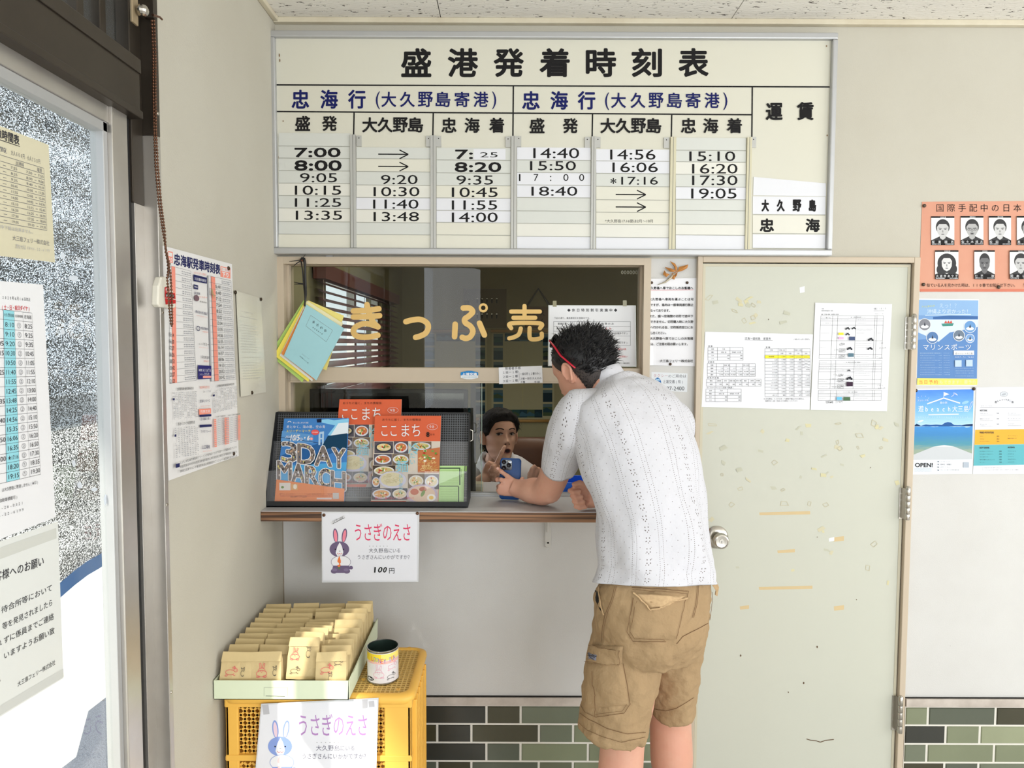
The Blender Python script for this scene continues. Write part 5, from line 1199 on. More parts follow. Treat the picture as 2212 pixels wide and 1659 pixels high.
dg = ink(70, 92, 70); S.rect(1768, 752, 1966, 764, dg); S.rect(1955, 752, 1966, 920, dg); S.rect(1766, 926, 1950, 934, dg); S.rect(1944, 934, 1954, 1095, dg)
for i in range(9):
    for j in range(13): S.rect(1780 + j * 13, 778 + i * 16, 1787 + j * 13, 782 + i * 16, ink(150, 190, 126)); S.rect(1778 + j * 12.5, 946 + i * 16, 1785 + j * 12.5, 950 + i * 16, ink(150, 190, 126))
for i in range(7): S.rect(1974, 770 + i * 11, 1978, 776 + i * 11, dg)
tag(S.build('timetable_card'), 'pale green timetable card at the right end of the brochure rack', 'card')

# ================================================================== booklets hung from a black tie
def booklet(corners, depth, col, label, t=.0032, body=None):
    S = Sheet(back(depth).crop(560, 540, k_)); S.base(corners, paper(*col), t=t)
    if body: body(S)
    tag(S.build('hanging_booklet'), label, 'booklet', 'booklets hung on the black tie')
booklet([(470, 482), (808, 628), (640, 1150), (300, 1000)], -.0200, (236, 222, 130), 'yellow booklet sticking out right at the back of the hanging bundle')
booklet([(425, 478), (690, 660), (412, 1265), (95, 1000)], -.0240, (176, 208, 110), 'lime green booklet at the lower left of the hanging bundle')
booklet([(455, 484), (800, 700), (560, 1200), (250, 950)], -.0280, (236, 230, 190), 'cream booklet just behind the front of the hanging bundle')
booklet([(430, 500), (700, 680), (468, 1260), (140, 1004)], -.0320, (240, 224, 96), 'bright yellow booklet beside the lime green one in the bundle')
booklet([(438, 515), (740, 705), (505, 1255), (195, 1008)], -.0360, (226, 226, 218), 'white booklet between yellow and orange in the hanging bundle')
booklet([(443, 528), (785, 742), (525, 1242), (210, 990)], -.0400, (226, 140, 70), 'orange booklet directly behind the blue one in the bundle')
def blue(S):
    S.pline([(492, 624), (702, 768), (640, 878), (446, 726)], 2, GREY, closed=True)
    for i, ch_ in enumerate('運送約款'): S.row(ch_, 505 + 38 * i, 532 + 38 * i, 690 + 27 * i, 26, DK)
    for i, ch_ in enumerate('旅客運送の部'): S.row(ch_, 508 + 17 * i, 522 + 17 * i, 742 + 12 * i, 13, DK)
    for i, ch_ in enumerate('令和五年七月'): S.row(ch_, 408 + 12 * i, 418 + 12 * i, 996 + 9 * i, 9, GREY)
    for i, ch_ in enumerate('大三島フェリー㈱'): S.row(ch_, 386 + 10.5 * i, 398 + 10.5 * i, 1016 + 9 * i, 13, BLK)
booklet([(450, 520), (812, 750), (545, 1246), (235, 1010)], -.0445, (160, 206, 214), 'light blue booklet with printed title at the front of the bundle', body=blue)
tie = thing('black_tie', 'black cable tie strap holding the hanging booklets to the window frame', 'strap', back(-.02)(655, 560))
M_tie = mat('black_tie_plastic', (26, 25, 26), rough=.5)
q = back(-.026).crop(560, 540, k_); b = MB(); b.tube([q(398, 92), q(408, 78), q(428, 82), q(436, 130), q(438, 260), q(446, 420), q(452, 540) + [0, -.022, 0]], [.0034, .004, .0045, .0045, .0045, .004, .0026], M_tie, n=8); b.tube([q(398, 92), q(415, 200), q(424, 330), q(440, 480), q(446, 530) + [0, -.02, 0]], .0022, M_tie, n=6); b.build('strap', tie, smooth=True)
for pth in ([(405, 98), (455, 30)], [(398, 98), (350, 104), (290, 112)], [(402, 104), (360, 130), (322, 162)], [(430, 322), (385, 318), (334, 308)], [(430, 328), (380, 326), (338, 328)]):
    b = MB(); b.tube([q(*p_) + [0, -.004, 0] for p_ in pth], [.0016] * (len(pth) - 1) + [.0007], M_tie, n=6); b.build('loose_end', tie)
b = MB(); c = back(-.016)(655, 560); b.lathe([(.005, 0), (.005, .012), (.0, .013)], back(-.016)(653, 562), (0, -1, 0), mat('rusty_nail', (120, 70, 44), rough=.6, metal=.5), n=12); b.build('nail', tie)
# ================================================================== yellow crate, tray of paper bags, can, signs
kz = 520 / 2212
cf = P(892, 1502, 1.885); cl = P(479, 1514, 1.885)
ZC = float(cf[2]); YF = float(cf[1]); xr = float(cf[0]); xl = max(float(cl[0]), XL + .012); YB = float(level(ZC)(905, 1396)[1])
M_yel = mat('yellow_plastic', (243, 190, 86), rough=.42, spec=.45, var=.12, vscale=8, var2=(234, 172, 66))
M_grid = mat('yellow_grid_plastic', (226, 188, 110), rough=.5, spec=.4)
cr = thing('plastic_crate', 'yellow lattice plastic crate standing upside down in the corner', 'crate', ((xl + xr) / 2, (YF + YB) / 2, 0))
def lattice(b, O, U, V, N, w, h, pitch, bar, th, m):
    O, U, V, N = [np.array(a, float) for a in (O, U, V, N)]
    for sgn in (1, -1):
        c = -h - w
        while c < w + h:
            pts = []
            for t0, t1 in ((0, 1),):
                # line v = sgn*(u - c')
                us = [];
                for u in (0, w):
                    v = sgn * (u - c) if sgn > 0 else -(u - c)
                    if 0 <= v <= h: us.append((u, v))
                for v in (0, h):
                    u = c + v if sgn > 0 else c - v
                    if 0 <= u <= w: us.append((u, v))
            us = sorted(set((round(a, 5), round(d, 5)) for a, d in us))
            if len(us) >= 2:
                (u0, v0), (u1, v1) = us[0], us[-1]; L_ = math.hypot(u1 - u0, v1 - v0)
                if L_ > .004:
                    nx, ny = -(v1 - v0) / L_ * bar / 2, (u1 - u0) / L_ * bar / 2
                    q_ = [O + U * (a + dx) + V * (d + dy) for a, d, dx, dy in ((u0, v0, nx, ny), (u1, v1, nx, ny), (u1, v1, -nx, -ny), (u0, v0, -nx, -ny))]
                    b.slab(q_, -N * th * (1 if sgn > 0 else .9), m)
            c += pitch
# corner posts and bands
b = MB(); t_ = .012
zr = ZC - .016
def zf(y): return float(back(YF)(500, y)[2])
bands = [(zr - .035, zr), (zf(1637) , zf(1625)), (.02, .05)]
pw = .055
for (xa, xb) in ((xl + .006, xl + .006 + pw * .65), (xr - .006 - pw * 1.35, xr - .006)):
    for (ya, yb) in ((YF + .006, YF + .006 + pw), (YB - .006 - pw, YB - .006)):
        b.box(xa, xb, ya, ya + t_ if ya < (YF + YB) / 2 else yb, .004, zr, M_yel) if ya < (YF + YB) / 2 else b.box(xa, xb, yb - t_, yb, .004, zr, M_yel)
        if xa < (xl + xr) / 2: b.box(xl + .006, xl + .006 + t_, ya, yb, .004, zr, M_yel)
        else: b.box(xr - .006 - t_, xr - .006, ya, yb, .004, zr, M_yel)
        b.build('corner_post', cr, bevel=.004); b = MB()
b = MB()
levels = [zr, zf(1637), zf(1637) - .145, zf(1637) - .29, .02]
for i, z in enumerate(levels):
    h = (.022 if i == 0 else .012)
    b.box(xl + .006, xr - .006, YF + .004, YF + .018, z - h, z + (.0 if i == 0 else h * .4), M_yel); b.box(xr - .018, xr - .004, YF + .006, YB - .006, z - h, z, M_yel); b.box(xl + .004, xl + .018, YF + .006, YB - .006, z - h, z, M_yel); b.box(xl + .006, xr - .006, YB - .018, YB - .004, z - h, z, M_yel)
b.build('band', cr, bevel=.002)
fx0, fx1 = xl + .006 + pw * .65, xr - .006 - pw * 1.35
b = MB()
for i in range(len(levels) - 1):
    z1, z0 = levels[i] - .022, levels[i + 1]
    if z1 - z0 < .02: continue
    lattice(b, (fx0, YF + .014, z0), (1, 0, 0), (0, 0, 1), (0, -1, 0), fx1 - fx0, z1 - z0, .0226, .0062, .004, M_yel)
b.build('front_lattice', cr)
b = MB()
for i in range(len(levels) - 1):
    z1, z0 = levels[i] - .022, levels[i + 1]
    if z1 - z0 < .02: continue
    lattice(b, (xr - .012, YF + .006 + pw, z0), (0, 1, 0), (0, 0, 1), (1, 0, 0), (YB - YF) - 2 * pw - .012, z1 - z0, .0226, .0062, .004, M_yel)
b.build('side_lattice', cr)
b = MB()
for k in range(7):
    y = YF + .05 + (YB - YF - .10) * k / 6; b.box(xr - .012, xr + .004, y - .004, y + .004, .01, zr - .02, M_yel)
b.build('side_rib', cr, bevel=.0015)
b = MB(); b.box(xl + .02, xr - .02, YB - .012, YB - .008, .02, zr, M_yel); b.box(xl + .008, xl + .012, YF + .02, YB - .02, .02, zr, M_yel); b.build('back_wall_sheet', cr)
# rim with rounded corners around the top grid
def rrect(x0, x1, y0, y1, r, n=6):
    pts = []
    for cx, cy, a0 in ((x1 - r, y1 - r, 0), (x0 + r, y1 - r, 90), (x0 + r, y0 + r, 180), (x1 - r, y0 + r, 270)):
        for k in range(n + 1): a = math.radians(a0 + 90 * k / n); pts.append((cx + r * math.cos(a), cy + r * math.sin(a)))
    return pts
b = MB(); rings = []
for ins, z, r in ((.008, ZC - .030, .03), (.000, ZC - .026, .034), (-.004, ZC - .016, .036), (-.002, ZC - .006, .036), (.004, ZC - .002, .034), (.012, ZC + .001, .03), (.018, ZC - .001, .026), (.020, ZC - .006, .024), (.020, ZC - .030, .024)):
    rings.append([(x, y, z) for x, y in rrect(xl + ins, xr - ins, YF + ins, YB - ins, r)])
rings.append(rings[0]); b.loft(rings, M_yel, True, False); b.build('rim', cr, smooth=True)
b = MB(); gp_ = .0128
n = int((xr - xl - .036) / gp_)
for i in range(n + 1):
    x = xl + .018 + i * gp_; b.box(x - .0019, x + .0019, YF + .018, YB - .018, ZC - .007, ZC - .0032, M_grid)
n = int((YB - YF - .036) / gp_)
for i in range(n + 1):
    y = YF + .018 + i * gp_; b.box(xl + .018, xr - .018, y - .0019, y + .0019, ZC - .0075, ZC - .0028, M_grid)
b.box(xl + .02, xr - .02, YF + .02, YB - .02, ZC - .05, ZC - .048, mat('crate_inside', (150, 112, 48), rough=.7))
b.build('top_grid', cr)
for px, py in ((860, 1487), (884, 1398), (785, 1465)):
    c = level(ZC)(px, py); b = MB(); b.lathe([(.006, -.006), (.006, -.0015), (.0025, -.0015), (.0025, -.006)], c, (0, 0, 1), M_yel, n=16); b.build('grid_peg', cr)

# ---- tray
M_cart = mat('pale_green_carton', (222, 232, 204), rough=.65, var=.06, vscale=5)
M_cin = mat('carton_inside', (206, 218, 186), rough=.7)
def top(px, py, z=None): return level(ZC if z is None else z)(px, py)
TZ = ZC + .0012
tfl, tfr = top(445, 1512, TZ), top(754, 1511, TZ); tzh = float(back(tfr[1])(757, 1470)[2])
ty0 = (tfl[1] + tfr[1]) / 2; ty1 = float(level(tzh)(822, 1343)[1]); tx0 = XL + .004; tx1 = float(tfr[0])
tr_ = thing('carton_tray', 'pale green cardboard tray full of paper bags on the crate', 'tray', ((tx0 + tx1) / 2, (ty0 + ty1) / 2, TZ))
b = MB(); t_ = .003
b.box(tx0, tx1, ty0, ty1, TZ, TZ + .002, M_cin); b.box(tx0, tx1, ty0, ty0 + t_, TZ, tzh, M_cart); b.box(tx0, tx1, ty1 - t_, ty1, TZ, tzh, M_cart); b.box(tx0, tx0 + t_, ty0 + t_, ty1 - t_, TZ, tzh, M_cart)
b.slab([(tx1 - t_, ty0, TZ), (tx1 - t_, ty1, TZ), (tx1 - t_ + .002, ty1, tzh + .012), (tx1 - t_ + .002, ty0, tzh)], (t_, 0, 0), M_cart)
b.build('tray_walls', tr_)
S = Sheet(back(ty0 - .0003).crop(420, 1280, kz)); cut = ink(176, 184, 166); S.pline([(640, 950), (640, 872), (856, 872), (856, 950)], 3, cut); S.line(655, 950, 832, 954, 4, ink(90, 92, 84)); S.build('slot_cut', tr_)

# ---- paper bags
M_kraft = mat('kraft_paper', (216, 194, 146), rough=.75, spec=.2, var=.12, vscale=30, bump=.15, bscale=90)
M_pk = ink(226, 96, 110); M_bk = ink(70, 70, 72)
def bag_mesh(seed, prints):
    rr = random.Random(seed); b = MB(); w_, h_ = .083, .108; rings = []
    for i, (z, th, ww) in enumerate(((.0, .024, .97), (.008, .027, 1.0), (.03, .026, 1.0), (.06, .019, .995), (.085, .009, .985), (.097, .005, .98), (.105, .0035, .98))):
        hw = w_ * ww / 2; hd = th / 2; yo = .003 * (z / .1)
        ring = []
        for k, (sx, sy) in enumerate(((-1, -1), (-.6, -1.05), (-.2, -1.05), (.2, -1.05), (.6, -1.05), (1, -1), (.96, 0), (1, 1), (.6, 1.06), (.2, 1.08), (-.2, 1.08), (-.6, 1.06), (-1, 1), (-.96, 0))):
            j = rr.uniform(-.0009, .0009); ring.append((sx * hw + j, sy * hd + yo + j, z + rr.uniform(-.0008, .0008)))
        rings.append(ring)
    b.loft(rings, M_kraft)
    # folded top flap
    y = -.0052; z0, z1 = .086, .1075
    b.slab([(-w_ * .49, y - .004, z0 + rr.uniform(-.002, .002)), (w_ * .49, y - .004, z0 + rr.uniform(-.002, .002)), (w_ * .485, .0005, z1 + rr.uniform(-.001, .002)), (-w_ * .485, .0005, z1 + rr.uniform(-.001, .001))], (0, .0014, .0006), M_kraft)
    def yfront(z): return -(.0142 if z < .03 else .0142 - (.0142 - .0056) * min(1, (z - .03) / .055)) - .0006
    def ribbon(pts, m, wd=.0009):
        for (x0, z0), (x1, z1) in zip(pts, pts[1:]):
            L_ = math.hypot(x1 - x0, z1 - z0) or 1; nx, nz_ = -(z1 - z0) / L_ * wd / 2, (x1 - x0) / L_ * wd / 2
            b.add([(x0 + nx, yfront(z0) - .0004, z0 + nz_), (x1 + nx, yfront(z1) - .0004, z1 + nz_), (x1 - nx, yfront(z1) - .0004, z1 - nz_), (x0 - nx, yfront(z0) - .0004, z0 - nz_)], [(3, 2, 1, 0)], m)
    for kind, cx, cz, s, m, fl in prints:
        for path in RABBIT[kind]:
            ribbon([(cx + fl * x * s, cz + z * s) for x, z in path], m, .0011 if m is M_pk else .0009)
    return b
def el(cx, cy, rx, ry, a0=0, a1=360, n=14): return [(cx + rx * math.cos(math.radians(a0 + (a1 - a0) * i / n)), cy + ry * math.sin(math.radians(a0 + (a1 - a0) * i / n))) for i in range(n + 1)]
RABBIT = {'run': [el(.0, .0, 1.0, .5, 20, 330), el(1.15, .42, .42, .34, -150, 190), [(1.0, .7), (.55, 1.05), (.35, .92), (.85, .62)], [(1.15, .75), (.85, 1.25), (.65, 1.2), (1.0, .72)], [(-.7, -.35), (-1.1, -.75), (-.7, -.8), (-.4, -.5)], [(.6, -.42), (.95, -.7), (1.15, -.5)], el(1.3, .48, .04, .05)],
          'front': [el(0, 0, .95, .55, 0, 360), el(0, .45, .62, .5, -20, 200), [(-.35, .85), (-.45, 1.75), (-.2, 1.8), (-.05, .95)], [(.1, .95), (.35, 1.75), (.55, 1.65), (.35, .85)], el(-.2, .45, .05, .06), el(.22, .45, .05, .06), [(-.1, .25), (0, .18), (.1, .25)], el(-.6, -.5, .3, .15), el(.6, -.5, .3, .15)],
          'sit': [el(0, 0, .5, .75, 30, 330), el(.1, .95, .42, .36, -60, 250), [(-.1, 1.25), (-.45, 1.6), (-.55, 1.45), (-.2, 1.1)], [(.15, 1.3), (.35, 1.75), (.5, 1.6), (.35, 1.2)], el(.2, 1.0, .05, .05), [(-.3, -.7), (.1, -.85), (.4, -.7)]]}
variants = {
    'a': bag_mesh(1, [('run', -.014, .057, .0125, M_pk, 1), ('sit', .019, .055, .009, M_bk, 1)]),
    'b': bag_mesh(2, [('front', -.010, .054, .015, M_pk, 1), ('sit', .025, .056, .010, M_bk, 1)]),
    'c': bag_mesh(3, [('front', -.022, .058, .013, M_pk, 1), ('sit', .014, .066, .012, M_bk, 1), ('run', -.020, .022, .010, M_bk, 1)]),
    'd': bag_mesh(4, [('run', -.014, .064, .013, M_pk, 1), ('run', .018, .081, .009, M_bk, 1), ('sit', -.002, .042, .010, M_bk, 1)]),
    'p': bag_mesh(5, []), 'q': bag_mesh(6, [('run', .018, .083, .008, M_bk, 1)]), 'r': bag_mesh(7, [])}
meshes = {}
for k, bm_ in variants.items():
    o = bm_.build('paper_bag'); me = o.data; me.polygons.foreach_set('use_smooth', [False] * len(me.polygons)); meshes[k] = o
first_used = {}
ordn = ['front', 'second', 'third', 'fourth', 'fifth', 'sixth', 'seventh', 'eighth', 'ninth', 'tenth', 'rearmost']
colname = ['column against the wall', 'second column from the wall', 'third column from the wall', 'column nearest the can']
# top centre of every bag read from the photograph (crop 420,1280): column by column, front to back
tops = [[(343, 560), (443, 516), (455, 476), (478, 435), (550, 397), (585, 358), (615, 320), (645, 266), (740, 214), (770, 172)],
        [(715, 552), (757, 482), (780, 435), (850, 398), (885, 345), (942, 292), (965, 255), (1000, 225), (1028, 175), (1062, 97)],
        [(1068, 412), (1145, 390), (1180, 345), (1210, 318), (1215, 285), (1250, 255), (1270, 187), (1310, 145), (1320, 102)],
        [(1365, 540), (1392, 482), (1418, 446), (1430, 397), (1480, 325), (1485, 245), (1520, 187), (1560, 147), (1560, 102), (1605, 78)]]
rr = random.Random(33); bag_i = 0
colx = [tx0 + t_ + (tx1 - tx0 - 2 * t_) * (i + .5) / 4 for i in range(4)]
for ci, col in enumerate(tops):
    n = len(col)
    for ri, (zx, zy) in enumerate(col):
        kind = 'abcd'[ci] if ri == 0 else rr.choice('ppprpq')
        src = meshes[kind]
        if kind not in first_used: o = src; first_used[kind] = 1
        else:
            o = src.copy(); COL.objects.link(o)
        # each bag stands on the tray floor; its row comes from the order front to back
        yy = ty0 + .020 + (ty1 - ty0 - .057) * ri / (n - 1 if n > 1 else 1)
        tilt = math.radians(rr.uniform(9, 15) if ri else rr.uniform(5, 8)); rz = math.radians(rr.uniform(-3, 3)); roll = math.radians(rr.uniform(-2.5, 2.5))
        zz = TZ + .0092
        want = float(back(yy + .02)(420 + zx * kz, 1280 + zy * kz)[2])
        lift_ = max(0, min(.03, want - (zz + .107)))
        if ci == 2 and ri: yy = ty0 + .084 + (ty1 - ty0 - .121) * (ri - 1) / (n - 2)
        if ci == 2 and ri == 0: yy += .022; tilt = math.radians(12); lift_ = max(lift_, .012)
        o.location = (min(max(colx[ci] + rr.uniform(-.0025, .0025), tx0 + .0505), tx1 - .0505), yy, zz + lift_)
        o.rotation_euler = (-tilt, roll, rz)
        if ri == 0:
            lab = ['kraft bag at the front of the tray beside the wall, red running rabbit', 'kraft bag second from the wall at the tray front, pink sitting rabbit', 'tall kraft bag with three rabbits standing a step behind the front row', 'kraft bag at the front right tray corner, red running rabbit'][ci]
        elif ri == n - 1: lab = 'kraft paper bag at the very back of the %s' % colname[ci]
        else: lab = 'kraft paper bag, %s from the front in the %s' % (ordn[ri], colname[ci])
        tag(o, lab, 'paper bag', 'kraft paper bags in the tray')

# ---- collecting can
cc = top(826, 1467); cc = np.array([cc[0], cc[1] + .010, ZC - .0025]); rc = .0435; hc = float(back(cc[1])(826, 1394)[2]) - cc[2]
can = thing('coin_can', 'open white printed tin can standing on the crate beside the tray', 'can', cc)
M_tin = mat('tin', (190, 188, 180), rough=.25, metal=1.0); M_lab = mat('can_wrapper', (228, 224, 226), rough=.4); M_din = mat('dark_green_lining', (46, 62, 56), rough=.3, metal=.3)
b = MB(); b.lathe([(0.0005, .0), (rc, 0), (rc + .0015, .0015), (rc + .0015, .004), (rc, .005), (rc, hc - .005), (rc + .0015, hc - .003), (rc + .0015, hc), (rc - .0005, hc), (rc - .0008, hc - .004)], cc, (0, 0, 1), M_tin, n=48)
b.build('can_body', can, autosmooth=50)
b = MB(); b.lathe([(rc - .0008, hc - .002), (rc - .0012, hc - .01), (rc - .0015, .002), (.0005, .002)], cc, (0, 0, 1), M_din, n=48); b.build('lining', can, smooth=True)
b = MB(); b.lathe([(rc + .0006, .006), (rc + .0006, hc - .006)], cc, (0, 0, 1), M_lab, n=48)
ang0 = math.atan2(CAM[1] - cc[1], CAM[0] - cc[0])
class Wrap(Sheet):
    def __init__(s): super().__init__(Plane((0, 0, 0), (0, 0, 1)))
    def w(s, p): return np.array(p)
def cyl(u, v, lift=0):            # u metres around (0 = towards the viewer), v height
    a = ang0 + u / rc; return (cc[0] + (rc + .0009 + lift) * math.cos(a), cc[1] + (rc + .0009 + lift) * math.sin(a), cc[2] + v)
def cpoly(pts, m, lift):
    cx = sum(p[0] for p in pts) / len(pts); b.add([cyl(u, v, lift) for u, v in pts], [tuple(range(len(pts)))], m)
def cband(u0, u1, v0, v1, m, lift):
    n = 12
    for i in range(n): a, c = u0 + (u1 - u0) * i / n, u0 + (u1 - u0) * (i + 1) / n; cpoly([(a, v0), (c, v0), (c, v1), (a, v1)], m, lift)
cband(-.06, -.005, hc - .030, hc - .008, ink(244, 216, 60), .0001); cband(-.005, .06, hc - .026, hc - .008, ink(250, 226, 120), .0001); cband(-.05, .055, hc - .036, hc - .028, ink(238, 190, 180), .00015)
lc = [(226, 70, 120), (80, 120, 220), (90, 180, 220), (160, 90, 200), (230, 120, 80), (120, 80, 190), (230, 90, 120), (90, 110, 210), (220, 110, 60), (150, 90, 200)]
for i, ch_ in enumerate('LOONEY TUN'):
    if ch_ == ' ': continue
    v_, f_ = glyph(ch_, 2); mn_, mx_ = v_.min(0), v_.max(0); q_ = (v_ - mn_) / (mx_ - mn_); u0 = -.034 + i * .0072; m = ink(*lc[i])
    b.add([cyl(u0 + x * .0066, hc - .031 + .003 * math.cos(i * .6) + y * .013, .0004) for x, y in q_], f_, m)
def crib(path, m, wd=.0009):
    for (x0, z0), (x1, z1) in zip(path, path[1:]):
        L_ = math.hypot(x1 - x0, z1 - z0) or 1; nx, nz_ = -(z1 - z0) / L_ * wd / 2, (x1 - x0) / L_ * wd / 2
        b.add([cyl(x0 + nx, z0 + nz_, .0004), cyl(x1 + nx, z1 + nz_, .0004), cyl(x1 - nx, z1 - nz_, .0004), cyl(x0 - nx, z0 - nz_, .0004)], [(0, 1, 2, 3)], m)
PKL = ink(236, 170, 190)
for kind, cx, cz, s, m in (('front', -.012, .030, .016, PKL), ('run', .026, .050, .012, PKL), ('run', .022, .022, .010, M_bk)):
    for path in RABBIT[kind]: crib([(cx + x * s, cz + z * s) for x, z in path], m)
cpoly([(-.040 + .013 * math.cos(a), .016 + .006 * math.sin(a)) for a in np.linspace(0, 6, 14)], BLK, .0003)
for k in range(4): cpoly([(-.047 + .005 * k + .0015 * math.cos(a), .016 + .003 * math.sin(a)) for a in np.linspace(0, 5.5, 7)], WHITE, .0006)
b.build('wrapper', can, smooth=False)

# ---- the two rabbit food signs
def sign(pl, nm, corners, inner, full, label, dx=0, dy=0, sc_=1.0):
    S = Sheet(pl, warp=None); S.base(corners, mat('laminate_clear', (212, 214, 218), rough=.12, spec=.6), t=.0006)
    S.poly(inner, paper(230, 231, 238)); return S
PINK = ink(222, 62, 104); PUR = ink(112, 98, 128); EARP = ink(240, 140, 158); TX = ink(76, 74, 88); CAR = ink(238, 128, 70); BUN = ink(236, 236, 240)
def bunny(S, X, Y, full):
    for cx, rot in ((248, -.10), (320, .16)):
        S.ell(X(cx), Y(292), 21, 58, PUR, rot=rot, n=24); S.ell(X(cx), Y(296), 13, 50, EARP, rot=rot, n=24)
    S.ell(X(279), Y(405), 81, 64, PUR, n=32)
    S.poly([(X(282), Y(348)), (X(300), Y(380)), (X(312), Y(430)), (X(300), Y(466)), (X(266), Y(468)), (X(248), Y(436)), (X(262), Y(384))], BUN)
    for cx in (246, 314): S.ell(X(cx), Y(406), 5, 6, BLK, n=12)
    S.line(X(276), Y(421), X(288), Y(421), 4, TX); S.arc(X(272), Y(436), 9, 9, 20, 180, 3.5, RED, n=8); S.arc(X(291), Y(436), 9, 9, 0, 160, 3.5, RED, n=8)
    if full:
        S.ell(X(292), Y(510), 80, 48, BUN, n=28); S.arc(X(292), Y(510), 80, 50, 100, 290, 3, PUR, n=18); S.arc(X(292), Y(510), 80, 50, -70, 60, 3, PUR, n=14)
        S.poly([(X(228), Y(540)), (X(360), Y(540)), (X(368), Y(566)), (X(340), Y(600)), (X(240), Y(600)), (X(222), Y(570))], PUR); S.ell(X(236), Y(586), 27, 20, PUR); S.ell(X(340), Y(586), 28, 20, PUR); S.ell(X(376), Y(557), 15, 15, PUR)
        S.ell(X(240), Y(574), 22, 12, ink(130, 116, 146)); S.ell(X(336), Y(574), 22, 12, ink(130, 116, 146))
    S.poly([(X(279), Y(458)), (X(292), Y(500)), (X(290), Y(540)), (X(276), Y(556)), (X(262), Y(540)), (X(264), Y(496))], CAR)
    if full: S.poly([(X(270), Y(552)), (X(284), Y(552)), (X(286), Y(568)), (X(268), Y(566))], ink(90, 130, 80)); S.ell(X(258), Y(520), 22, 12, BUN, rot=.5); S.ell(X(306), Y(520), 22, 12, BUN, rot=-.5)
def body_sign(S, X, Y, full):
    for i, ch_ in enumerate('うさぎのえさ'):
        S.row(ch_, X(392 + 80 * i), X(392 + 80 * i + 84), Y(270), 160, PINK, bold=.012, wf=84)
    S.row('大久野島', X(520), X(682), Y(417), 40, TX); S.row('にいる', X(682), X(784), Y(417), 40, TX)
    S.row('うさぎさんにいかがですか？', X(424), X(876), Y(471), 40, TX, wf=36)
    for i in range(6): S.ell(X(528 + 29 * i), Y(380), 4, 4, LGREY, n=6)
    bunny(S, X, Y, full)
ksg = 580 / 2212
S = Sheet(back(yF - .0045).crop(660, 1080, ksg))
S.base([(133, 98), (938, 98), (930, 674), (135, 680)], mat('laminate_clear', (214, 216, 220), rough=.12, spec=.6), t=.0006)
S.poly([(142, 110), (922, 116), (918, 664), (145, 664)], paper(230, 231, 238))
I_ = lambda x: x
body_sign(S, I_, I_, True)
S.poly([(205, 182), (318, 122), (330, 148), (217, 206)], ink(222, 222, 226)); 
for i, ch_ in enumerate('LoveSong'): S.fit(ch_, 226 + i * 10 + (6 if i > 3 else 0), 166 - i * 4.6, 234 + i * 10 + (6 if i > 3 else 0), 184 - i * 4.6, BLK, slant=.3)
S.pline([(224, 195), (322, 146)], 3.5, BLK)
for st_, x0, x1 in (('1', 568, 577), ('0', 600, 632), ('0', 642, 668)): S.fit(st_, x0, 553, x1, 596, BLK, bold=1.5, slant=.35)
S.row('円', 684, 738, 582, 52, BLK, bold=.02)
s1 = S.build('rabbit_food_sign'); tag(s1, 'laminated sign with purple rabbit pinned to the counter edge', 'sign')
for x, y in ((152, 124), (922, 110)): pin(s1, back(yF - .0048).crop(660, 1080, ksg), x, y, r=.0052, col=(104, 72, 52))
S = Sheet(back(YF - .010).crop(420, 1280, kz))
S.base([(612, 1022), (1692, 968), (1668, 1760), (548, 1760)], mat('laminate_clear', (214, 216, 220), rough=.12, spec=.6), t=.0006)
S.poly([(622, 1030), (1680, 985), (1656, 1750), (560, 1750)], paper(230, 231, 238))
PINK = ink(178, 134, 192); PUR = ink(138, 160, 220); EARP = ink(236, 208, 222); TX = ink(104, 102, 122); CAR = ink(244, 204, 206)
kx = 1.365
X2 = lambda x: 620 + (x - 142) * kx - 20; Y2 = lambda y: 1025 + (y - 110) * 1.40 - 26
class Scaled:
    """the same print, enlarged onto the bigger sheet"""
    def __init__(s, S): s.S = S
    def ell(s, cx, cy, rx, ry, m, n=20, a0=0, rot=0): s.S.ell(cx, cy, rx * kx, ry * 1.4, m, n, a0, rot)
    def arc(s, cx, cy, rx, ry, a0, a1, wd, m, n=12): s.S.arc(cx, cy, rx * kx, ry * 1.4, a0, a1, wd * 1.4, m, n)
    def line(s, *a): s.S.line(*a)
    def poly(s, p, m): s.S.poly(p, m)
    def row(s, st, x0, x1, yc, h, m, bold=0, wf=None): s.S.row(st, x0, x1, yc, h * 1.4, m, bold=bold, wf=None if wf is None else wf * kx)
body_sign(Scaled(S), X2, Y2, True)
s2 = S.build('rabbit_food_sign.001'); tag(s2, 'sunlit laminated sign with rabbit taped to the front of the yellow crate', 'sign')
for pts in ([(622, 1035), (680, 1030), (690, 1115), (634, 1122)], [(1542, 985), (1592, 982), (1590, 1060), (1545, 1066)], [(1600, 1000), (1650, 995), (1655, 1050), (1604, 1054)]):
    t2 = Sheet(back(YF - .0108).crop(420, 1280, kz)); t2.poly(pts, mat('grey_tape', (186, 186, 192), rough=.4)); t2.build('tape_strip', s2)
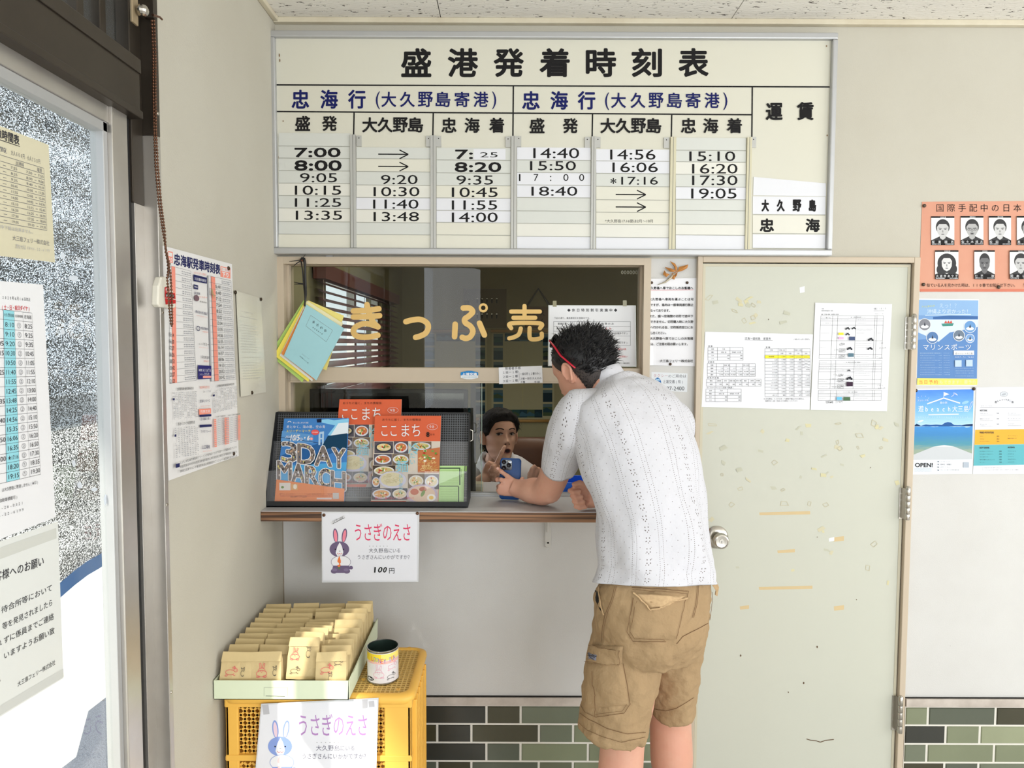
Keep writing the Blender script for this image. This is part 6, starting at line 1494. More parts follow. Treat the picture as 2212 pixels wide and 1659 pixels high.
# ================================================================== people: shared tools
from mathutils.bvhtree import BVHTree
V3 = lambda *a: np.array(a, float)
def unit(v): v = np.array(v, float); return v / np.linalg.norm(v)
def frame(f, up):
    f = unit(f); r = unit(np.cross(f, up)); u = np.cross(r, f); return r, f, u
def ringpts(c, t, rdir, a, bb, n=30, p=1.0):
    t = unit(t); r = np.array(rdir, float); r = unit(r - t * np.dot(r, t)); m = np.cross(t, r)
    out = []
    for k in range(n):
        q = 2 * math.pi * k / n; cx, sx = math.cos(q), math.sin(q)
        out.append(np.array(c) + a * math.copysign(abs(cx) ** p, cx) * r + bb * math.copysign(abs(sx) ** p, sx) * m)
    return out
def interp(tab, z):
    tab = sorted(tab)
    if z <= tab[0][0]: return tab[0][1]
    for (z0, v0), (z1, v1) in zip(tab, tab[1:]):
        if z <= z1: t = (z - z0) / (z1 - z0); t = t * t * (3 - 2 * t); return v0 + (v1 - v0) * t
    return tab[-1][1]
def head_point(z, q, off=0.0, fem=False):
    """surface of a head, origin between the ears, y towards the face, z up; q = angle, pi/2 is the face"""
    w_ = interp([(-.118, .012), (-.108, .030), (-.085, .050), (-.05, .063), (0, .073), (.04, .077), (.075, .070), (.100, .052), (.116, .028), (.122, .004)], z)
    f_ = interp([(-.118, .062), (-.112, .080), (-.095, .090), (-.07, .088), (-.03, .086), (.0, .086), (.03, .092), (.06, .090), (.09, .070), (.11, .042), (.122, .004)], z)
    b_ = interp([(-.118, .0), (-.10, .020), (-.07, .060), (-.03, .082), (.02, .098), (.06, .096), (.09, .078), (.11, .048), (.122, .004)], z)
    c, s = math.cos(q), math.sin(q)
    if fem: w_ *= 1 - .15 * max(0, min(1, (-.02 - z) / .07))
    x = w_ * math.copysign(abs(c) ** .9, c); y = (f_ if s > 0 else b_) * math.copysign(abs(s) ** .9, s)
    if s > 0:
        g = lambda x0, z0, sx, sz: math.exp(-((abs(x) - x0) / sx) ** 2 - ((z - z0) / sz) ** 2)
        y += .024 * math.exp(-(x / .010) ** 2) * (math.exp(-((z + .026) / .013) ** 2)) + .012 * math.exp(-(x / .008) ** 2) * math.exp(-((z + .005) / .018) ** 2)
        y += .007 * g(.011, -.030, .007, .008) - .010 * g(.031, .010, .014, .012) + .004 * g(.030, .030, .018, .008)
        y += .006 * math.exp(-(x / .020) ** 2) * math.exp(-((z + .062) / .012) ** 2) + .006 * math.exp(-(x / .016) ** 2) * math.exp(-((z + .103) / .012) ** 2) - .004 * math.exp(-(x / .02) ** 2) * math.exp(-((z + .083) / .008) ** 2)
        y += .004 * g(.042, -.02, .016, .016)
    if off:
        d = unit((x * 1.1, y, z * .9 + .01)); x, y, z = x + d[0] * off, y + d[1] * off, z + d[2] * off
    return V3(x, y, z)
class HeadFrame:
    def __init__(s, c, f, up, k=1.0): s.c = np.array(c, float); s.r, s.f, s.u = frame(f, up); s.k = k
    def __call__(s, p): return s.c + s.k * (s.r * p[0] + s.f * p[1] + s.u * p[2])
def add_head(b, hf, m, fem=False):
    zs = np.linspace(-.117, .1215, 44); n = 56
    b.loft([[hf(head_point(z, 2 * math.pi * k / n, fem=fem)) for k in range(n)] for z in zs], m)
    for sx in (-1, 1):                                          # ears: a bowl with a rim and a lobe
        rim = []
        for i in range(15):
            a = math.radians(-70 + 290 * i / 14); rim.append(hf((sx * (.078 + .010 * (1 - abs(math.cos(a)) * .2)), -.008 - .017 * math.cos(a) * (1 if math.sin(a) > 0 else .7), .002 + .030 * math.sin(a))))
        b.tube(rim, [.0048] * 15, m, n=7)
        b.ball(tuple(hf((sx * .077, -.006, -.024))), .009, m, 10, 7)
        c_ = [hf((sx * .075, -.008 - .014 * math.cos(a) * .9, .002 + .026 * math.sin(a))) for a in np.linspace(0, 2 * math.pi, 12, endpoint=False)]
        c2 = [hf((sx * .083, -.008 - .014 * math.cos(a) * .9, .002 + .026 * math.sin(a))) for a in np.linspace(0, 2 * math.pi, 12, endpoint=False)]
        b.loft([c_, c2], m)
def finger(b, pts, m, r0=.0085, r1=.0068):
    n = len(pts); b.tube(pts, [r0 + (r1 - r0) * i / (n - 1) for i in range(n)], m, n=9); b.ball(tuple(pts[-1]), r1 * 1.02, m, 9, 6)
    for p_ in pts[1:-1]: b.ball(tuple(p_), r0 * 1.06, m, 9, 6)
def limb(b, pts, rs, m, n=16, flat=1.0):
    # a smooth tapering limb through its joints
    P_, R_ = [], []
    for i in range(len(pts) - 1):
        p0, p1, p2, p3 = [np.array(pts[max(0, min(len(pts) - 1, j))], float) for j in (i - 1, i, i + 1, i + 2)]
        for t in np.linspace(0, 1, 7, endpoint=False):
            P_.append(.5 * (2 * p1 + (p2 - p0) * t + (2 * p0 - 5 * p1 + 4 * p2 - p3) * t * t + (3 * p1 - p0 - 3 * p2 + p3) * t ** 3)); R_.append(rs[i] + (rs[i + 1] - rs[i]) * (t * t * (3 - 2 * t)))
    P_.append(np.array(pts[-1], float)); R_.append(rs[-1])
    b.tube(P_, R_, m, n=n, flat=flat)
def fuse(o, voxel, smooth=3):
    r = o.modifiers.new('fuse', 'REMESH'); r.mode = 'VOXEL'; r.voxel_size = voxel; r.use_smooth_shade = True
    if smooth: s_ = o.modifiers.new('soften', 'SMOOTH'); s_.factor = .5; s_.iterations = smooth
    return o
def nail(b, tip, prev, side, m, r=.0052):
    tip, prev, side = np.array(tip), np.array(prev), unit(side); t = unit(tip - prev); w_ = np.cross(t, side)
    c = tip - t * .002 + side * .0066; b.poly([c + t * .005 * math.cos(a) + w_ * .0042 * math.sin(a) for a in np.linspace(0, 2 * math.pi, 10, endpoint=False)], m)
def skin(name, col): return mat(name, col, rough=.5, spec=.35, var=.22, vscale=14, var2=(col[0] - 14, col[1] - 44, col[2] - 42), bump=.05, bscale=260, sss=.12)

# ================================================================== the man at the counter
M_sk = skin('skin_man', (214, 164, 141))
man = thing('person', 'person in white eyelet shirt and khaki cargo shorts leaning on the counter with a phone', 'person', P(1385, 1500, 2.04) * [1, 1, 0])
hf = HeadFrame(P(1261, 806, 2.205), (-.66, .66, -.40), (-.10, .06, 1), 1.0)
b = MB(); add_head(b, hf, M_sk)
limb(b, [P(1322, 885, 2.13), P(1302, 838, 2.165), P(1270, 812, 2.195)], [.052, .055, .054], M_sk)
# torso inside the shirt
TH_ = math.radians(35); RD = V3(math.cos(TH_), math.sin(TH_), 0)
spine = [(1415, 1262, 1.99), (1417, 1195, 1.995), (1410, 1128, 2.01), (1398, 1066, 2.03), (1384, 1003, 2.06), (1369, 945, 2.09), (1352, 900, 2.12), (1336, 868, 2.14), (1322, 845, 2.155)]
pts = [P(*s_) for s_ in spine]
b.loft([ringpts(p_, unit(pts[min(i + 1, 8)] - pts[max(i - 1, 0)]), RD, a, .078, 24) for i, (p_, a) in enumerate(zip(pts, (.14, .135, .135, .14, .15, .150, .125, .085, .05)))], M_sk)
# left arm: shoulder, elbow on the counter, wrist
sh, el_, wr = P(1240, 905, 2.05), P(1182, 1056, 2.300), P(1122, 1056, 2.375)
limb(b, [P(1290, 900, 2.08), sh, P(1207, 1000, 2.21), el_, P(1152, 1060, 2.345), wr, P(1106, 1050, 2.383)], [.038, .047, .049, .0465, .0440, .032, .028], M_sk, n=24)
b.ball(tuple(el_ + [.006, -.006, -.004]), .043, M_sk, 14, 9)
# left hand around the phone
pc = P(1100, 1048, 2.386)
b.loft([ringpts(c_, V3(-.5, .1, .6), V3(.75, .1, .6), a, .0145, 18) for c_, a in ((P(1118, 1062, 2.380), .026), (P(1107, 1057, 2.380), .036), (P(1096, 1052, 2.380), .041), (P(1087, 1045, 2.382), .034))], M_sk)
for seq in ([P(1113, 1040, 2.385), P(1096, 1028, 2.376), P(1083, 1019, 2.384), P(1075, 1012, 2.394)], [P(1096, 1042, 2.378), P(1082, 1036, 2.374), P(1074, 1036, 2.386), P(1076, 1034, 2.408)], [P(1094, 1053, 2.376), P(1080, 1050, 2.374), P(1077, 1051, 2.388), P(1080, 1049, 2.410)], [P(1098, 1063, 2.378), P(1086, 1064, 2.376), P(1083, 1065, 2.388), P(1087, 1063, 2.408)]):
    finger(b, seq, M_sk)
finger(b, [P(1112, 1056, 2.384), P(1124, 1045, 2.384), P(1128, 1034, 2.396)], M_sk, .0100, .0080)
# right forearm and the closed hand on the counter edge
limb(b, [P(1450, 905, 2.21), P(1420, 1000, 2.25), P(1385, 1066, 2.245), P(1330, 1074, 2.26), P(1290, 1078, 2.268), P(1272, 1077, 2.27)], [.04, .046, .040, .035, .028, .026], M_sk)
b.loft([ringpts(c_, V3(-1, .05, .08), V3(0, .2, 1), a, .016, 16) for c_, a in ((P(1284, 1080, 2.270), .026), (P(1274, 1077, 2.270), .032), (P(1263, 1074, 2.270), .033), (P(1256, 1072, 2.270), .026))], M_sk)
for i in range(4):
    y_ = 1052 + 11.5 * i; sx = (0, 5, 9, 13)[i]
    finger(b, [P(1262 + sx, y_ + 3, 2.258), P(1240 + sx, y_ + 2, 2.248), P(1231 + sx, y_ + 8, 2.243), P(1239 + sx, y_ + 11, 2.236), P(1252 + sx, y_ + 9, 2.236)], M_sk, .0079, .0068)
finger(b, [P(1268, 1048, 2.258), P(1252, 1043, 2.244), P(1240, 1046, 2.238)], M_sk, .0098, .0082)
# legs
kl, kr = P(1345, 1602, 1.985), P(1448, 1556, 2.125)
def leg(hip, knee, m, toe):
    an = V3(knee[0] + toe[0] * .1, knee[1] - .02, .085)
    limb(b, [hip, (hip + knee) / 2 + V3(0, -.005, 0), knee, knee * .72 + an * .28 + V3(0, -.012, 0), knee * .4 + an * .6 + V3(0, -.008, 0), an], [.082, .076, .0630, .0640, .052, .036], m, n=36)
    f_ = unit(toe); limb(b, [an + V3(0, 0, -.02) - f_ * .03, an + f_ * .06 + V3(0, 0, -.04), an + f_ * .15 + V3(0, 0, -.055)], [.036, .036, .026], m, n=14)
    return an
leg(P(1368, 1400, 2.02), kl, M_sk, V3(-.35, .9, 0)); leg(P(1450, 1400, 2.10), kr, M_sk, V3(.05, 1, 0))
body = b.build('body', man); fuse(body, .0033, 3)
# finger nails
b = MB(); M_nail = mat('finger_nail', (236, 188, 172), rough=.3)
nail(b, P(1075, 1012, 2.394), P(1083, 1019, 2.384), (-.2, -1, .4), M_nail); b.build('finger_nails', man)

# shoes
M_shoe = mat('grey_canvas_shoe', (120, 120, 122), rough=.7); M_sole = mat('white_sole', (220, 218, 212), rough=.6)
for knee, toe in ((kl, V3(-.35, .9, 0)), (kr, V3(.05, 1, 0))):
    f_ = unit(toe); an = V3(knee[0] + toe[0] * .1, knee[1] - .02, 0); r_ = V3(f_[1], -f_[0], 0); b = MB()
    rings = []
    for s_, w_, h_ in ((-.075, .022, .05), (-.06, .036, .075), (-.02, .042, .085), (.04, .046, .072), (.10, .050, .052), (.155, .046, .042), (.185, .028, .032)):
        rings.append([an + f_ * s_ + r_ * w_ * math.cos(a) + V3(0, 0, .022 + h_ * max(0, math.sin(a)) - (.004 if math.sin(a) < 0 else 0)) for a in np.linspace(0, 2 * math.pi, 18, endpoint=False)])
    b.loft(rings, M_shoe); o = b.build('shoe', man, smooth=True)
    b = MB(); b.loft([[an + f_ * s_ + r_ * w_ * 1.04 * math.cos(a) + V3(0, 0, .012 + .011 * (1 if math.sin(a) > 0 else -1)) for a in np.linspace(.2, 2 * math.pi + .2, 18, endpoint=False)] for s_, w_ in ((-.080, .022), (-.062, .038), (0, .042), (.10, .052), (.16, .047), (.192, .026))], M_sole); b.build('sole', o)

# ---- hair
M_hair = mat('black_hair', (20, 19, 21), rough=.42, spec=.45); 
mfd = mat('faded_hair', (34, 32, 33), rough=.7, var=.6, vscale=520, var2=(96, 80, 72), detail=2)
def hair(name, hf, parent, line, m_top, thick, spikes, fade=None, seed=1, flow=(0, .25, .6), slen=.028, rise=.4, front=9):
    """line(q) = height of the hairline at angle q; thick(z, q) = depth of the hair"""
    b = MB(); n = 60; rr = random.Random(seed); rows = 22; rings = []
    for j in range(rows + 1):
        ring = []
        for k in range(n):
            q = 2 * math.pi * k / n; z0 = line(q); z = z0 + (.1215 - z0) * (j / rows) ** .9
            t_ = thick(z, q) * min(1, .25 + 3.0 * j / rows); nn = mnoise(Vector((math.cos(q) * 6, math.sin(q) * 6, z * 70 + seed)))
            ring.append(hf(head_point(z, q, t_ * (1 + .25 * nn))))
        rings.append(ring)
    b.loft(rings, m_top, True, True)
    for i in range(spikes):
        q = rr.uniform(0, 2 * math.pi); z0 = line(q) + .012; z = z0 + (.120 - z0) * rr.random() ** .8
        p0 = head_point(z, q, thick(z, q) * .75); nrm = unit(p0 + V3(0, .0, -.01)); fl = unit(nrm * rise + np.array(flow) + V3(rr.uniform(-.45, .45), rr.uniform(-.45, .45), rr.uniform(-.3, .3)))
        L_ = slen * rr.uniform(.5, 1.25) * min(1, .35 + (z - line(q)) / .07) * (.45 if p0[1] > front else 1); w_ = unit(np.cross(fl, nrm + V3(.01, .02, .03))) * rr.uniform(.0007, .0018); bend = nrm * L_ * .18
        a, c, e = p0, p0 + fl * L_ * .55 + bend, p0 + fl * L_ + V3(rr.uniform(-.3, .3), rr.uniform(-.3, .3), rr.uniform(-.4, .1)) * L_ * .4
        up_ = unit(np.cross(w_, fl)) * np.linalg.norm(w_) * .6
        b.add([hf(a - w_), hf(a + w_), hf(a + up_), hf(c - w_ * .8), hf(c + w_ * .8), hf(c + up_ * .8), hf(e)], [(0, 1, 4, 3), (1, 2, 5, 4), (2, 0, 3, 5), (3, 4, 6), (4, 5, 6), (5, 3, 6)], m_top)
    o = b.build(name, parent, smooth=True)
    if fade:
        b = MB(); rings = []
        for j in range(14):
            ring = []
            for k in range(n):
                q = 2 * math.pi * k / n; z0 = fade(q); z1 = line(q) + .02; z = z0 + (z1 - z0) * j / 13; ring.append(hf(head_point(z, q, .0022 + .004 * j / 13)))
            rings.append(ring)
        b.loft(rings, mfd, True, False)
        for i in range(1500):
            q = rr.uniform(0, 2 * math.pi); z0 = fade(q); z = z0 - .004 + (line(q) + .02 - z0) * rr.random(); p0 = head_point(z, q, .002); nrm = unit(p0); e = p0 + nrm * .005 + V3(0, 0, -.006); w_ = unit(np.cross(nrm, (0, 0, 1))) * .0007
            b.add([hf(p0 - w_), hf(p0 + w_), hf(e)], [(0, 1, 2)], m_top)
        b.build('short_sides', o, smooth=True)
    return o
def mline(q):
    s = math.sin(q); c = abs(math.cos(q))
    return .078 if s > .75 else (.022 + .056 * max(0, (s - .1) / .65) if s > .1 else .022 - .062 * max(0, min(1, (-s - .1) / .5)))
def mfade(q):
    s = math.sin(q); return .076 if s > .75 else (.010 + .066 * max(0, (s - .15) / .6) ** 1.0 if s > .15 else (.016 if s > -.12 else 0.016 - .110 * min(1, (-s - .12) / .5)))
hr = hair('hair', hf, man, mline, M_hair, lambda z, q: (.009 + .011 * max(0, min(1, (z - .02) / .07))) * (1 if math.sin(q) < .1 else 1 - .6 * min(1, (math.sin(q) - .1) / .4)), 3600, fade=mfade, seed=5, flow=(.28, -.3, .2), slen=.034, rise=.22, front=.012)
# ear detail and brow are on the far side; sunglasses pushed up on the hair
sg_ = thing('sunglasses', 'sunglasses with red arms pushed up on the hair of the person at the counter', 'sunglasses', hf((0, .09, .08)))
M_sgb = mat('gloss_black_frame', (16, 16, 18), rough=.2, spec=.6); M_sgr = mat('red_arm', (196, 28, 52), rough=.35); M_lens = mat('dark_lens', (12, 12, 15), rough=.06, spec=.7)
gy, gz = .046, .132; gn = unit((0, .74, .67)); gu = unit((0, -.67, .74))
def gpt(x, v, lift=0): return V3(0, gy, gz) + V3(x, 0, 0) + gu * v + gn * (lift - .5 * x * x / .12)
for sx in (-1, 1):
    b = MB(); prof = [(sx * (.006 + .058 * (.5 + .5 * math.cos(a)) if True else 0), .020 * math.sin(a) - .004 * abs(math.cos(a))) for a in np.linspace(0, 2 * math.pi, 24, endpoint=False)]
    f0 = [hf(gpt(x, v, .0018)) for x, v in prof]; f1 = [hf(gpt(x, v, -.0006)) for x, v in prof]; b.loft([f1, f0], M_lens, True, True); b.build('lens', sg_)
    b = MB(); b.tube([hf(gpt(x, v)) for x, v in prof] + [hf(gpt(*prof[0]))], .0024, M_sgb, n=7); b.build('rim', sg_, smooth=True)
    b = MB(); b.tube([hf(gpt(sx * .064, .006)), hf(gpt(sx * .073, .006, -.006))], .0042, M_sgb, n=8); ar = [hf((sx * .080, .024, .122)), hf((sx * .090, .004, .092)), hf((sx * .0935, -.010, .058)), hf((sx * .093, -.030, .028)), hf((sx * .089, -.044, .004))]
    b.tube([hf(gpt(sx * .071, .006, -.004))] + ar[:1], .0040, M_sgb, n=8); b.build('hinge', sg_, smooth=True)
    b = MB(); b.tube(ar, [.0034, .0040, .0040, .0040, .0034], M_sgr, n=8, flat=.55); b.build('arm', sg_, smooth=True)
b = MB(); b.tube([hf(gpt(-.008, .004)), hf(gpt(0, .008, .002)), hf(gpt(.008, .004))], .0024, M_sgb, n=7); b.build('bridge', sg_, smooth=True)

# ---- phone
ph = thing('phone', 'blue smartphone with three camera lenses held upright by the person leaning on the counter', 'phone', P(1104, 1083, 2.405))
M_ph = mat('blue_phone_case', (24, 74, 138), rough=.45); pR, pF, pU = frame(V3(.06, 1, .0), (.03, .05, 1)); pO = P(1103.5, 990, 2.402)
def pp(u, v, w_): return pO + pR * u - pU * v + pF * w_
def rr2(u0, u1, v0, v1, r, n=5): return [(x, y) for x, y in rrect(u0, u1, v0, v1, r, n)]
b = MB(); hw, hh = .0358, .143; rings = []
for ins, w_ in ((.0035, -.0002), (.001, .0012), (0, .003), (0, .0075), (.001, .0092), (.003, .0102)): rings.append([pp(u, v, w_) for u, v in rr2(-hw + ins, hw - ins, ins, hh - ins, .011 - ins * .5)])
b.loft(rings, M_ph); b.build('case', ph, autosmooth=50)
b = MB(); b.loft([[pp(u, v, w_) for u, v in rr2(-.0315 + i_, -.0315 + .0365 - i_, .005 + i_, .0415 - i_, .009)] for i_, w_ in ((0, .0005), (0, -.0015), (.001, -.0022))], mat('camera_plate', (120, 126, 134), rough=.15, metal=.6)); b.build('camera_plate', ph, autosmooth=50)
for u, v in ((-.0225, .0135), (-.0225, .0330), (-.0060, .0232)):
    b = MB(); b.lathe([(.0074, .0), (.0078, .0024), (.0066, .0030), (.0062, .0018), (.0005, .0016)], pp(u, v, -.0018), -pF, mat('lens_ring', (36, 34, 40), rough=.08, metal=.5), n=20); b.build('camera_lens', ph, smooth=True)
b = MB(); b.lathe([(.0026, 0), (.0024, .0008), (.0003, .0009)], pp(-.006, .0115, -.0022), -pF, mat('flash', (240, 236, 220), rough=.2), n=12); b.build('camera_flash', ph)
b = MB(); b.loft([[pp(u, v, w_) for u, v in rr2(-hw + .003, hw - .003, .003, hh - .003, .008)] for w_ in (.0100, .0106)], mat('phone_glass', (14, 16, 20), rough=.05, spec=.6)); b.build('screen', ph)

# ---- shirt with eyelet pattern
ms = bpy.data.materials.new('white_eyelet_cotton'); ms.use_nodes = True; nt = ms.node_tree; pb = nt.nodes['Principled BSDF']; pb.inputs['Roughness'].default_value = .85; pb.inputs['Specular IOR Level'].default_value = .2
uvn = nt.nodes.new('ShaderNodeUVMap'); uvn.uv_map = 'cloth'; sx_ = nt.nodes.new('ShaderNodeSeparateXYZ'); nt.links.new(uvn.outputs[0], sx_.inputs[0])
def M_(op, a, b_=None, c=None):
    nd = nt.nodes.new('ShaderNodeMath'); nd.operation = op
    for i, x in enumerate((a, b_, c)):
        if x is None: continue
        if isinstance(x, (int, float)): nd.inputs[i].default_value = x
        else: nt.links.new(x, nd.inputs[i])
    return nd.outputs[0]
U_, V_ = sx_.outputs[0], sx_.outputs[1]
def cell(x, pitch, off):
    return M_('MULTIPLY', M_('SUBTRACT', M_('FRACT', M_('ADD', M_('DIVIDE', M_('SUBTRACT', x, off), pitch), .5)), .5), pitch)
def dots(pu, ou, pv, ov, r):
    du = cell(U_, pu, ou); dv = cell(V_, pv, ov); d2 = M_('ADD', M_('MULTIPLY', du, du), M_('MULTIPLY', dv, dv)); return M_('LESS_THAN', d2, r * r)
allh = None
PU = .176
specs = [(PU, .036, .0052, 0, .0010), (PU, .050, .0052, .0026, .0010), (PU, -.036, .0052, 0, .0010), (PU, -.050, .0052, .0026, .0010)]
for du in (-.0052, .0052):
    for dv in (-.0042, .0042): specs.append((PU, du, .028, dv, .0017))
specs += [(PU, 0, .028, .0085, .0015), (.0352, .0088, .030, 0, .0010), (.0352, .0264, .030, .015, .0010)]
for s_ in specs:
    h_ = dots(*s_); allh = h_ if allh is None else M_('MAXIMUM', allh, h_)
mixc = nt.nodes.new('ShaderNodeMix'); mixc.data_type = 'RGBA'; mixc.inputs[6].default_value = rgb(209, 209, 215); mixc.inputs[7].default_value = rgb(112, 104, 102)
nt.links.new(allh, mixc.inputs[0]); nt.links.new(mixc.outputs[2], pb.inputs['Base Color'])
tc = nt.nodes.new('ShaderNodeTexCoord'); nz = nt.nodes.new('ShaderNodeTexNoise'); nz.inputs['Scale'].default_value = 22; nz.inputs['Detail'].default_value = 3; nt.links.new(tc.outputs['Object'], nz.inputs['Vector'])
n2 = nt.nodes.new('ShaderNodeTexNoise'); n2.inputs['Scale'].default_value = 300; nt.links.new(tc.outputs['Object'], n2.inputs['Vector'])
hsum = M_('ADD', M_('MULTIPLY', nz.outputs['Fac'], 1.0), M_('SUBTRACT', M_('MULTIPLY', n2.outputs['Fac'], .06), M_('MULTIPLY', allh, .12)))
bp = nt.nodes.new('ShaderNodeBump'); bp.inputs['Strength'].default_value = .7; bp.inputs['Distance'].default_value = .008; nt.links.new(hsum, bp.inputs['Height']); nt.links.new(bp.outputs[0], pb.inputs['Normal'])
def cloth(b, rings, m, uvs, u0=0.0, girth=None, fold=True):
    """loft with metres of cloth as texture coordinates; keeps the (u, v) of each vertex"""
    n = len(rings[0]); v = 0; rows = []
    for i, r_ in enumerate(rings):
        if i: v += np.mean([np.linalg.norm(np.array(a) - np.array(c)) for a, c in zip(r_, rings[i - 1])])
        g = girth if girth else 1.0; rows.append([(u0 + g * k / n, -v) for k in range(n + 1)])
    vs = [p_ for r_ in rings for p_ in (list(r_) + [r_[0]])]; N = n + 1
    fs = [(i * N + j, i * N + j + 1, (i + 1) * N + j + 1, (i + 1) * N + j) for i in range(len(rings) - 1) for j in range(n)]
    uvs.extend([q for row in rows for q in row]); b.add(vs, fs, m)
def smooth_rows(rows, k):
    out = []
    for i in range(len(rows) - 1):
        r0, r1, r2, r3 = [np.array(rows[max(0, min(len(rows) - 1, j))], float) for j in (i - 1, i, i + 1, i + 2)]
        for t in np.linspace(0, 1, k, endpoint=False): out.append(.5 * (2 * r1 + (r2 - r0) * t + (2 * r0 - 5 * r1 + 4 * r2 - r3) * t * t + (3 * r1 - r0 - 3 * r2 + r3) * t ** 3))
    out.append(np.array(rows[-1], float)); return out
# px, py, depth, half width px, half thickness
trows = [(1415, 1258, 1.985, 133.5, .135), (1416.5, 1228, 1.988, 129, .132), (1417, 1195, 1.992, 125.5, .130), (1412, 1128, 2.008, 122, .128), (1400, 1066, 2.03, 124, .130), (1385, 1003, 2.06, 130, .134), (1371, 945, 2.09, 132, .130), (1356, 900, 2.115, 127, .118), (1341, 868, 2.14, 110, .098), (1326, 844, 2.158, 77, .076), (1314, 828, 2.168, 46, .064), (1309, 818, 2.172, 39, .060)]
rows = smooth_rows(trows, 6); uvs = []; b = MB(); rings = []
ctr = [P(*r_[:3]) for r_ in rows]
for i, r_ in enumerate(rows):
    t = unit(ctr[min(i + 2, len(rows) - 1)] - ctr[max(i - 2, 0)]); wm = r_[3] * r_[2] / F; bb = r_[4]
    hk_ = max(0, 1 - i / 22.0); t = unit(t * (1 - hk_) + hk_ * unit((.02, .26, 1)))
    m_ = np.cross(t, unit(RD - t * np.dot(RD, t))); a = math.sqrt(max(1e-5, wm * wm - (bb * m_[0]) ** 2)) / RD[0]
    ring = ringpts(ctr[i], t, RD, a, bb, 72, .92)
    # the cloth hangs in folds, more towards the hem and under the arm
    s_ = i / len(rows); out = []
    for k, p_ in enumerate(ring):
        q = 2 * math.pi * k / 72; nrm = unit(p_ - ctr[i])
        wv = .007 * (1 - s_) ** 1.5 * math.sin(5 * q + 2.2 * s_ * 6) + .005 * math.sin(3 * q + 26 * s_) * math.exp(-((s_ - .35) / .25) ** 2) + .012 * mnoise(Vector((math.cos(q) * 2.3, math.sin(q) * 2.3, s_ * 7))) * (.35 + .65 * (1 - s_)) + .004 * mnoise(Vector((math.cos(q) * 6, math.sin(q) * 6, s_ * 14)))
        if s_ > .82: wv *= .3
        out.append(p_ + nrm * wv)
    rings.append(out)
hemr = [p_ + (ctr[0] - p_) * .03 + V3(0, 0, .004) for p_ in rings[0]]
cloth(b, [hemr] + rings, ms, uvs, 0.0, 1.12)
# band collar
cr_ = rings[-1]; c0 = ctr[-1]; up_ = unit(P(1300, 803, 2.182) - P(1310, 822, 2.17))
cr2 = [c0 + (p_ - c0) * .98 + up_ * .012 for p_ in cr_]; cr3 = [c0 + (p_ - c0) * .96 + up_ * .027 for p_ in cr_]; cr4 = [c0 + (p_ - c0) * .92 + up_ * .028 for p_ in cr_]; cr5 = [c0 + (p_ - c0) * .90 + up_ * .004 for p_ in cr_]
cloth(b, [cr_, cr2, cr3, cr4, cr5], ms, uvs, .5, .01)
# sleeves
def sleeve(rows, rd, u0, seed):
    rows = smooth_rows(rows, 7); ct = [P(*r_[:3]) for r_ in rows]; rings = []
    for i, r_ in enumerate(rows):
        t = unit(ct[min(i + 2, len(ct) - 1)] - ct[max(i - 2, 0)]); ring = ringpts(ct[i], t, rd, r_[3], r_[4], 40); s_ = i / len(rows)
        rings.append([p_ + unit(p_ - ct[i]) * (.006 * mnoise(Vector((math.cos(2 * math.pi * k / 40) * 2.2, math.sin(2 * math.pi * k / 40) * 2.2, s_ * 5 + seed))) + .003 * math.sin(9 * s_ + 2 * math.pi * k / 40 * 2)) for k, p_ in enumerate(ring)])
    rings.append([ct[-1] + (p_ - ct[-1]) * .95 for p_ in rings[-1]]); cloth(b, rings, ms, uvs, u0, .42)
sleeve([(1322, 868, 2.125, .040, .040), (1280, 876, 2.08, .056, .054), (1247, 893, 2.055, .0635, .063), (1231, 925, 2.07, .063, .066), (1219, 962, 2.125, .058, .062), (1208, 1008, 2.19, .0545, .060)], V3(1, .1, .2), .2, 3)
sleeve([(1340, 866, 2.15, .040, .040), (1396, 876, 2.175, .056, .054), (1432, 892, 2.20, .060, .060), (1455, 912, 2.21, .062, .062), (1448, 960, 2.24, .058, .058), (1432, 1010, 2.26, .055, .056)], V3(1, .4, .2), .6, 9)
shirt = b.build('shirt', man, smooth=True)
ul = shirt.data.uv_layers.new(name='cloth'); vi = np.zeros(len(shirt.data.loops), dtype=np.int32); shirt.data.loops.foreach_get('vertex_index', vi); ul.data.foreach_set('uv', np.array(uvs, dtype=np.float32)[vi].ravel())

# ---- cargo shorts
M_kh = mat('khaki_cotton', (168, 142, 108), rough=.85, spec=.15, var=.18, vscale=16, var2=(148, 121, 88), bump=1.0, bscale=34, bdist=.007)
M_kh2 = mat('khaki_stitch', (120, 88, 60), rough=.9); M_kh3 = mat('khaki_edge', (198, 168, 128), rough=.85, var=.3, vscale=120, var2=(150, 118, 84))
b = MB()
def hips(rows, rd, m, n=56):
    rows = smooth_rows(rows, 5); ct = [P(*r_[:3]) for r_ in rows]; rings = []
    for i, r_ in enumerate(rows):
        t = unit(ct[min(i + 2, len(ct) - 1)] - ct[max(i - 2, 0)]); wm = r_[3] * r_[2] / F; bb = r_[4]; rr0 = unit(np.array(rd) - t * np.dot(rd, t)); m_ = np.cross(t, rr0)
        a = math.sqrt(max(1e-5, wm * wm - (bb * m_[0]) ** 2)) / abs(rr0[0]); rings.append(ringpts(ct[i], t, rd, a, bb, n))
    b.loft(rings, m)
hips([(1415, 1228, 1.99, 118, .115), (1415, 1262, 1.99, 129, .128), (1411, 1300, 1.992, 130, .142), (1405, 1345, 1.998, 126, .150), (1396, 1388, 2.01, 112, .130)], RD, M_kh)
hips([(1360, 1345, 2.0, 76, .105), (1352, 1400, 1.99, 80, .108), (1343, 1455, 1.98, 81, .110), (1332, 1520, 1.975, 77, .106), (1322, 1582, 1.972, 74, .100)], V3(.95, .3, .22), M_kh)
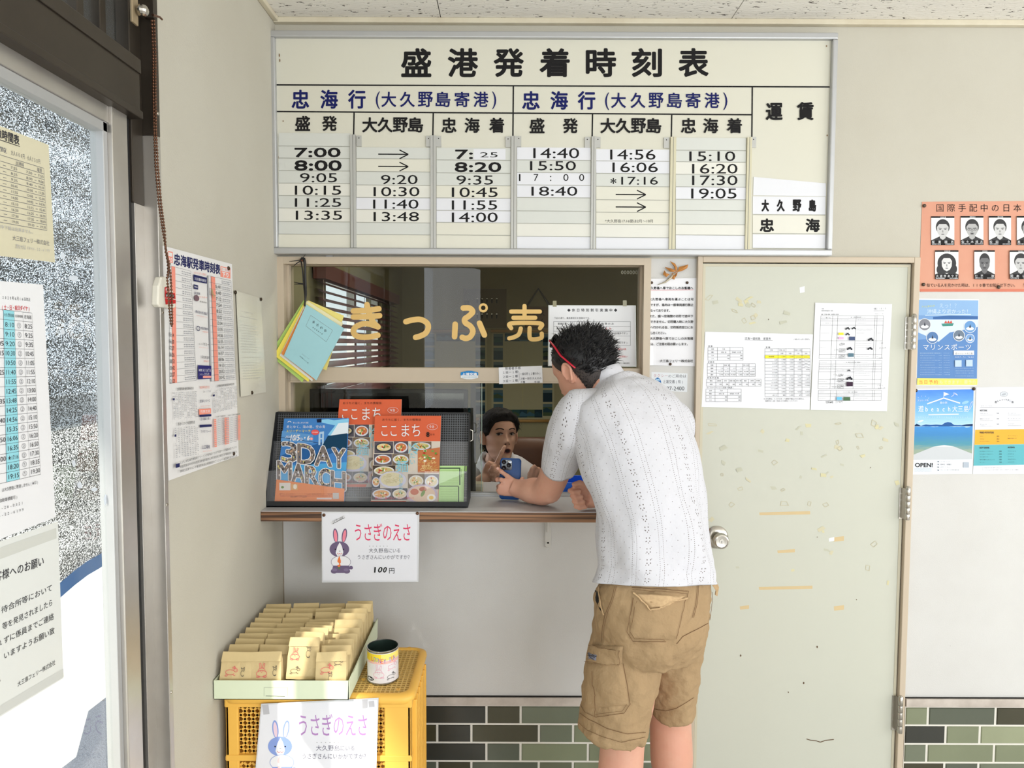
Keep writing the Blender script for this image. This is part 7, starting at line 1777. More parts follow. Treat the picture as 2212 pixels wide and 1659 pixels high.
hips([(1455, 1345, 2.06, 74, .10), (1452, 1400, 2.09, 66, .10), (1448, 1455, 2.11, 58, .100), (1446, 1500, 2.12, 54, .097), (1446, 1532, 2.125, 52, .094)], V3(.95, .3, .12), M_kh)
sh_o = b.build('shorts', man); fuse(sh_o, .006, 4)
tx = bpy.data.textures.new('cloth_folds', 'CLOUDS'); tx.noise_scale = .055; tx.noise_depth = 2
dm = sh_o.modifiers.new('folds', 'DISPLACE'); dm.texture = tx; dm.strength = .020; dm.mid_level = .5; dm.texture_coords = 'GLOBAL'
tx2 = bpy.data.textures.new('cloth_creases', 'STUCCI'); tx2.noise_scale = .03
dm2 = sh_o.modifiers.new('creases', 'DISPLACE'); dm2.texture = tx2; dm2.strength = .004; dm2.mid_level = .5; dm2.texture_coords = 'GLOBAL'
dg = bpy.context.evaluated_depsgraph_get(); dg.update(); ev = sh_o.evaluated_get(dg); bvh = BVHTree.FromObject(ev, dg); mwi = sh_o.matrix_world
bvh_off = Vector(man.location) if (Matrix(sh_o.matrix_world).translation - Vector((0, 0, 0))).length > 1e-6 else Vector((0, 0, 0))
def on_shorts(px, py, off=.0):
    d = Vector(ray(px, py)).normalized(); h_, nrm, i_, ds = bvh.ray_cast(Vector(CAM), d)
    if h_ is None: return None
    if nrm.dot(d) > 0: nrm = -nrm
    return np.array(h_ + nrm * off)
zk = 400 / 1547; zz = lambda x, y: (1200 + x * zk, 1230 + y * zk)
def patch(name, corners, off, m, n=12, par=None, stitch=True):
    A, B, C, D = [np.array(zz(*c)) for c in corners]; g = {}; b = MB()
    for j in range(n + 1):
        for i in range(n + 1):
            u, v = i / n, j / n; q = A * (1 - u) * (1 - v) + B * u * (1 - v) + C * u * v + D * (1 - u) * v
            e = 0 if (i in (0, n) or j in (0, n)) else 1
            g[i, j] = on_shorts(q[0], q[1], .001 + off * e)
    ok = [k for k in g if g[k] is not None]; idx = {k: i for i, k in enumerate(ok)}
    fs = [tuple(idx[k] for k in ((i, j), (i, j + 1), (i + 1, j + 1), (i + 1, j))) for i in range(n) for j in range(n) if all(k in idx for k in ((i, j), (i, j + 1), (i + 1, j + 1), (i + 1, j)))]
    b.add([g[k] for k in ok], fs, m); return b.build(name, par or sh_o, smooth=True)
def seam(b, pts, r=.0010, off=.0022, m=None, step=5):
    out = []; r = r * (.62 if m is None else 1)
    for a, c in zip(pts, pts[1:]):
        n = max(1, int(math.hypot(c[0] - a[0], c[1] - a[1]) * zk / step))
        for i in range(n):
            q = zz(a[0] + (c[0] - a[0]) * i / n, a[1] + (c[1] - a[1]) * i / n); h_ = on_shorts(q[0], q[1], off)
            if h_ is not None: out.append(h_)
    h_ = on_shorts(*zz(*pts[-1]), off)
    if h_ is not None: out.append(h_)
    runs = [[]]
    for p_ in out:
        if runs[-1] and np.linalg.norm(p_ - runs[-1][-1]) > .05: runs.append([])
        runs[-1].append(p_)
    for r_ in runs:
        if len(r_) > 1: b.tube(r_, r, m or M_kh2, n=4)
p1 = patch('cargo_pocket', [(262, 770), (560, 760), (622, 1130), (235, 1165)], .008, M_kh)
p2 = patch('pocket_flap', [(300, 630), (566, 640), (556, 800), (262, 790)], .0125, M_kh, par=p1)
b = MB(); seam(b, [(310, 640), (555, 652), (546, 785), (275, 778)], .0011, .0130); b.build('flap_stitch', p1)
b = MB(); seam(b, [(566, 780), (596, 950), (624, 1120), (570, 1200), (340, 1232), (250, 1190), (205, 1110)], .0011, .003); seam(b, [(545, 800), (578, 960), (604, 1110), (556, 1180), (340, 1210)], .0008, .004); seam(b, [(330, 850), (335, 960), (352, 1080), (352, 1225)], .0012, .012); b.build('pocket_stitch', p1)
lb = patch('label_patch', [(296, 684), (392, 694), (386, 772), (290, 762)], .0150, mat('grey_woven_label', (124, 126, 142), rough=.8), n=5, par=p1)
b = MB(); seam(b, [(310, 708), (378, 716)], .0012, .0162, mat('label_thread', (52, 52, 60)), 2); seam(b, [(322, 744), (356, 748)], .0009, .0162, mat('label_thread', (52, 52, 60)), 2); seam(b, [(310, 722), (366, 728)], .0010, .0162, mat('label_thread', (52, 52, 60)), 2); b.build('label_lettering', lb)
p3 = patch('back_pocket', [(640, 180), (1098, 210), (1010, 590), (615, 580)], .005, M_kh)
b = MB(); seam(b, [(636, 150), (1104, 182), (1092, 235)], .0012, .004); seam(b, [(650, 240), (598, 520), (650, 596), (920, 600)], .0011, .004); seam(b, [(676, 260), (622, 515), (664, 575), (905, 582)], .0008, .0055); seam(b, [(1078, 250), (1040, 420), (1005, 575)], .0010, .005); seam(b, [(640, 168), (1085, 200)], .0008, .005); b.build('pocket_stitch', p3)
fl = patch('pocket_flap', [(640, 196), (1092, 222), (940, 290), (800, 330)], .011, M_kh3, par=p3)
b = MB(); seam(b, [(640, 200), (690, 236), (790, 335), (830, 336), (950, 262), (1080, 238)], .0024, .012, M_kh3); b.build('flap_edge', p3)
def seams(*ss):
    for pts, r, off in ss:
        b = MB(); seam(b, pts, r, off)
        if b.n: b.build('seam_stitch', sh_o)
seams(*[([(498 + o_, 140), (470 + o_, 250), (420 + o_, 370), (396 + o_, 480), (386 + o_, 610)], .0009, .0022) for o_ in (0, 14)], *[([(1192 - o_, 130), (1180 - o_, 280), (1150 - o_, 400)], .0009, .0022) for o_ in (0, 12)],
      ([(180, 1262), (270, 1345), (400, 1400), (550, 1440), (745, 1400)], .0009, .0022), ([(190, 1190), (280, 1250), (440, 1330), (600, 1372), (748, 1360)], .0012, .0022), ([(805, 1160), (920, 1180), (1010, 1160), (1150, 1070)], .0010, .0022), ([(1300, 110), (1305, 250), (1285, 420)], .001, .0022), ([(1010, 620), (1060, 560), (1180, 500), (1270, 450)], .0012, .0018))
b = MB(); q = [on_shorts(*zz(*p_), .002) for p_ in ((334, 175), (372, 190), (392, 320), (408, 378), (372, 330), (340, 260))]; q = [p_ for p_ in q if p_ is not None]
if len(q) > 3: b.poly(q, M_void)
b.build('pocket_opening', sh_o)
b = MB(); seam(b, [(372, 150), (368, 190), (385, 300), (410, 380)], .0022, .003, M_kh3); b.build('pocket_edge', sh_o)
b = MB(); q = [P(*zz(x, y), 1.99) for x, y in ((1308, 130), (1345, 92), (1366, 150), (1352, 226), (1336, 215), (1342, 180))]; b.slab(q, (0, .006, 0), M_kh3); b.build('belt_loop', sh_o)
# ================================================================== the clerk behind the window
M_skw = skin('skin_woman', (214, 172, 148))
wo = thing('person.001', 'person with short dark hair in white blouse pointing upward behind the ticket window', 'person', P(1085, 1100, 3.2) * [1, 1, 0])
wf_ = HeadFrame(P(1079, 946, 3.20), (.36, -.92, .20), (-.03, .16, 1), .97)
b = MB(); add_head(b, wf_, M_skw, True)
nk = P(1070, 1005, 3.26)
limb(b, [P(1072, 1035, 3.30), nk, P(1078, 965, 3.22)], [.062, .050, .048], M_skw)
tc_ = [P(1090, 1172, 3.32), P(1088, 1150, 3.32), P(1084, 1080, 3.31), P(1080, 1035, 3.30), P(1076, 1012, 3.285)]
b.loft([ringpts(c_, (0, .05, 1), (1, 0, 0), a, bb, 24) for c_, a, bb in zip(tc_, (.14, .15, .165, .15, .07), (.09, .10, .10, .085, .06))], M_skw)
# right arm (left in the picture), elbow out, finger pointing up
limb(b, [P(1010, 1050, 3.26), P(1000, 1110, 3.12), P(1008, 1066, 2.93), P(1040, 1040, 2.90), P(1056, 1028, 2.92)], [.045, .042, .038, .028, .024], M_skw)
b.loft([ringpts(c_, unit((.4, 0, .9)), (.8, .35, -.3), a, .018, 16) for c_, a in ((P(1050, 1034, 2.91), .024), (P(1058, 1022, 2.915), .036), (P(1065, 1008, 2.92), .038), (P(1068, 1000, 2.925), .030))], M_skw)
finger(b, [P(1072, 1003, 2.915), P(1078, 990, 2.910), P(1084, 977, 2.915), P(1089.5, 965.5, 2.925)], M_skw, .0105, .0082)
for i in range(3): finger(b, [P(1072 + 2 * i, 1006 + 9 * i, 2.905), P(1064 + 3 * i, 1008 + 10 * i, 2.875), P(1060 + 3 * i, 1016 + 10 * i, 2.880), P(1066 + 3 * i, 1020 + 9 * i, 2.895)], M_skw, .0095, .0080)
finger(b, [P(1056, 1020, 2.90), P(1068, 1016, 2.875), P(1074, 1020, 2.872)], M_skw, .0105, .0088)
# left arm, hand resting on the desk
limb(b, [P(1158, 1050, 3.28), P(1185, 1105, 3.15), P(1180, 1050, 2.95), P(1164, 1030, 2.90)], [.045, .042, .034, .025], M_skw)
b.loft([ringpts(c_, (-.6, -.5, .3), (.3, 0, .9), a, .020, 14) for c_, a in ((P(1165, 1030, 2.90), .026), (P(1158, 1026, 2.87), .036), (P(1152, 1024, 2.855), .032))], M_skw)
for i in range(4): finger(b, [P(1160 - 3 * i, 1014 + 4 * i, 2.862), P(1154 - 3.5 * i, 1008 + 5.5 * i, 2.840), P(1149 - 2 * i, 1013 + 6 * i, 2.832), P(1152 - 1.5 * i, 1020 + 5 * i, 2.84)], M_skw, .0092, .0076)
bo = b.build('body', wo); fuse(bo, .0042, 2)
# eyes, brows, mouth
def facepatch(pts, m, name, par, lift):
    b = MB(); vs = []
    for x, z in pts:
        q = math.acos(max(-1, min(1, (x / max(interp([(-.118, .012), (-.108, .030), (-.085, .050), (-.05, .063), (0, .073), (.04, .077), (.075, .070)], z), 1e-4))))) if True else 0
        cq = abs(x) / interp([(-.118, .012), (-.108, .030), (-.085, .050), (-.05, .063), (0, .073), (.04, .077), (.075, .070)], z)
        q = math.acos(math.copysign(min(1, cq) ** (1 / .9), x)); p_ = head_point(z, q, 0, True); vs.append(wf_(p_ + V3(0, lift, 0)))
    c_ = sum(vs) / len(vs); b.add(vs + [c_ + wf_.f * .0006], [(i, (i + 1) % len(vs), len(vs)) for i in range(len(vs))], m); return b.build(name, par)
M_eye = mat('eye_white', (176, 166, 158), rough=.2); M_iris = mat('dark_iris', (28, 20, 18), rough=.1); M_brow = mat('brow', (48, 38, 34), rough=.8); M_lip = mat('lips', (150, 88, 84), rough=.45); M_mouth = mat('open_mouth', (40, 18, 18), rough=.7)
for sx in (-1, 1):
    e_ = [(sx * .031 + .0145 * math.cos(a), .010 + (.0062 if math.sin(a) > 0 else .0044) * math.sin(a)) for a in np.linspace(0, 2 * math.pi, 18, endpoint=False)]
    ey = facepatch(e_, M_eye, 'eye', bo, .0066)
    facepatch([(sx * .031 + 0.003 + .0066 * math.cos(a), .0110 + .0054 * math.sin(a)) for a in np.linspace(0, 2 * math.pi, 14, endpoint=False)], M_iris, 'iris', ey, .0102)
    lid = [(sx * .031 + .016 * math.cos(a), 0.0108 + .0078 * math.sin(a)) for a in np.linspace(.1, math.pi - .1, 9)]; lid2 = [(sx * .031 + .0145 * math.cos(a), 0.0108 + .0060 * math.sin(a)) for a in np.linspace(math.pi - .1, .1, 9)]
    facepatch(lid + lid2, M_brow, 'upper_lid', bo, .0108)
    facepatch([(sx * (.012 + .036 * t), .030 + .007 * math.sin(math.pi * t * .9) + .0022) for t in np.linspace(0, 1, 8)] + [(sx * (.012 + .036 * t), .030 + .007 * math.sin(math.pi * t * .9) - .002) for t in np.linspace(1, 0, 8)], M_brow, 'eyebrow', bo, .0052)
    facepatch([(sx * .0095 + .004 * math.cos(a), -.036 + .0024 * math.sin(a)) for a in np.linspace(0, 2 * math.pi, 10, endpoint=False)], M_mouth, 'nostril', bo, .0055)
lp = facepatch([(.021 * math.cos(a), -.066 + (.0105 if math.sin(a) > 0 else .0125) * math.sin(a)) for a in np.linspace(0, 2 * math.pi, 22, endpoint=False)], M_lip, 'lips', bo, .0055)
facepatch([(.013 * math.cos(a), -.067 + .0075 * math.sin(a)) for a in np.linspace(0, 2 * math.pi, 18, endpoint=False)], M_mouth, 'open_mouth', lp, .0072)
def wline(q):
    s = math.sin(q); return .070 if s > .86 else (.070 - .052 * min(1, (.86 - s) / .34) if s > .52 else (.018 if s > .10 else (.030 if s > -.16 else .030 - .095 * min(1, (-.16 - s) / .3))))
M_hairw = mat('dark_brown_hair', (26, 22, 21), rough=.75, spec=.35)
hair('hair', wf_, wo, wline, M_hairw, lambda z, q: .010 + .012 * max(0, min(1, (z + .02) / .10)), 2200, seed=9, flow=(.3, .25, -.75), slen=.034, rise=.1)
# blouse
M_bl_ = mat('white_blouse', (214, 212, 216), rough=.85, bump=.5, bscale=30)
b = MB(); rows = smooth_rows([(1090, 1174, 3.32, .185, .13), (1089, 1150, 3.32, .185, .13), (1086, 1080, 3.31, .195, .125), (1082, 1035, 3.30, .190, .112), (1078, 1012, 3.29, .135, .095), (1074, 1000, 3.278, .080, .078), (1073, 992, 3.27, .066, .070)], 5)
ctw = [P(*r_[:3]) for r_ in rows]; rings = []
for i, r_ in enumerate(rows):
    t = unit(ctw[min(i + 1, len(ctw) - 1)] - ctw[max(i - 1, 0)]); ring = ringpts(ctw[i], t, (1, 0, 0), r_[3], r_[4], 40)
    rings.append([p_ + unit(p_ - ctw[i]) * .008 * mnoise(Vector((k * .5, i * .4, 2))) for k, p_ in enumerate(ring)])
b.loft(rings, M_bl_, True, False)
c0 = ctw[-1]; col = [[c0 + (p_ - c0) * s_ + V3(0, 0, h_) for p_ in rings[-1]] for s_, h_ in ((1.02, 0), (1.05, .018), (1.22, .012), (1.42, -.020))]; b.loft(col, M_bl_, True, False)
for rws in ([(1040, 1028, 3.30, .075, .07), (1012, 1050, 3.26, .066, .066), (1000, 1090, 3.17, .060, .06)], [(1118, 1028, 3.30, .075, .07), (1156, 1050, 3.28, .066, .066), (1180, 1095, 3.18, .060, .06)]):
    rw = smooth_rows(rws, 5); cs = [P(*r_[:3]) for r_ in rw]; b.loft([ringpts(cs[i], unit(cs[min(i + 1, len(cs) - 1)] - cs[max(i - 1, 0)]), (.3, .9, .2), r_[3], r_[4], 26) for i, r_ in enumerate(rw)], M_bl_, True, False)
b.build('blouse', wo, smooth=True)
# ================================================================== sheets on the office door and posters on the right
k7 = 500 / 2183
DD = back(-.0062).crop(1500, 540, k7)
def grid(S, x0, y0, x1, y1, xs, ys, m, wd=2):
    for y in ys: S.line(x0, y, x1, y, wd, m)
    for x in xs: S.line(x, y0, x, y1, wd, m)
# fare table, landscape
S = Sheet(DD); S.base([(102, 770), (1118, 796), (1086, 1506), (68, 1480)], paper(232, 233, 238), t=.0005)
S.row('忠海～盛航路　運賃表', 474, 722, 834, 27, DK, tilt=4); S.line(474, 850, 738, 854, 2, DK); S.row('(令和5年10月1日改定)', 930, 1090, 843, 17, DK)
S.row('旅客', 130, 172, 908, 18, DK); S.row('定期券', 126, 188, 1058, 18, DK); S.row('特殊手荷物', 120, 230, 1206, 18, DK); S.row('サイクル～ズPASS(旅客+自転車)', 116, 370, 1298, 17, DK); S.row('車輌', 672, 714, 918, 18, DK)
def tbl(x0, y0, x1, y1, cols, nrows, words, seed, head=2):
    grid(S, x0, y0, x1, y1, [x0 + (x1 - x0) * c for c in cols], [y0 + (y1 - y0) * i / nrows for i in range(nrows + 1)], DK, 2)
    rr = random.Random(seed)
    for i in range(nrows):
        yc = y0 + (y1 - y0) * (i + .5) / nrows
        for j in range(len(cols) - 1):
            xa, xb = x0 + (x1 - x0) * cols[j], x0 + (x1 - x0) * cols[j + 1]; w_ = words[i][j] if i < len(words) and j < len(words[i]) else ''
            if w_ == '': continue
            h = min(14, (y1 - y0) / nrows * .6); L_ = min(xb - xa - 8, h * len(w_) * .9); xa2 = (xa + xb) / 2 - L_ / 2
            if w_[0].isdigit(): S.fit(w_, xb - 6 - len(w_) * h * .5, yc - h * .4, xb - 6, yc + h * .4, DK)
            else: S.row(w_, xa2, xa2 + L_, yc, h, DK)
tbl(127, 920, 458, 1040, [0, .27, .63, 1], 4, [['区間', '片道', ''], ['種別', '忠海/盛', '忠海盛/大久野'], ['大人', '370', '360'], ['小人', '190', '180']], 1)
tbl(122, 1072, 574, 1192, [0, .19, .34, .47, .60, .74, .87, 1], 4, [['区間', '', '忠海/盛', '', '', '忠海/大久野', ''], ['種類', '1ヶ月', '3ヶ月', '6ヶ月', '1ヶ月', '3ヶ月', '6ヶ月'], ['通勤', '13,320', '37,970', '71,930', '12,960', '36,940', '69,990'], ['通学', '7,770', '22,150', '41,960', '7,560', '21,550', '40,830']], 2)
tbl(114, 1218, 628, 1284, [0, .17, .29, .41, .53, .65, .77, .89, 1], 2, [['種別', '自転車', '原付', '自動二輪', '原付二種', '側車', '小荷物', '手荷物'], ['運賃', '150', '280', '360', '310', '420', '200', '110']], 3)
tbl(108, 1312, 440, 1430, [0, .26, .62, 1], 4, [['区間', '片道', ''], ['種別', '忠海/盛', '忠海盛/大久野'], ['大人', '400', '360'], ['小人', '200', '180']], 4)
S.rect(664, 994, 1086, 1022, ink(240, 226, 60))
tbl(664, 930, 1090, 1384, [0, .29, .465, .645, .82, 1], 15, [['区間', '忠海/盛', '', '忠海盛/大久野', ''], ['', '片道', '往復', '片道', '往復'], ['軽自動車', '1,600', '2,920', '', ''], ['3m未満', '1,780', '3,220', '890', ''], ['3m～4m未満', '2,190', '3,960', '1,090', ''], ['4m～5m未満', '2,690', '4,850', '2,020', ''], ['5m～6m未満', '3,300', '5,940', '2,500', '4,500'], ['6m～7m未満', '', '', '', ''], ['7m～8m未満', '5,390', '9,700', '5,390', '9,700'], ['8m～9m未満', '6,600', '11,880', '6,600', '11,800'], ['9m～10m未満', '7,360', '13,250', '7,360', '13,250'], ['10m～11m未満', '8,170', '14,700', '8,000', '14,400'], ['11m～12m未満', '9,060', '16,310', '', ''], ['', '9,900', '17,820', '9,060', '16,300'], ['1m増すごとに', '890', '1,600', '670', '1,200']], 5)
for x0_, y0_ in ((945, 996), (1018, 996), (1018, 1026), (1018, 1056), (1018, 1086)): S.line(x0_, y0_, x0_ + 68, y0_ + 26, 1.5, GREY); S.line(x0_, y0_ + 26, x0_ + 68, y0_, 1.5, GREY)
S.row('※大久野島(うさぎの島)へ車輌で乗船される場合は、', 652, 1045, 1404, 15, DK); S.row('運賃料金(盛・忠海↔大久野島)となります。', 666, 985, 1424, 14, DK)
tag(S.build('fare_table'), 'landscape white fare table with yellow row taped on the office door', 'notice')
# motorbike fares, portrait
S = Sheet(DD.off(.0008)); S.base([(1140, 498), (1864, 510), (1816, 1520), (1096, 1508)], paper(233, 234, 238), t=.0005)
hk = ink(40, 42, 52); S.row('別紙', 1200, 1222, 555, 11, GREY); S.row('特殊手荷物運賃一覧表', 1198, 1308, 574, 11, DK); S.row('令和1.10.10', 1690, 1808, 556, 22, hk, wf=13, tilt=-6); S.line(1690, 574, 1790, 572, 2, hk); S.row('大三島フェリー(株)', 1700, 1788, 602, 11, GREY); S.row('航路:忠海港～盛港、大久野島～忠海港', 1196, 1360, 608, 12, DK)
def sk(y): return (y - 510) * -.045                                # the sheet hangs slightly askew
def gl(x0, y0, x1, y1, wd=2): S.line(x0 + sk(y0), y0, x1 + sk(y1), y1, wd, DK)
def moto(x, y, s, c):
    x += sk(y); S.ell(x - s, y + s * .5, s * .5, s * .5, c, 10); S.ell(x + s, y + s * .5, s * .5, s * .5, c, 10); S.poly([(x - s, y), (x - s * .3, y - s * .5), (x + s * .6, y - s * .7), (x + s, y + s * .2), (x, y + s * .5)], c)
for y0, y1, rows_, cols_ in ((620, 1022, (620, 648, 670, 710, 856, 985, 1022), (1197, 1310, 1358, 1530, 1708, 1728, 1788)), (1042, 1308, (1042, 1075, 1098, 1122, 1150, 1222, 1262, 1308), (1200, 1312, 1356, 1530, 1710, 1728, 1790)), (1322, 1420, (1322, 1356, 1378, 1420), (1204, 1316, 1372, 1540, 1714, 1732, 1796))):
    for y in rows_: gl(cols_[0], y, cols_[-1], y)
    for x in cols_: gl(x, y0, x, y1)
    rr = random.Random(y0)
    for ya, yb in zip(rows_, rows_[1:]):
        yc = (ya + yb) / 2
        for j, (xa, xb) in enumerate(zip(cols_, cols_[1:])):
            if xb - xa < 24: continue
            if j == 3 or rr.random() < .5: S.dashes(xa + 8 + sk(yc), min(xb - 8, xa + 8 + rr.uniform(.5, .95) * (xb - xa - 16)) + sk(yc), yc, 4, LGREY, 7, 3, int(xa))
            if j == 3 and yb - ya > 60: S.dashes(xa + 8 + sk(yc), xb - 30 + sk(yc), yc - 24, 4, LGREY, 7, 3, 3); S.dashes(xa + 8 + sk(yc), xb - 10 + sk(yc), yc - 36, 4, LGREY, 7, 3, 4)
S.row('種別', 1236, 1280, 640, 12, DK); S.row('1 種（普通乗車券）', 1440, 1580, 635, 12, DK); S.row('2 種（障害手帳所持者・乗務員）', 1400, 1570, 1060, 11, DK); S.row('キッズ・学割 3種（乗務員）', 1400, 1540, 1340, 11, DK)
for x, y, s in ((1450, 738, 15), (1508, 736, 14), (1452, 792, 14), (1672, 840, 18), (1478, 926, 18), (1670, 926, 17), (1480, 1134, 10), (1488, 1206, 20)): moto(x, y, s, ink(44, 46, 52))
for x, y, w_, h, c in ((1366, 780, 48, 22, (236, 220, 70)), (1368, 820, 48, 22, (230, 180, 216)), (1468, 818, 54, 34, (70, 84, 120)), (1466, 974, 52, 34, (90, 120, 136)), (1462, 1244, 60, 40, (60, 40, 60)), (1376, 1386, 50, 28, (110, 190, 226)), (1440, 1386, 64, 34, (80, 110, 80))): S.rect(x + sk(y), y, x + w_ + sk(y), y + h, ink(*c))
for y in (888, 1180, ): S.fit('1234', 1368 + sk(y) + 14, y - 12, 1414 + sk(y) + 14, y + 12, DK, slant=.2)
for y in (946, 1002, 1228, 1286): S.fit('1234', 1374 + sk(y) + 14, y - 11, 1416 + sk(y) + 14, y + 11, DK, slant=.2); S.pline([(1368 + sk(y) + 12, y - 16), (1424 + sk(y) + 12, y - 16), (1424 + sk(y) + 12, y + 16), (1368 + sk(y) + 12, y + 16)], 2, DK, closed=True)
for x, y, t_ in ((1744, 878, '180'), (1742, 924, '2500円'), (1322, 940, '270'), (1316, 1175, '170'), (1306, 1216, '350'), (1310, 1290, '500'), (1730, 1020, '1500'), (1736, 1276, '1250'), (1744, 1304, '2500円')): S.row(t_, x + sk(y) * .6, x + 14 * len(t_) + sk(y) * .6, y, 18, hk)
S.row('忠海⇔盛 270円', 1236, 1390, 1436, 24, hk, wf=17, tilt=-4)
tag(S.build('motorbike_fare_sheet'), 'portrait white fare sheet with small motorbike pictures on the office door', 'notice')

# ---- wanted poster
kp = 252 / 1900
WPp = back(-.0012).crop(1960, 420, kp)
S = Sheet(WPp)
S.base([(240, 118), (3150, 100), (3150, 1590), (190, 1572)], mat('faded_orange_paper', (208, 150, 124), rough=.6, var=.55, vscale=5, var2=(202, 132, 106)))
S.rect(205, 1540, 3140, 1585, ink(204, 122, 100))
S.row('国際手配中の日本赤軍ら', 462, 2400, 222, 138, BLK, bold=.02)
S.row('似ている人を見かけた時は、110番でお知らせ下さい。', 312, 1785, 1480, 62, BLK, bold=.02, wf=66); S.row('警察庁', 1885, 2120, 1480, 66, BLK, bold=.03)
G1, G2, G3 = ink(62, 62, 64), ink(150, 150, 150), ink(206, 206, 206)
def mug(x0, y0, x1, y1, nm, style, tl=-12):
    S.rect(x0, y0, x1, y1, ink(226, 226, 224)); S.rect(x0, y0, x1, y0 + 26, BLK); S.dashes(x0 + (x1 - x0) * .4, x0 + (x1 - x0) * .64, y0 + 13, 14, WHITE, 14, 5, style)
    cx, w_ = (x0 + x1) / 2, x1 - x0; h = y1 - y0; cy = y0 + h * .47
    dark, face = (G1, [ink(196, 196, 196), ink(176, 176, 176), ink(200, 200, 200), ink(150, 150, 150), ink(216, 216, 216), ink(112, 112, 114), ink(190, 190, 190)][style % 7])
    S.poly([(x0 + 6, y1 - 78), (x0 + w_ * .1, y0 + h * .80), (cx - w_ * .14, y0 + h * .70), (cx + w_ * .14, y0 + h * .70), (x1 - w_ * .1, y0 + h * .80), (x1 - 6, y1 - 78)], dark)
    S.poly([(cx - w_ * .13, y0 + h * .58), (cx + w_ * .13, y0 + h * .58), (cx + w_ * .12, y0 + h * .76), (cx, y0 + h * .82), (cx - w_ * .12, y0 + h * .76)], face)
    if style == 4: S.ell(cx, cy - h * .02, w_ * .40, h * .34, dark, 26); S.ell(cx - w_ * .32, cy + h * .2, w_ * .12, h * .15, dark); S.ell(cx + w_ * .32, cy + h * .18, w_ * .12, h * .15, dark)
    else: S.ell(cx, cy - h * .10, w_ * .30 if style != 5 else w_ * .26, h * .27, dark, 24)
    fw = w_ * (.25 if style != 4 else .22)
    S.poly([(cx - fw, cy - h * .10), (cx - fw * .6, cy - h * .2), (cx + fw * .6, cy - h * .2), (cx + fw, cy - h * .10), (cx + fw * .95, cy + h * .08), (cx + fw * .6, cy + h * .20), (cx, cy + h * .26), (cx - fw * .6, cy + h * .20), (cx - fw * .95, cy + h * .08)], face)
    for sx in (-1, 1):
        S.ell(cx + sx * fw * .45, cy - h * .02, fw * .2, h * .012, ink(40, 40, 42)); S.poly([(cx + sx * fw * .15, cy - h * .055), (cx + sx * fw * .75, cy - h * .07), (cx + sx * fw * .75, cy - h * .055), (cx + sx * fw * .15, cy - h * .04)], ink(50, 50, 52))
        if style == 1: S.arc(cx + sx * fw * .45, cy - h * .01, fw * .36, h * .045, 0, 360, 5, ink(60, 60, 62))
    S.poly([(cx - fw * .1, cy + h * .02), (cx + fw * .04, cy), (cx + fw * .14, cy + h * .09), (cx - fw * .14, cy + h * .09)], G2); S.ell(cx, cy + h * .15, fw * .3, h * .014, ink(70, 70, 72))
    if style in (1, 5): S.ell(cx, cy + h * .125, fw * .4, h * .012, ink(90, 90, 92))
    S.rect(x0, y1 - 78, x1, y1, BLK); S.row(nm, x0 + 10, x1 - 10, y1 - 50, 46, WHITE, bold=.03, wf=48); S.dashes(x0 + 12, x0 + w_ * .42, y1 - 16, 14, WHITE, 16, 4, style); S.dashes(x0 + w_ * .62, x1 - 10, y1 - 16, 14, WHITE, 16, 4, style + 3)
mug(382, 358, 760, 826, '坂東國男', 0); mug(862, 355, 1232, 824, '佐々木規夫', 1); mug(1318, 355, 1680, 826, '松田　久', 2); mug(1772, 355, 2140, 826, '奥平純三', 3); mug(442, 912, 822, 1382, '大道寺あや子', 4); mug(1078, 912, 1412, 1380, '仁平　映', 5); mug(1652, 914, 2010, 1380, '岡本公三', 6)
w_o = S.build('wanted_poster'); tag(w_o, 'faded orange wanted poster with black and white face photos', 'poster')
for x, y in ((275, 185), (262, 1468), (1485, 1510)): pin(w_o, WPp.off(.003), x, y, r=.006, col=(84, 72, 62))

# ---- marine sports poster
km = 292 / 734
MS = back(-.0010).crop(1920, 400, km)
S = Sheet(MS); S.base([(162, 616), (489, 620), (476, 1090), (148, 1088)], paper(226, 228, 232), t=.0005)
B4 = ink(160, 186, 216); B1, B2, B3 = ink(120, 158, 206), ink(96, 136, 190), ink(186, 206, 228)
S.poly([(164, 622), (486, 626), (478, 1050), (152, 1048)], B1); S.poly([(164, 622), (486, 626), (484, 710), (162, 706)], ink(140, 176, 216)); S.poly([(158, 840), (250, 830), (330, 800), (482, 770), (478, 1050), (152, 1048)], B2)
S.poly([(162, 730), (484, 730), (482, 770), (330, 800), (270, 850), (230, 830), (160, 800)], ink(206, 218, 232)); S.poly([(240, 715), (330, 708), (484, 712), (484, 728), (240, 728)], ink(66, 104, 160))
S.row('えっ！？', 272, 382, 654, 28, B3, bold=.04); S.row('沖縄より近かった！', 206, 446, 686, 28, ink(206, 222, 238), bold=.04); S.line(196, 706, 446, 702, 4, ink(206, 222, 238)); S.row('アソビませんか', 176, 250, 662, 12, ink(220, 220, 110), tilt=-8)
S.poly([(285, 752), (352, 750), (346, 764), (292, 766)], ink(70, 140, 130)); 
for x in (300, 314, 328): S.poly([(x, 750), (x + 10, 734), (x + 16, 750)], ink(206, 80, 60)); 
for cx, cy, r, c in ((194, 757, 31, (130, 132, 140)), (236, 827, 31, (90, 124, 170)), (380, 816, 29, (110, 124, 140)), (440, 768, 31, (104, 150, 200)), (440, 832, 22, (120, 158, 206))):
    S.ell(cx, cy, r + 3, r + 3, ink(222, 226, 232), 24); S.ell(cx, cy, r, r, ink(*c), 24); S.ell(cx, cy + r * .35, r * .7, r * .3, ink(220, 224, 228), 12); S.poly([(cx - 5, cy + 6), (cx, cy - 14), (cx + 6, cy + 6)], ink(50, 54, 66))
S.row('マリンスポーツ', 182, 448, 880, 36, WHITE, bold=.05)
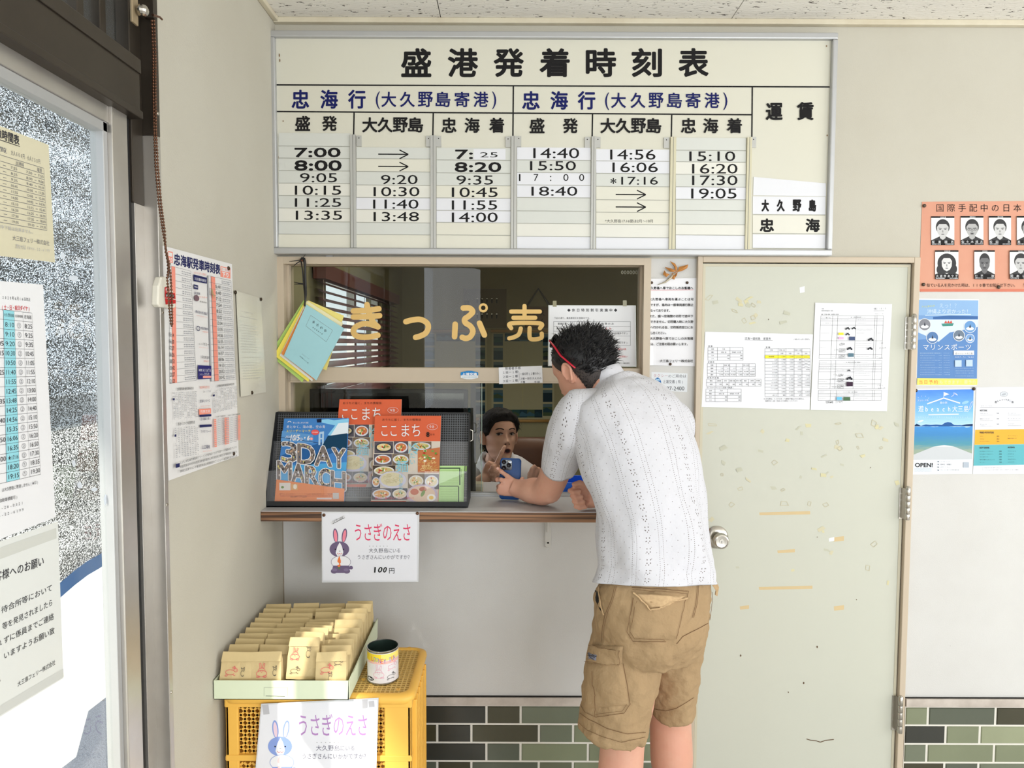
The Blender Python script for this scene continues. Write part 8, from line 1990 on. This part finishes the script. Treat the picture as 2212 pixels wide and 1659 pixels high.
for i in range(10):
    y = 912 + 13 * i; S.dashes(168, 168 + (80 if i % 3 else 110), y, 3 if i else 5, B4, 5, 2, i); S.dashes(270, 286, y, 3, B4, 4, 2, i); S.dashes(296, 330, y, 3, B4, 5, 2, i)
S.rect(350, 898, 460, 922, WHITE); S.row('遊beach大三島', 358, 452, 914, 12, DK, bold=.03); S.row('0897-72-9633', 354, 458, 933, 11, WHITE); S.rect(356, 950, 392, 986, B3); S.rect(416, 948, 452, 984, B3)
for y in (994, 1008, 1020, 1036): S.dashes(356, 456, y, 3, B4, 6, 2, y)
S.poly([(152, 1048), (478, 1052), (476, 1084), (150, 1084)], ink(238, 226, 110)); S.row('当日予約', 158, 264, 1069, 24, ink(212, 80, 70), bold=.04); S.row('もできます！要予約', 270, 470, 1069, 22, ink(226, 222, 190), bold=.04)
tag(S.build('marine_sports_poster'), 'faded blue marine sports poster with yellow bottom band beside the door', 'poster')

# ---- beach poster (read in its own crop)
BPp = back(-.0012).crop(1960, 820, kp)
S = Sheet(BPp); S.base([(105, 150), (1092, 140), (1060, 1535), (62, 1545)], paper(226, 230, 238), t=.0005)
mgr = bpy.data.materials.new('printed_sea'); mgr.use_nodes = True; nt = mgr.node_tree; pb = nt.nodes['Principled BSDF']; pb.inputs['Roughness'].default_value = .5
tcx = nt.nodes.new('ShaderNodeTexCoord'); sp_ = nt.nodes.new('ShaderNodeSeparateXYZ'); nt.links.new(tcx.outputs['Object'], sp_.inputs[0])
mr = nt.nodes.new('ShaderNodeMapRange'); mr.inputs['From Min'].default_value = float(BPp(500, 1300)[2]); mr.inputs['From Max'].default_value = float(BPp(500, 160)[2]); nt.links.new(sp_.outputs[2], mr.inputs[0])
cr__ = nt.nodes.new('ShaderNodeValToRGB'); e = cr__.color_ramp.elements; e[0].position = 0; e[0].color = rgb(150, 160, 140); e[1].position = 1; e[1].color = rgb(44, 122, 222)
for p_, c in ((.12, (140, 160, 140)), (.22, (60, 140, 160)), (.36, (30, 124, 186)), (.47, (34, 132, 204)), (.48, (170, 208, 240)), (.70, (110, 176, 240))): x = e.new(p_); x.color = rgb(*c)
nzz_ = nt.nodes.new('ShaderNodeTexNoise'); nzz_.inputs['Scale'].default_value = 60; mpz = nt.nodes.new('ShaderNodeMapping'); mpz.inputs['Scale'].default_value = (.5, 1, 4); nt.links.new(tcx.outputs['Object'], mpz.inputs[0]); nt.links.new(mpz.outputs[0], nzz_.inputs['Vector'])
ad_ = nt.nodes.new('ShaderNodeMath'); ad_.operation = 'MULTIPLY_ADD'; ad_.inputs[1].default_value = .10; nt.links.new(nzz_.outputs['Fac'], ad_.inputs[0]); sb = nt.nodes.new('ShaderNodeMath'); sb.operation = 'SUBTRACT'; sb.inputs[1].default_value = .05; nt.links.new(mr.outputs[0], sb.inputs[0]); nt.links.new(sb.outputs[0], ad_.inputs[2]); nt.links.new(ad_.outputs[0], cr__.inputs[0]); nt.links.new(cr__.outputs[0], pb.inputs['Base Color'])
S.poly([(112, 170), (1080, 158), (1052, 1300), (92, 1305)], mgr)
hl = ink(44, 88, 150); S.poly([(104, 756), (150, 716), (220, 752), (300, 730), (380, 738), (470, 732), (560, 738), (610, 704), (660, 690), (710, 700), (760, 738), (870, 745), (960, 728), (1066, 720), (1064, 760), (104, 762)], hl); S.poly([(104, 760), (150, 718), (222, 758)], ink(26, 50, 88)); S.poly([(870, 748), (980, 728), (1066, 722), (1064, 752)], ink(26, 50, 88))
S.poly([(92, 1226), (430, 1090), (760, 1090), (1050, 1205), (1050, 1300), (92, 1305)], ink(198, 202, 206)); S.poly([(430, 1090), (600, 1066), (760, 1088), (680, 1094)], ink(220, 226, 226))
S.line(595, 200, 592, 300, 7, WHITE); S.poly([(597, 204), (684, 238), (597, 266)], WHITE); S.line(322, 396, 592, 300, 18, WHITE); S.line(592, 300, 858, 384, 18, WHITE); S.row('道の駅', 528, 650, 376, 38, WHITE, bold=.04)
S.row('遊beach大三島', 176, 1000, 478, 112, WHITE, bold=.06); S.line(340, 572, 832, 562, 14, WHITE); S.row('マリンスポーツ/クラフトコーラ/ホットドッグ', 168, 990, 612, 26, ink(206, 226, 244)); S.row('アソVIVA', 160, 345, 345, 42, WHITE, tilt=-12)
for x0, y0, x1, y1 in ((170, 285, 182, 298), (222, 262, 230, 278), (298, 262, 290, 278), (350, 296, 336, 306)): S.line(x0, y0, x1, y1, 4, WHITE)
S.pline([(714, 276), (745, 256), (760, 238), (752, 214), (790, 228), (816, 254), (796, 246), (775, 240)], 6, WHITE); S.ell(940, 372, 60, 24, ink(150, 196, 240), rot=-.3); S.pline([(1000, 490), (1020, 400), (1056, 350), (1050, 420), (1010, 490)], 5, WHITE); S.ell(212, 676, 52, 16, ink(214, 226, 240), rot=-.3)
S.fit('OPEN!', 126, 1358, 410, 1424, BLK, bold=2); wv = ink(150, 176, 190)
for k in range(3): S.pline([(108 + 26 * i, 1448 + 20 * k + (8 if i % 2 else -6)) for i in range(12)], 3, wv)
S.row('10:00～16:00', 535, 692, 1334, 20, DK); S.row('定休日 水曜日', 535, 712, 1380, 24, DK, bold=.02); S.row('0897-72-9633', 535, 692, 1425, 20, DK); S.row('マリンスポーツ予約受付中', 535, 838, 1472, 20, DK)
for y in (1334, 1380, 1425, 1474): S.ell(500, y, 11, 10, ink(120, 130, 140), 10)
S.rect(908, 1345, 998, 1432, ink(176, 186, 198))
bp_o = S.build('beach_poster'); tag(bp_o, 'bright blue sea photo poster reading OPEN pinned under the marine sports poster', 'poster')
for x, y in ((138, 178), (1080, 150)): pin(bp_o, BPp.off(.0008), x, y, r=.0056)
# ---- menu poster
S = Sheet(BPp); S.base([(1124, 128), (2420, 110), (2380, 1535), (1070, 1540)], paper(226, 228, 236), t=.0005)
S.poly([(1104, 815), (2400, 800), (2395, 1042), (1092, 1062)], ink(224, 172, 64)); S.poly([(1092, 1064), (2395, 1044), (2388, 1378), (1076, 1402)], ink(98, 176, 186))
S.ell(1572, 236, 62, 40, ink(206, 210, 216), rot=-.2); S.arc(1572, 236, 62, 40, 0, 360, 4, GREY, 24); S.ell(1572, 240, 40, 16, ink(176, 180, 188), rot=-.2)
for i, ch_ in enumerate('遊beach大三島'):
    t = i / 8; S.row(ch_, 1420 + 34 * i, 1420 + 34 * i + 40, 366 - 46 * math.sin(math.pi * t), 40, BLK if i not in (7,) else GREY, bold=.05)
S.row('SINCE IN OSHIMA', 1492, 1642, 388, 14, LGREY); S.row('0897-72-9633', 1190, 1380, 428, 20, DK); S.line(1184, 458, 2380, 440, 4, DK)
def mrow(t_, x0, x1, y, h=20, m=DK, b_=0): S.row(t_, x0, x1, y, h, m, bold=b_)
S.fit('HOT DOG', 1182, 490, 1296, 516, DK, bold=1); mrow('スタンダード', 1184, 1310, 552); mrow('和風ホットドッグ', 1180, 1335, 640); mrow('チリドッグ', 1184, 1290, 728); mrow('チーズドッグ', 1632, 1770, 548); mrow('チーズチリドッグ', 1632, 1836, 632); mrow('パンドッグ', 1632, 1740, 720)
for y in (548, 636, 724): S.fit('500', 1452, y - 10, 1490, y + 10, DK); S.dashes(1186, 1390, y + 30, 8, LGREY, 12, 3, y); S.dashes(1634, 1850, y + 26, 8, LGREY, 12, 3, y + 1)
S.fit('FRIED POTATOES', 1178, 848, 1405, 874, DK, bold=1)
for y, t_, p_ in ((922, 'ソルト', '300'), (966, 'コンソメ', '350'), (1006, 'チーズバーベキュー', '350')): mrow(t_, 1178, 1178 + 18 * len(t_), y, 18); S.fit(p_, 1452, y - 10, 1490, y + 10, DK)
mrow('オリーブソルト', 1634, 1790, 914, 18); mrow('明太マヨネーズ', 1632, 1772, 958, 18)
S.fit('SOFT DRINK', 1174, 1096, 1332, 1120, DK, bold=1); S.fit('ALCOHOL', 1632, 1090, 1745, 1114, DK, bold=1)
for y, a, p_, c in ((1168, '大三島コーラブラック', '500', 'オリオンビール'), (1214, '大三島コーラホワイト', '500', 'ハイボール'), (1258, '大三島サイダー', '400', 'コークハイ'), (1302, '伯方の塩ラムネジュース', '400', 'カルピスサワー'), (1346, 'コーヒー', '300', 'レモンサワー')): mrow(a, 1172, 1172 + 22 * len(a), y, 18); S.fit(p_, 1492, y - 12, 1530, y + 8, DK); mrow(c, 1632, 1632 + 19 * len(c), y - 4, 18)
mrow('・LINEでクーポンポケットセット', 1186, 1530, 1434, 20); mrow('・Instagramフォローでドリンクポケットセット無料！', 1184, 1820, 1468, 20)
tag(S.build('menu_poster'), 'white menu poster with orange and teal bands at the right edge', 'poster')
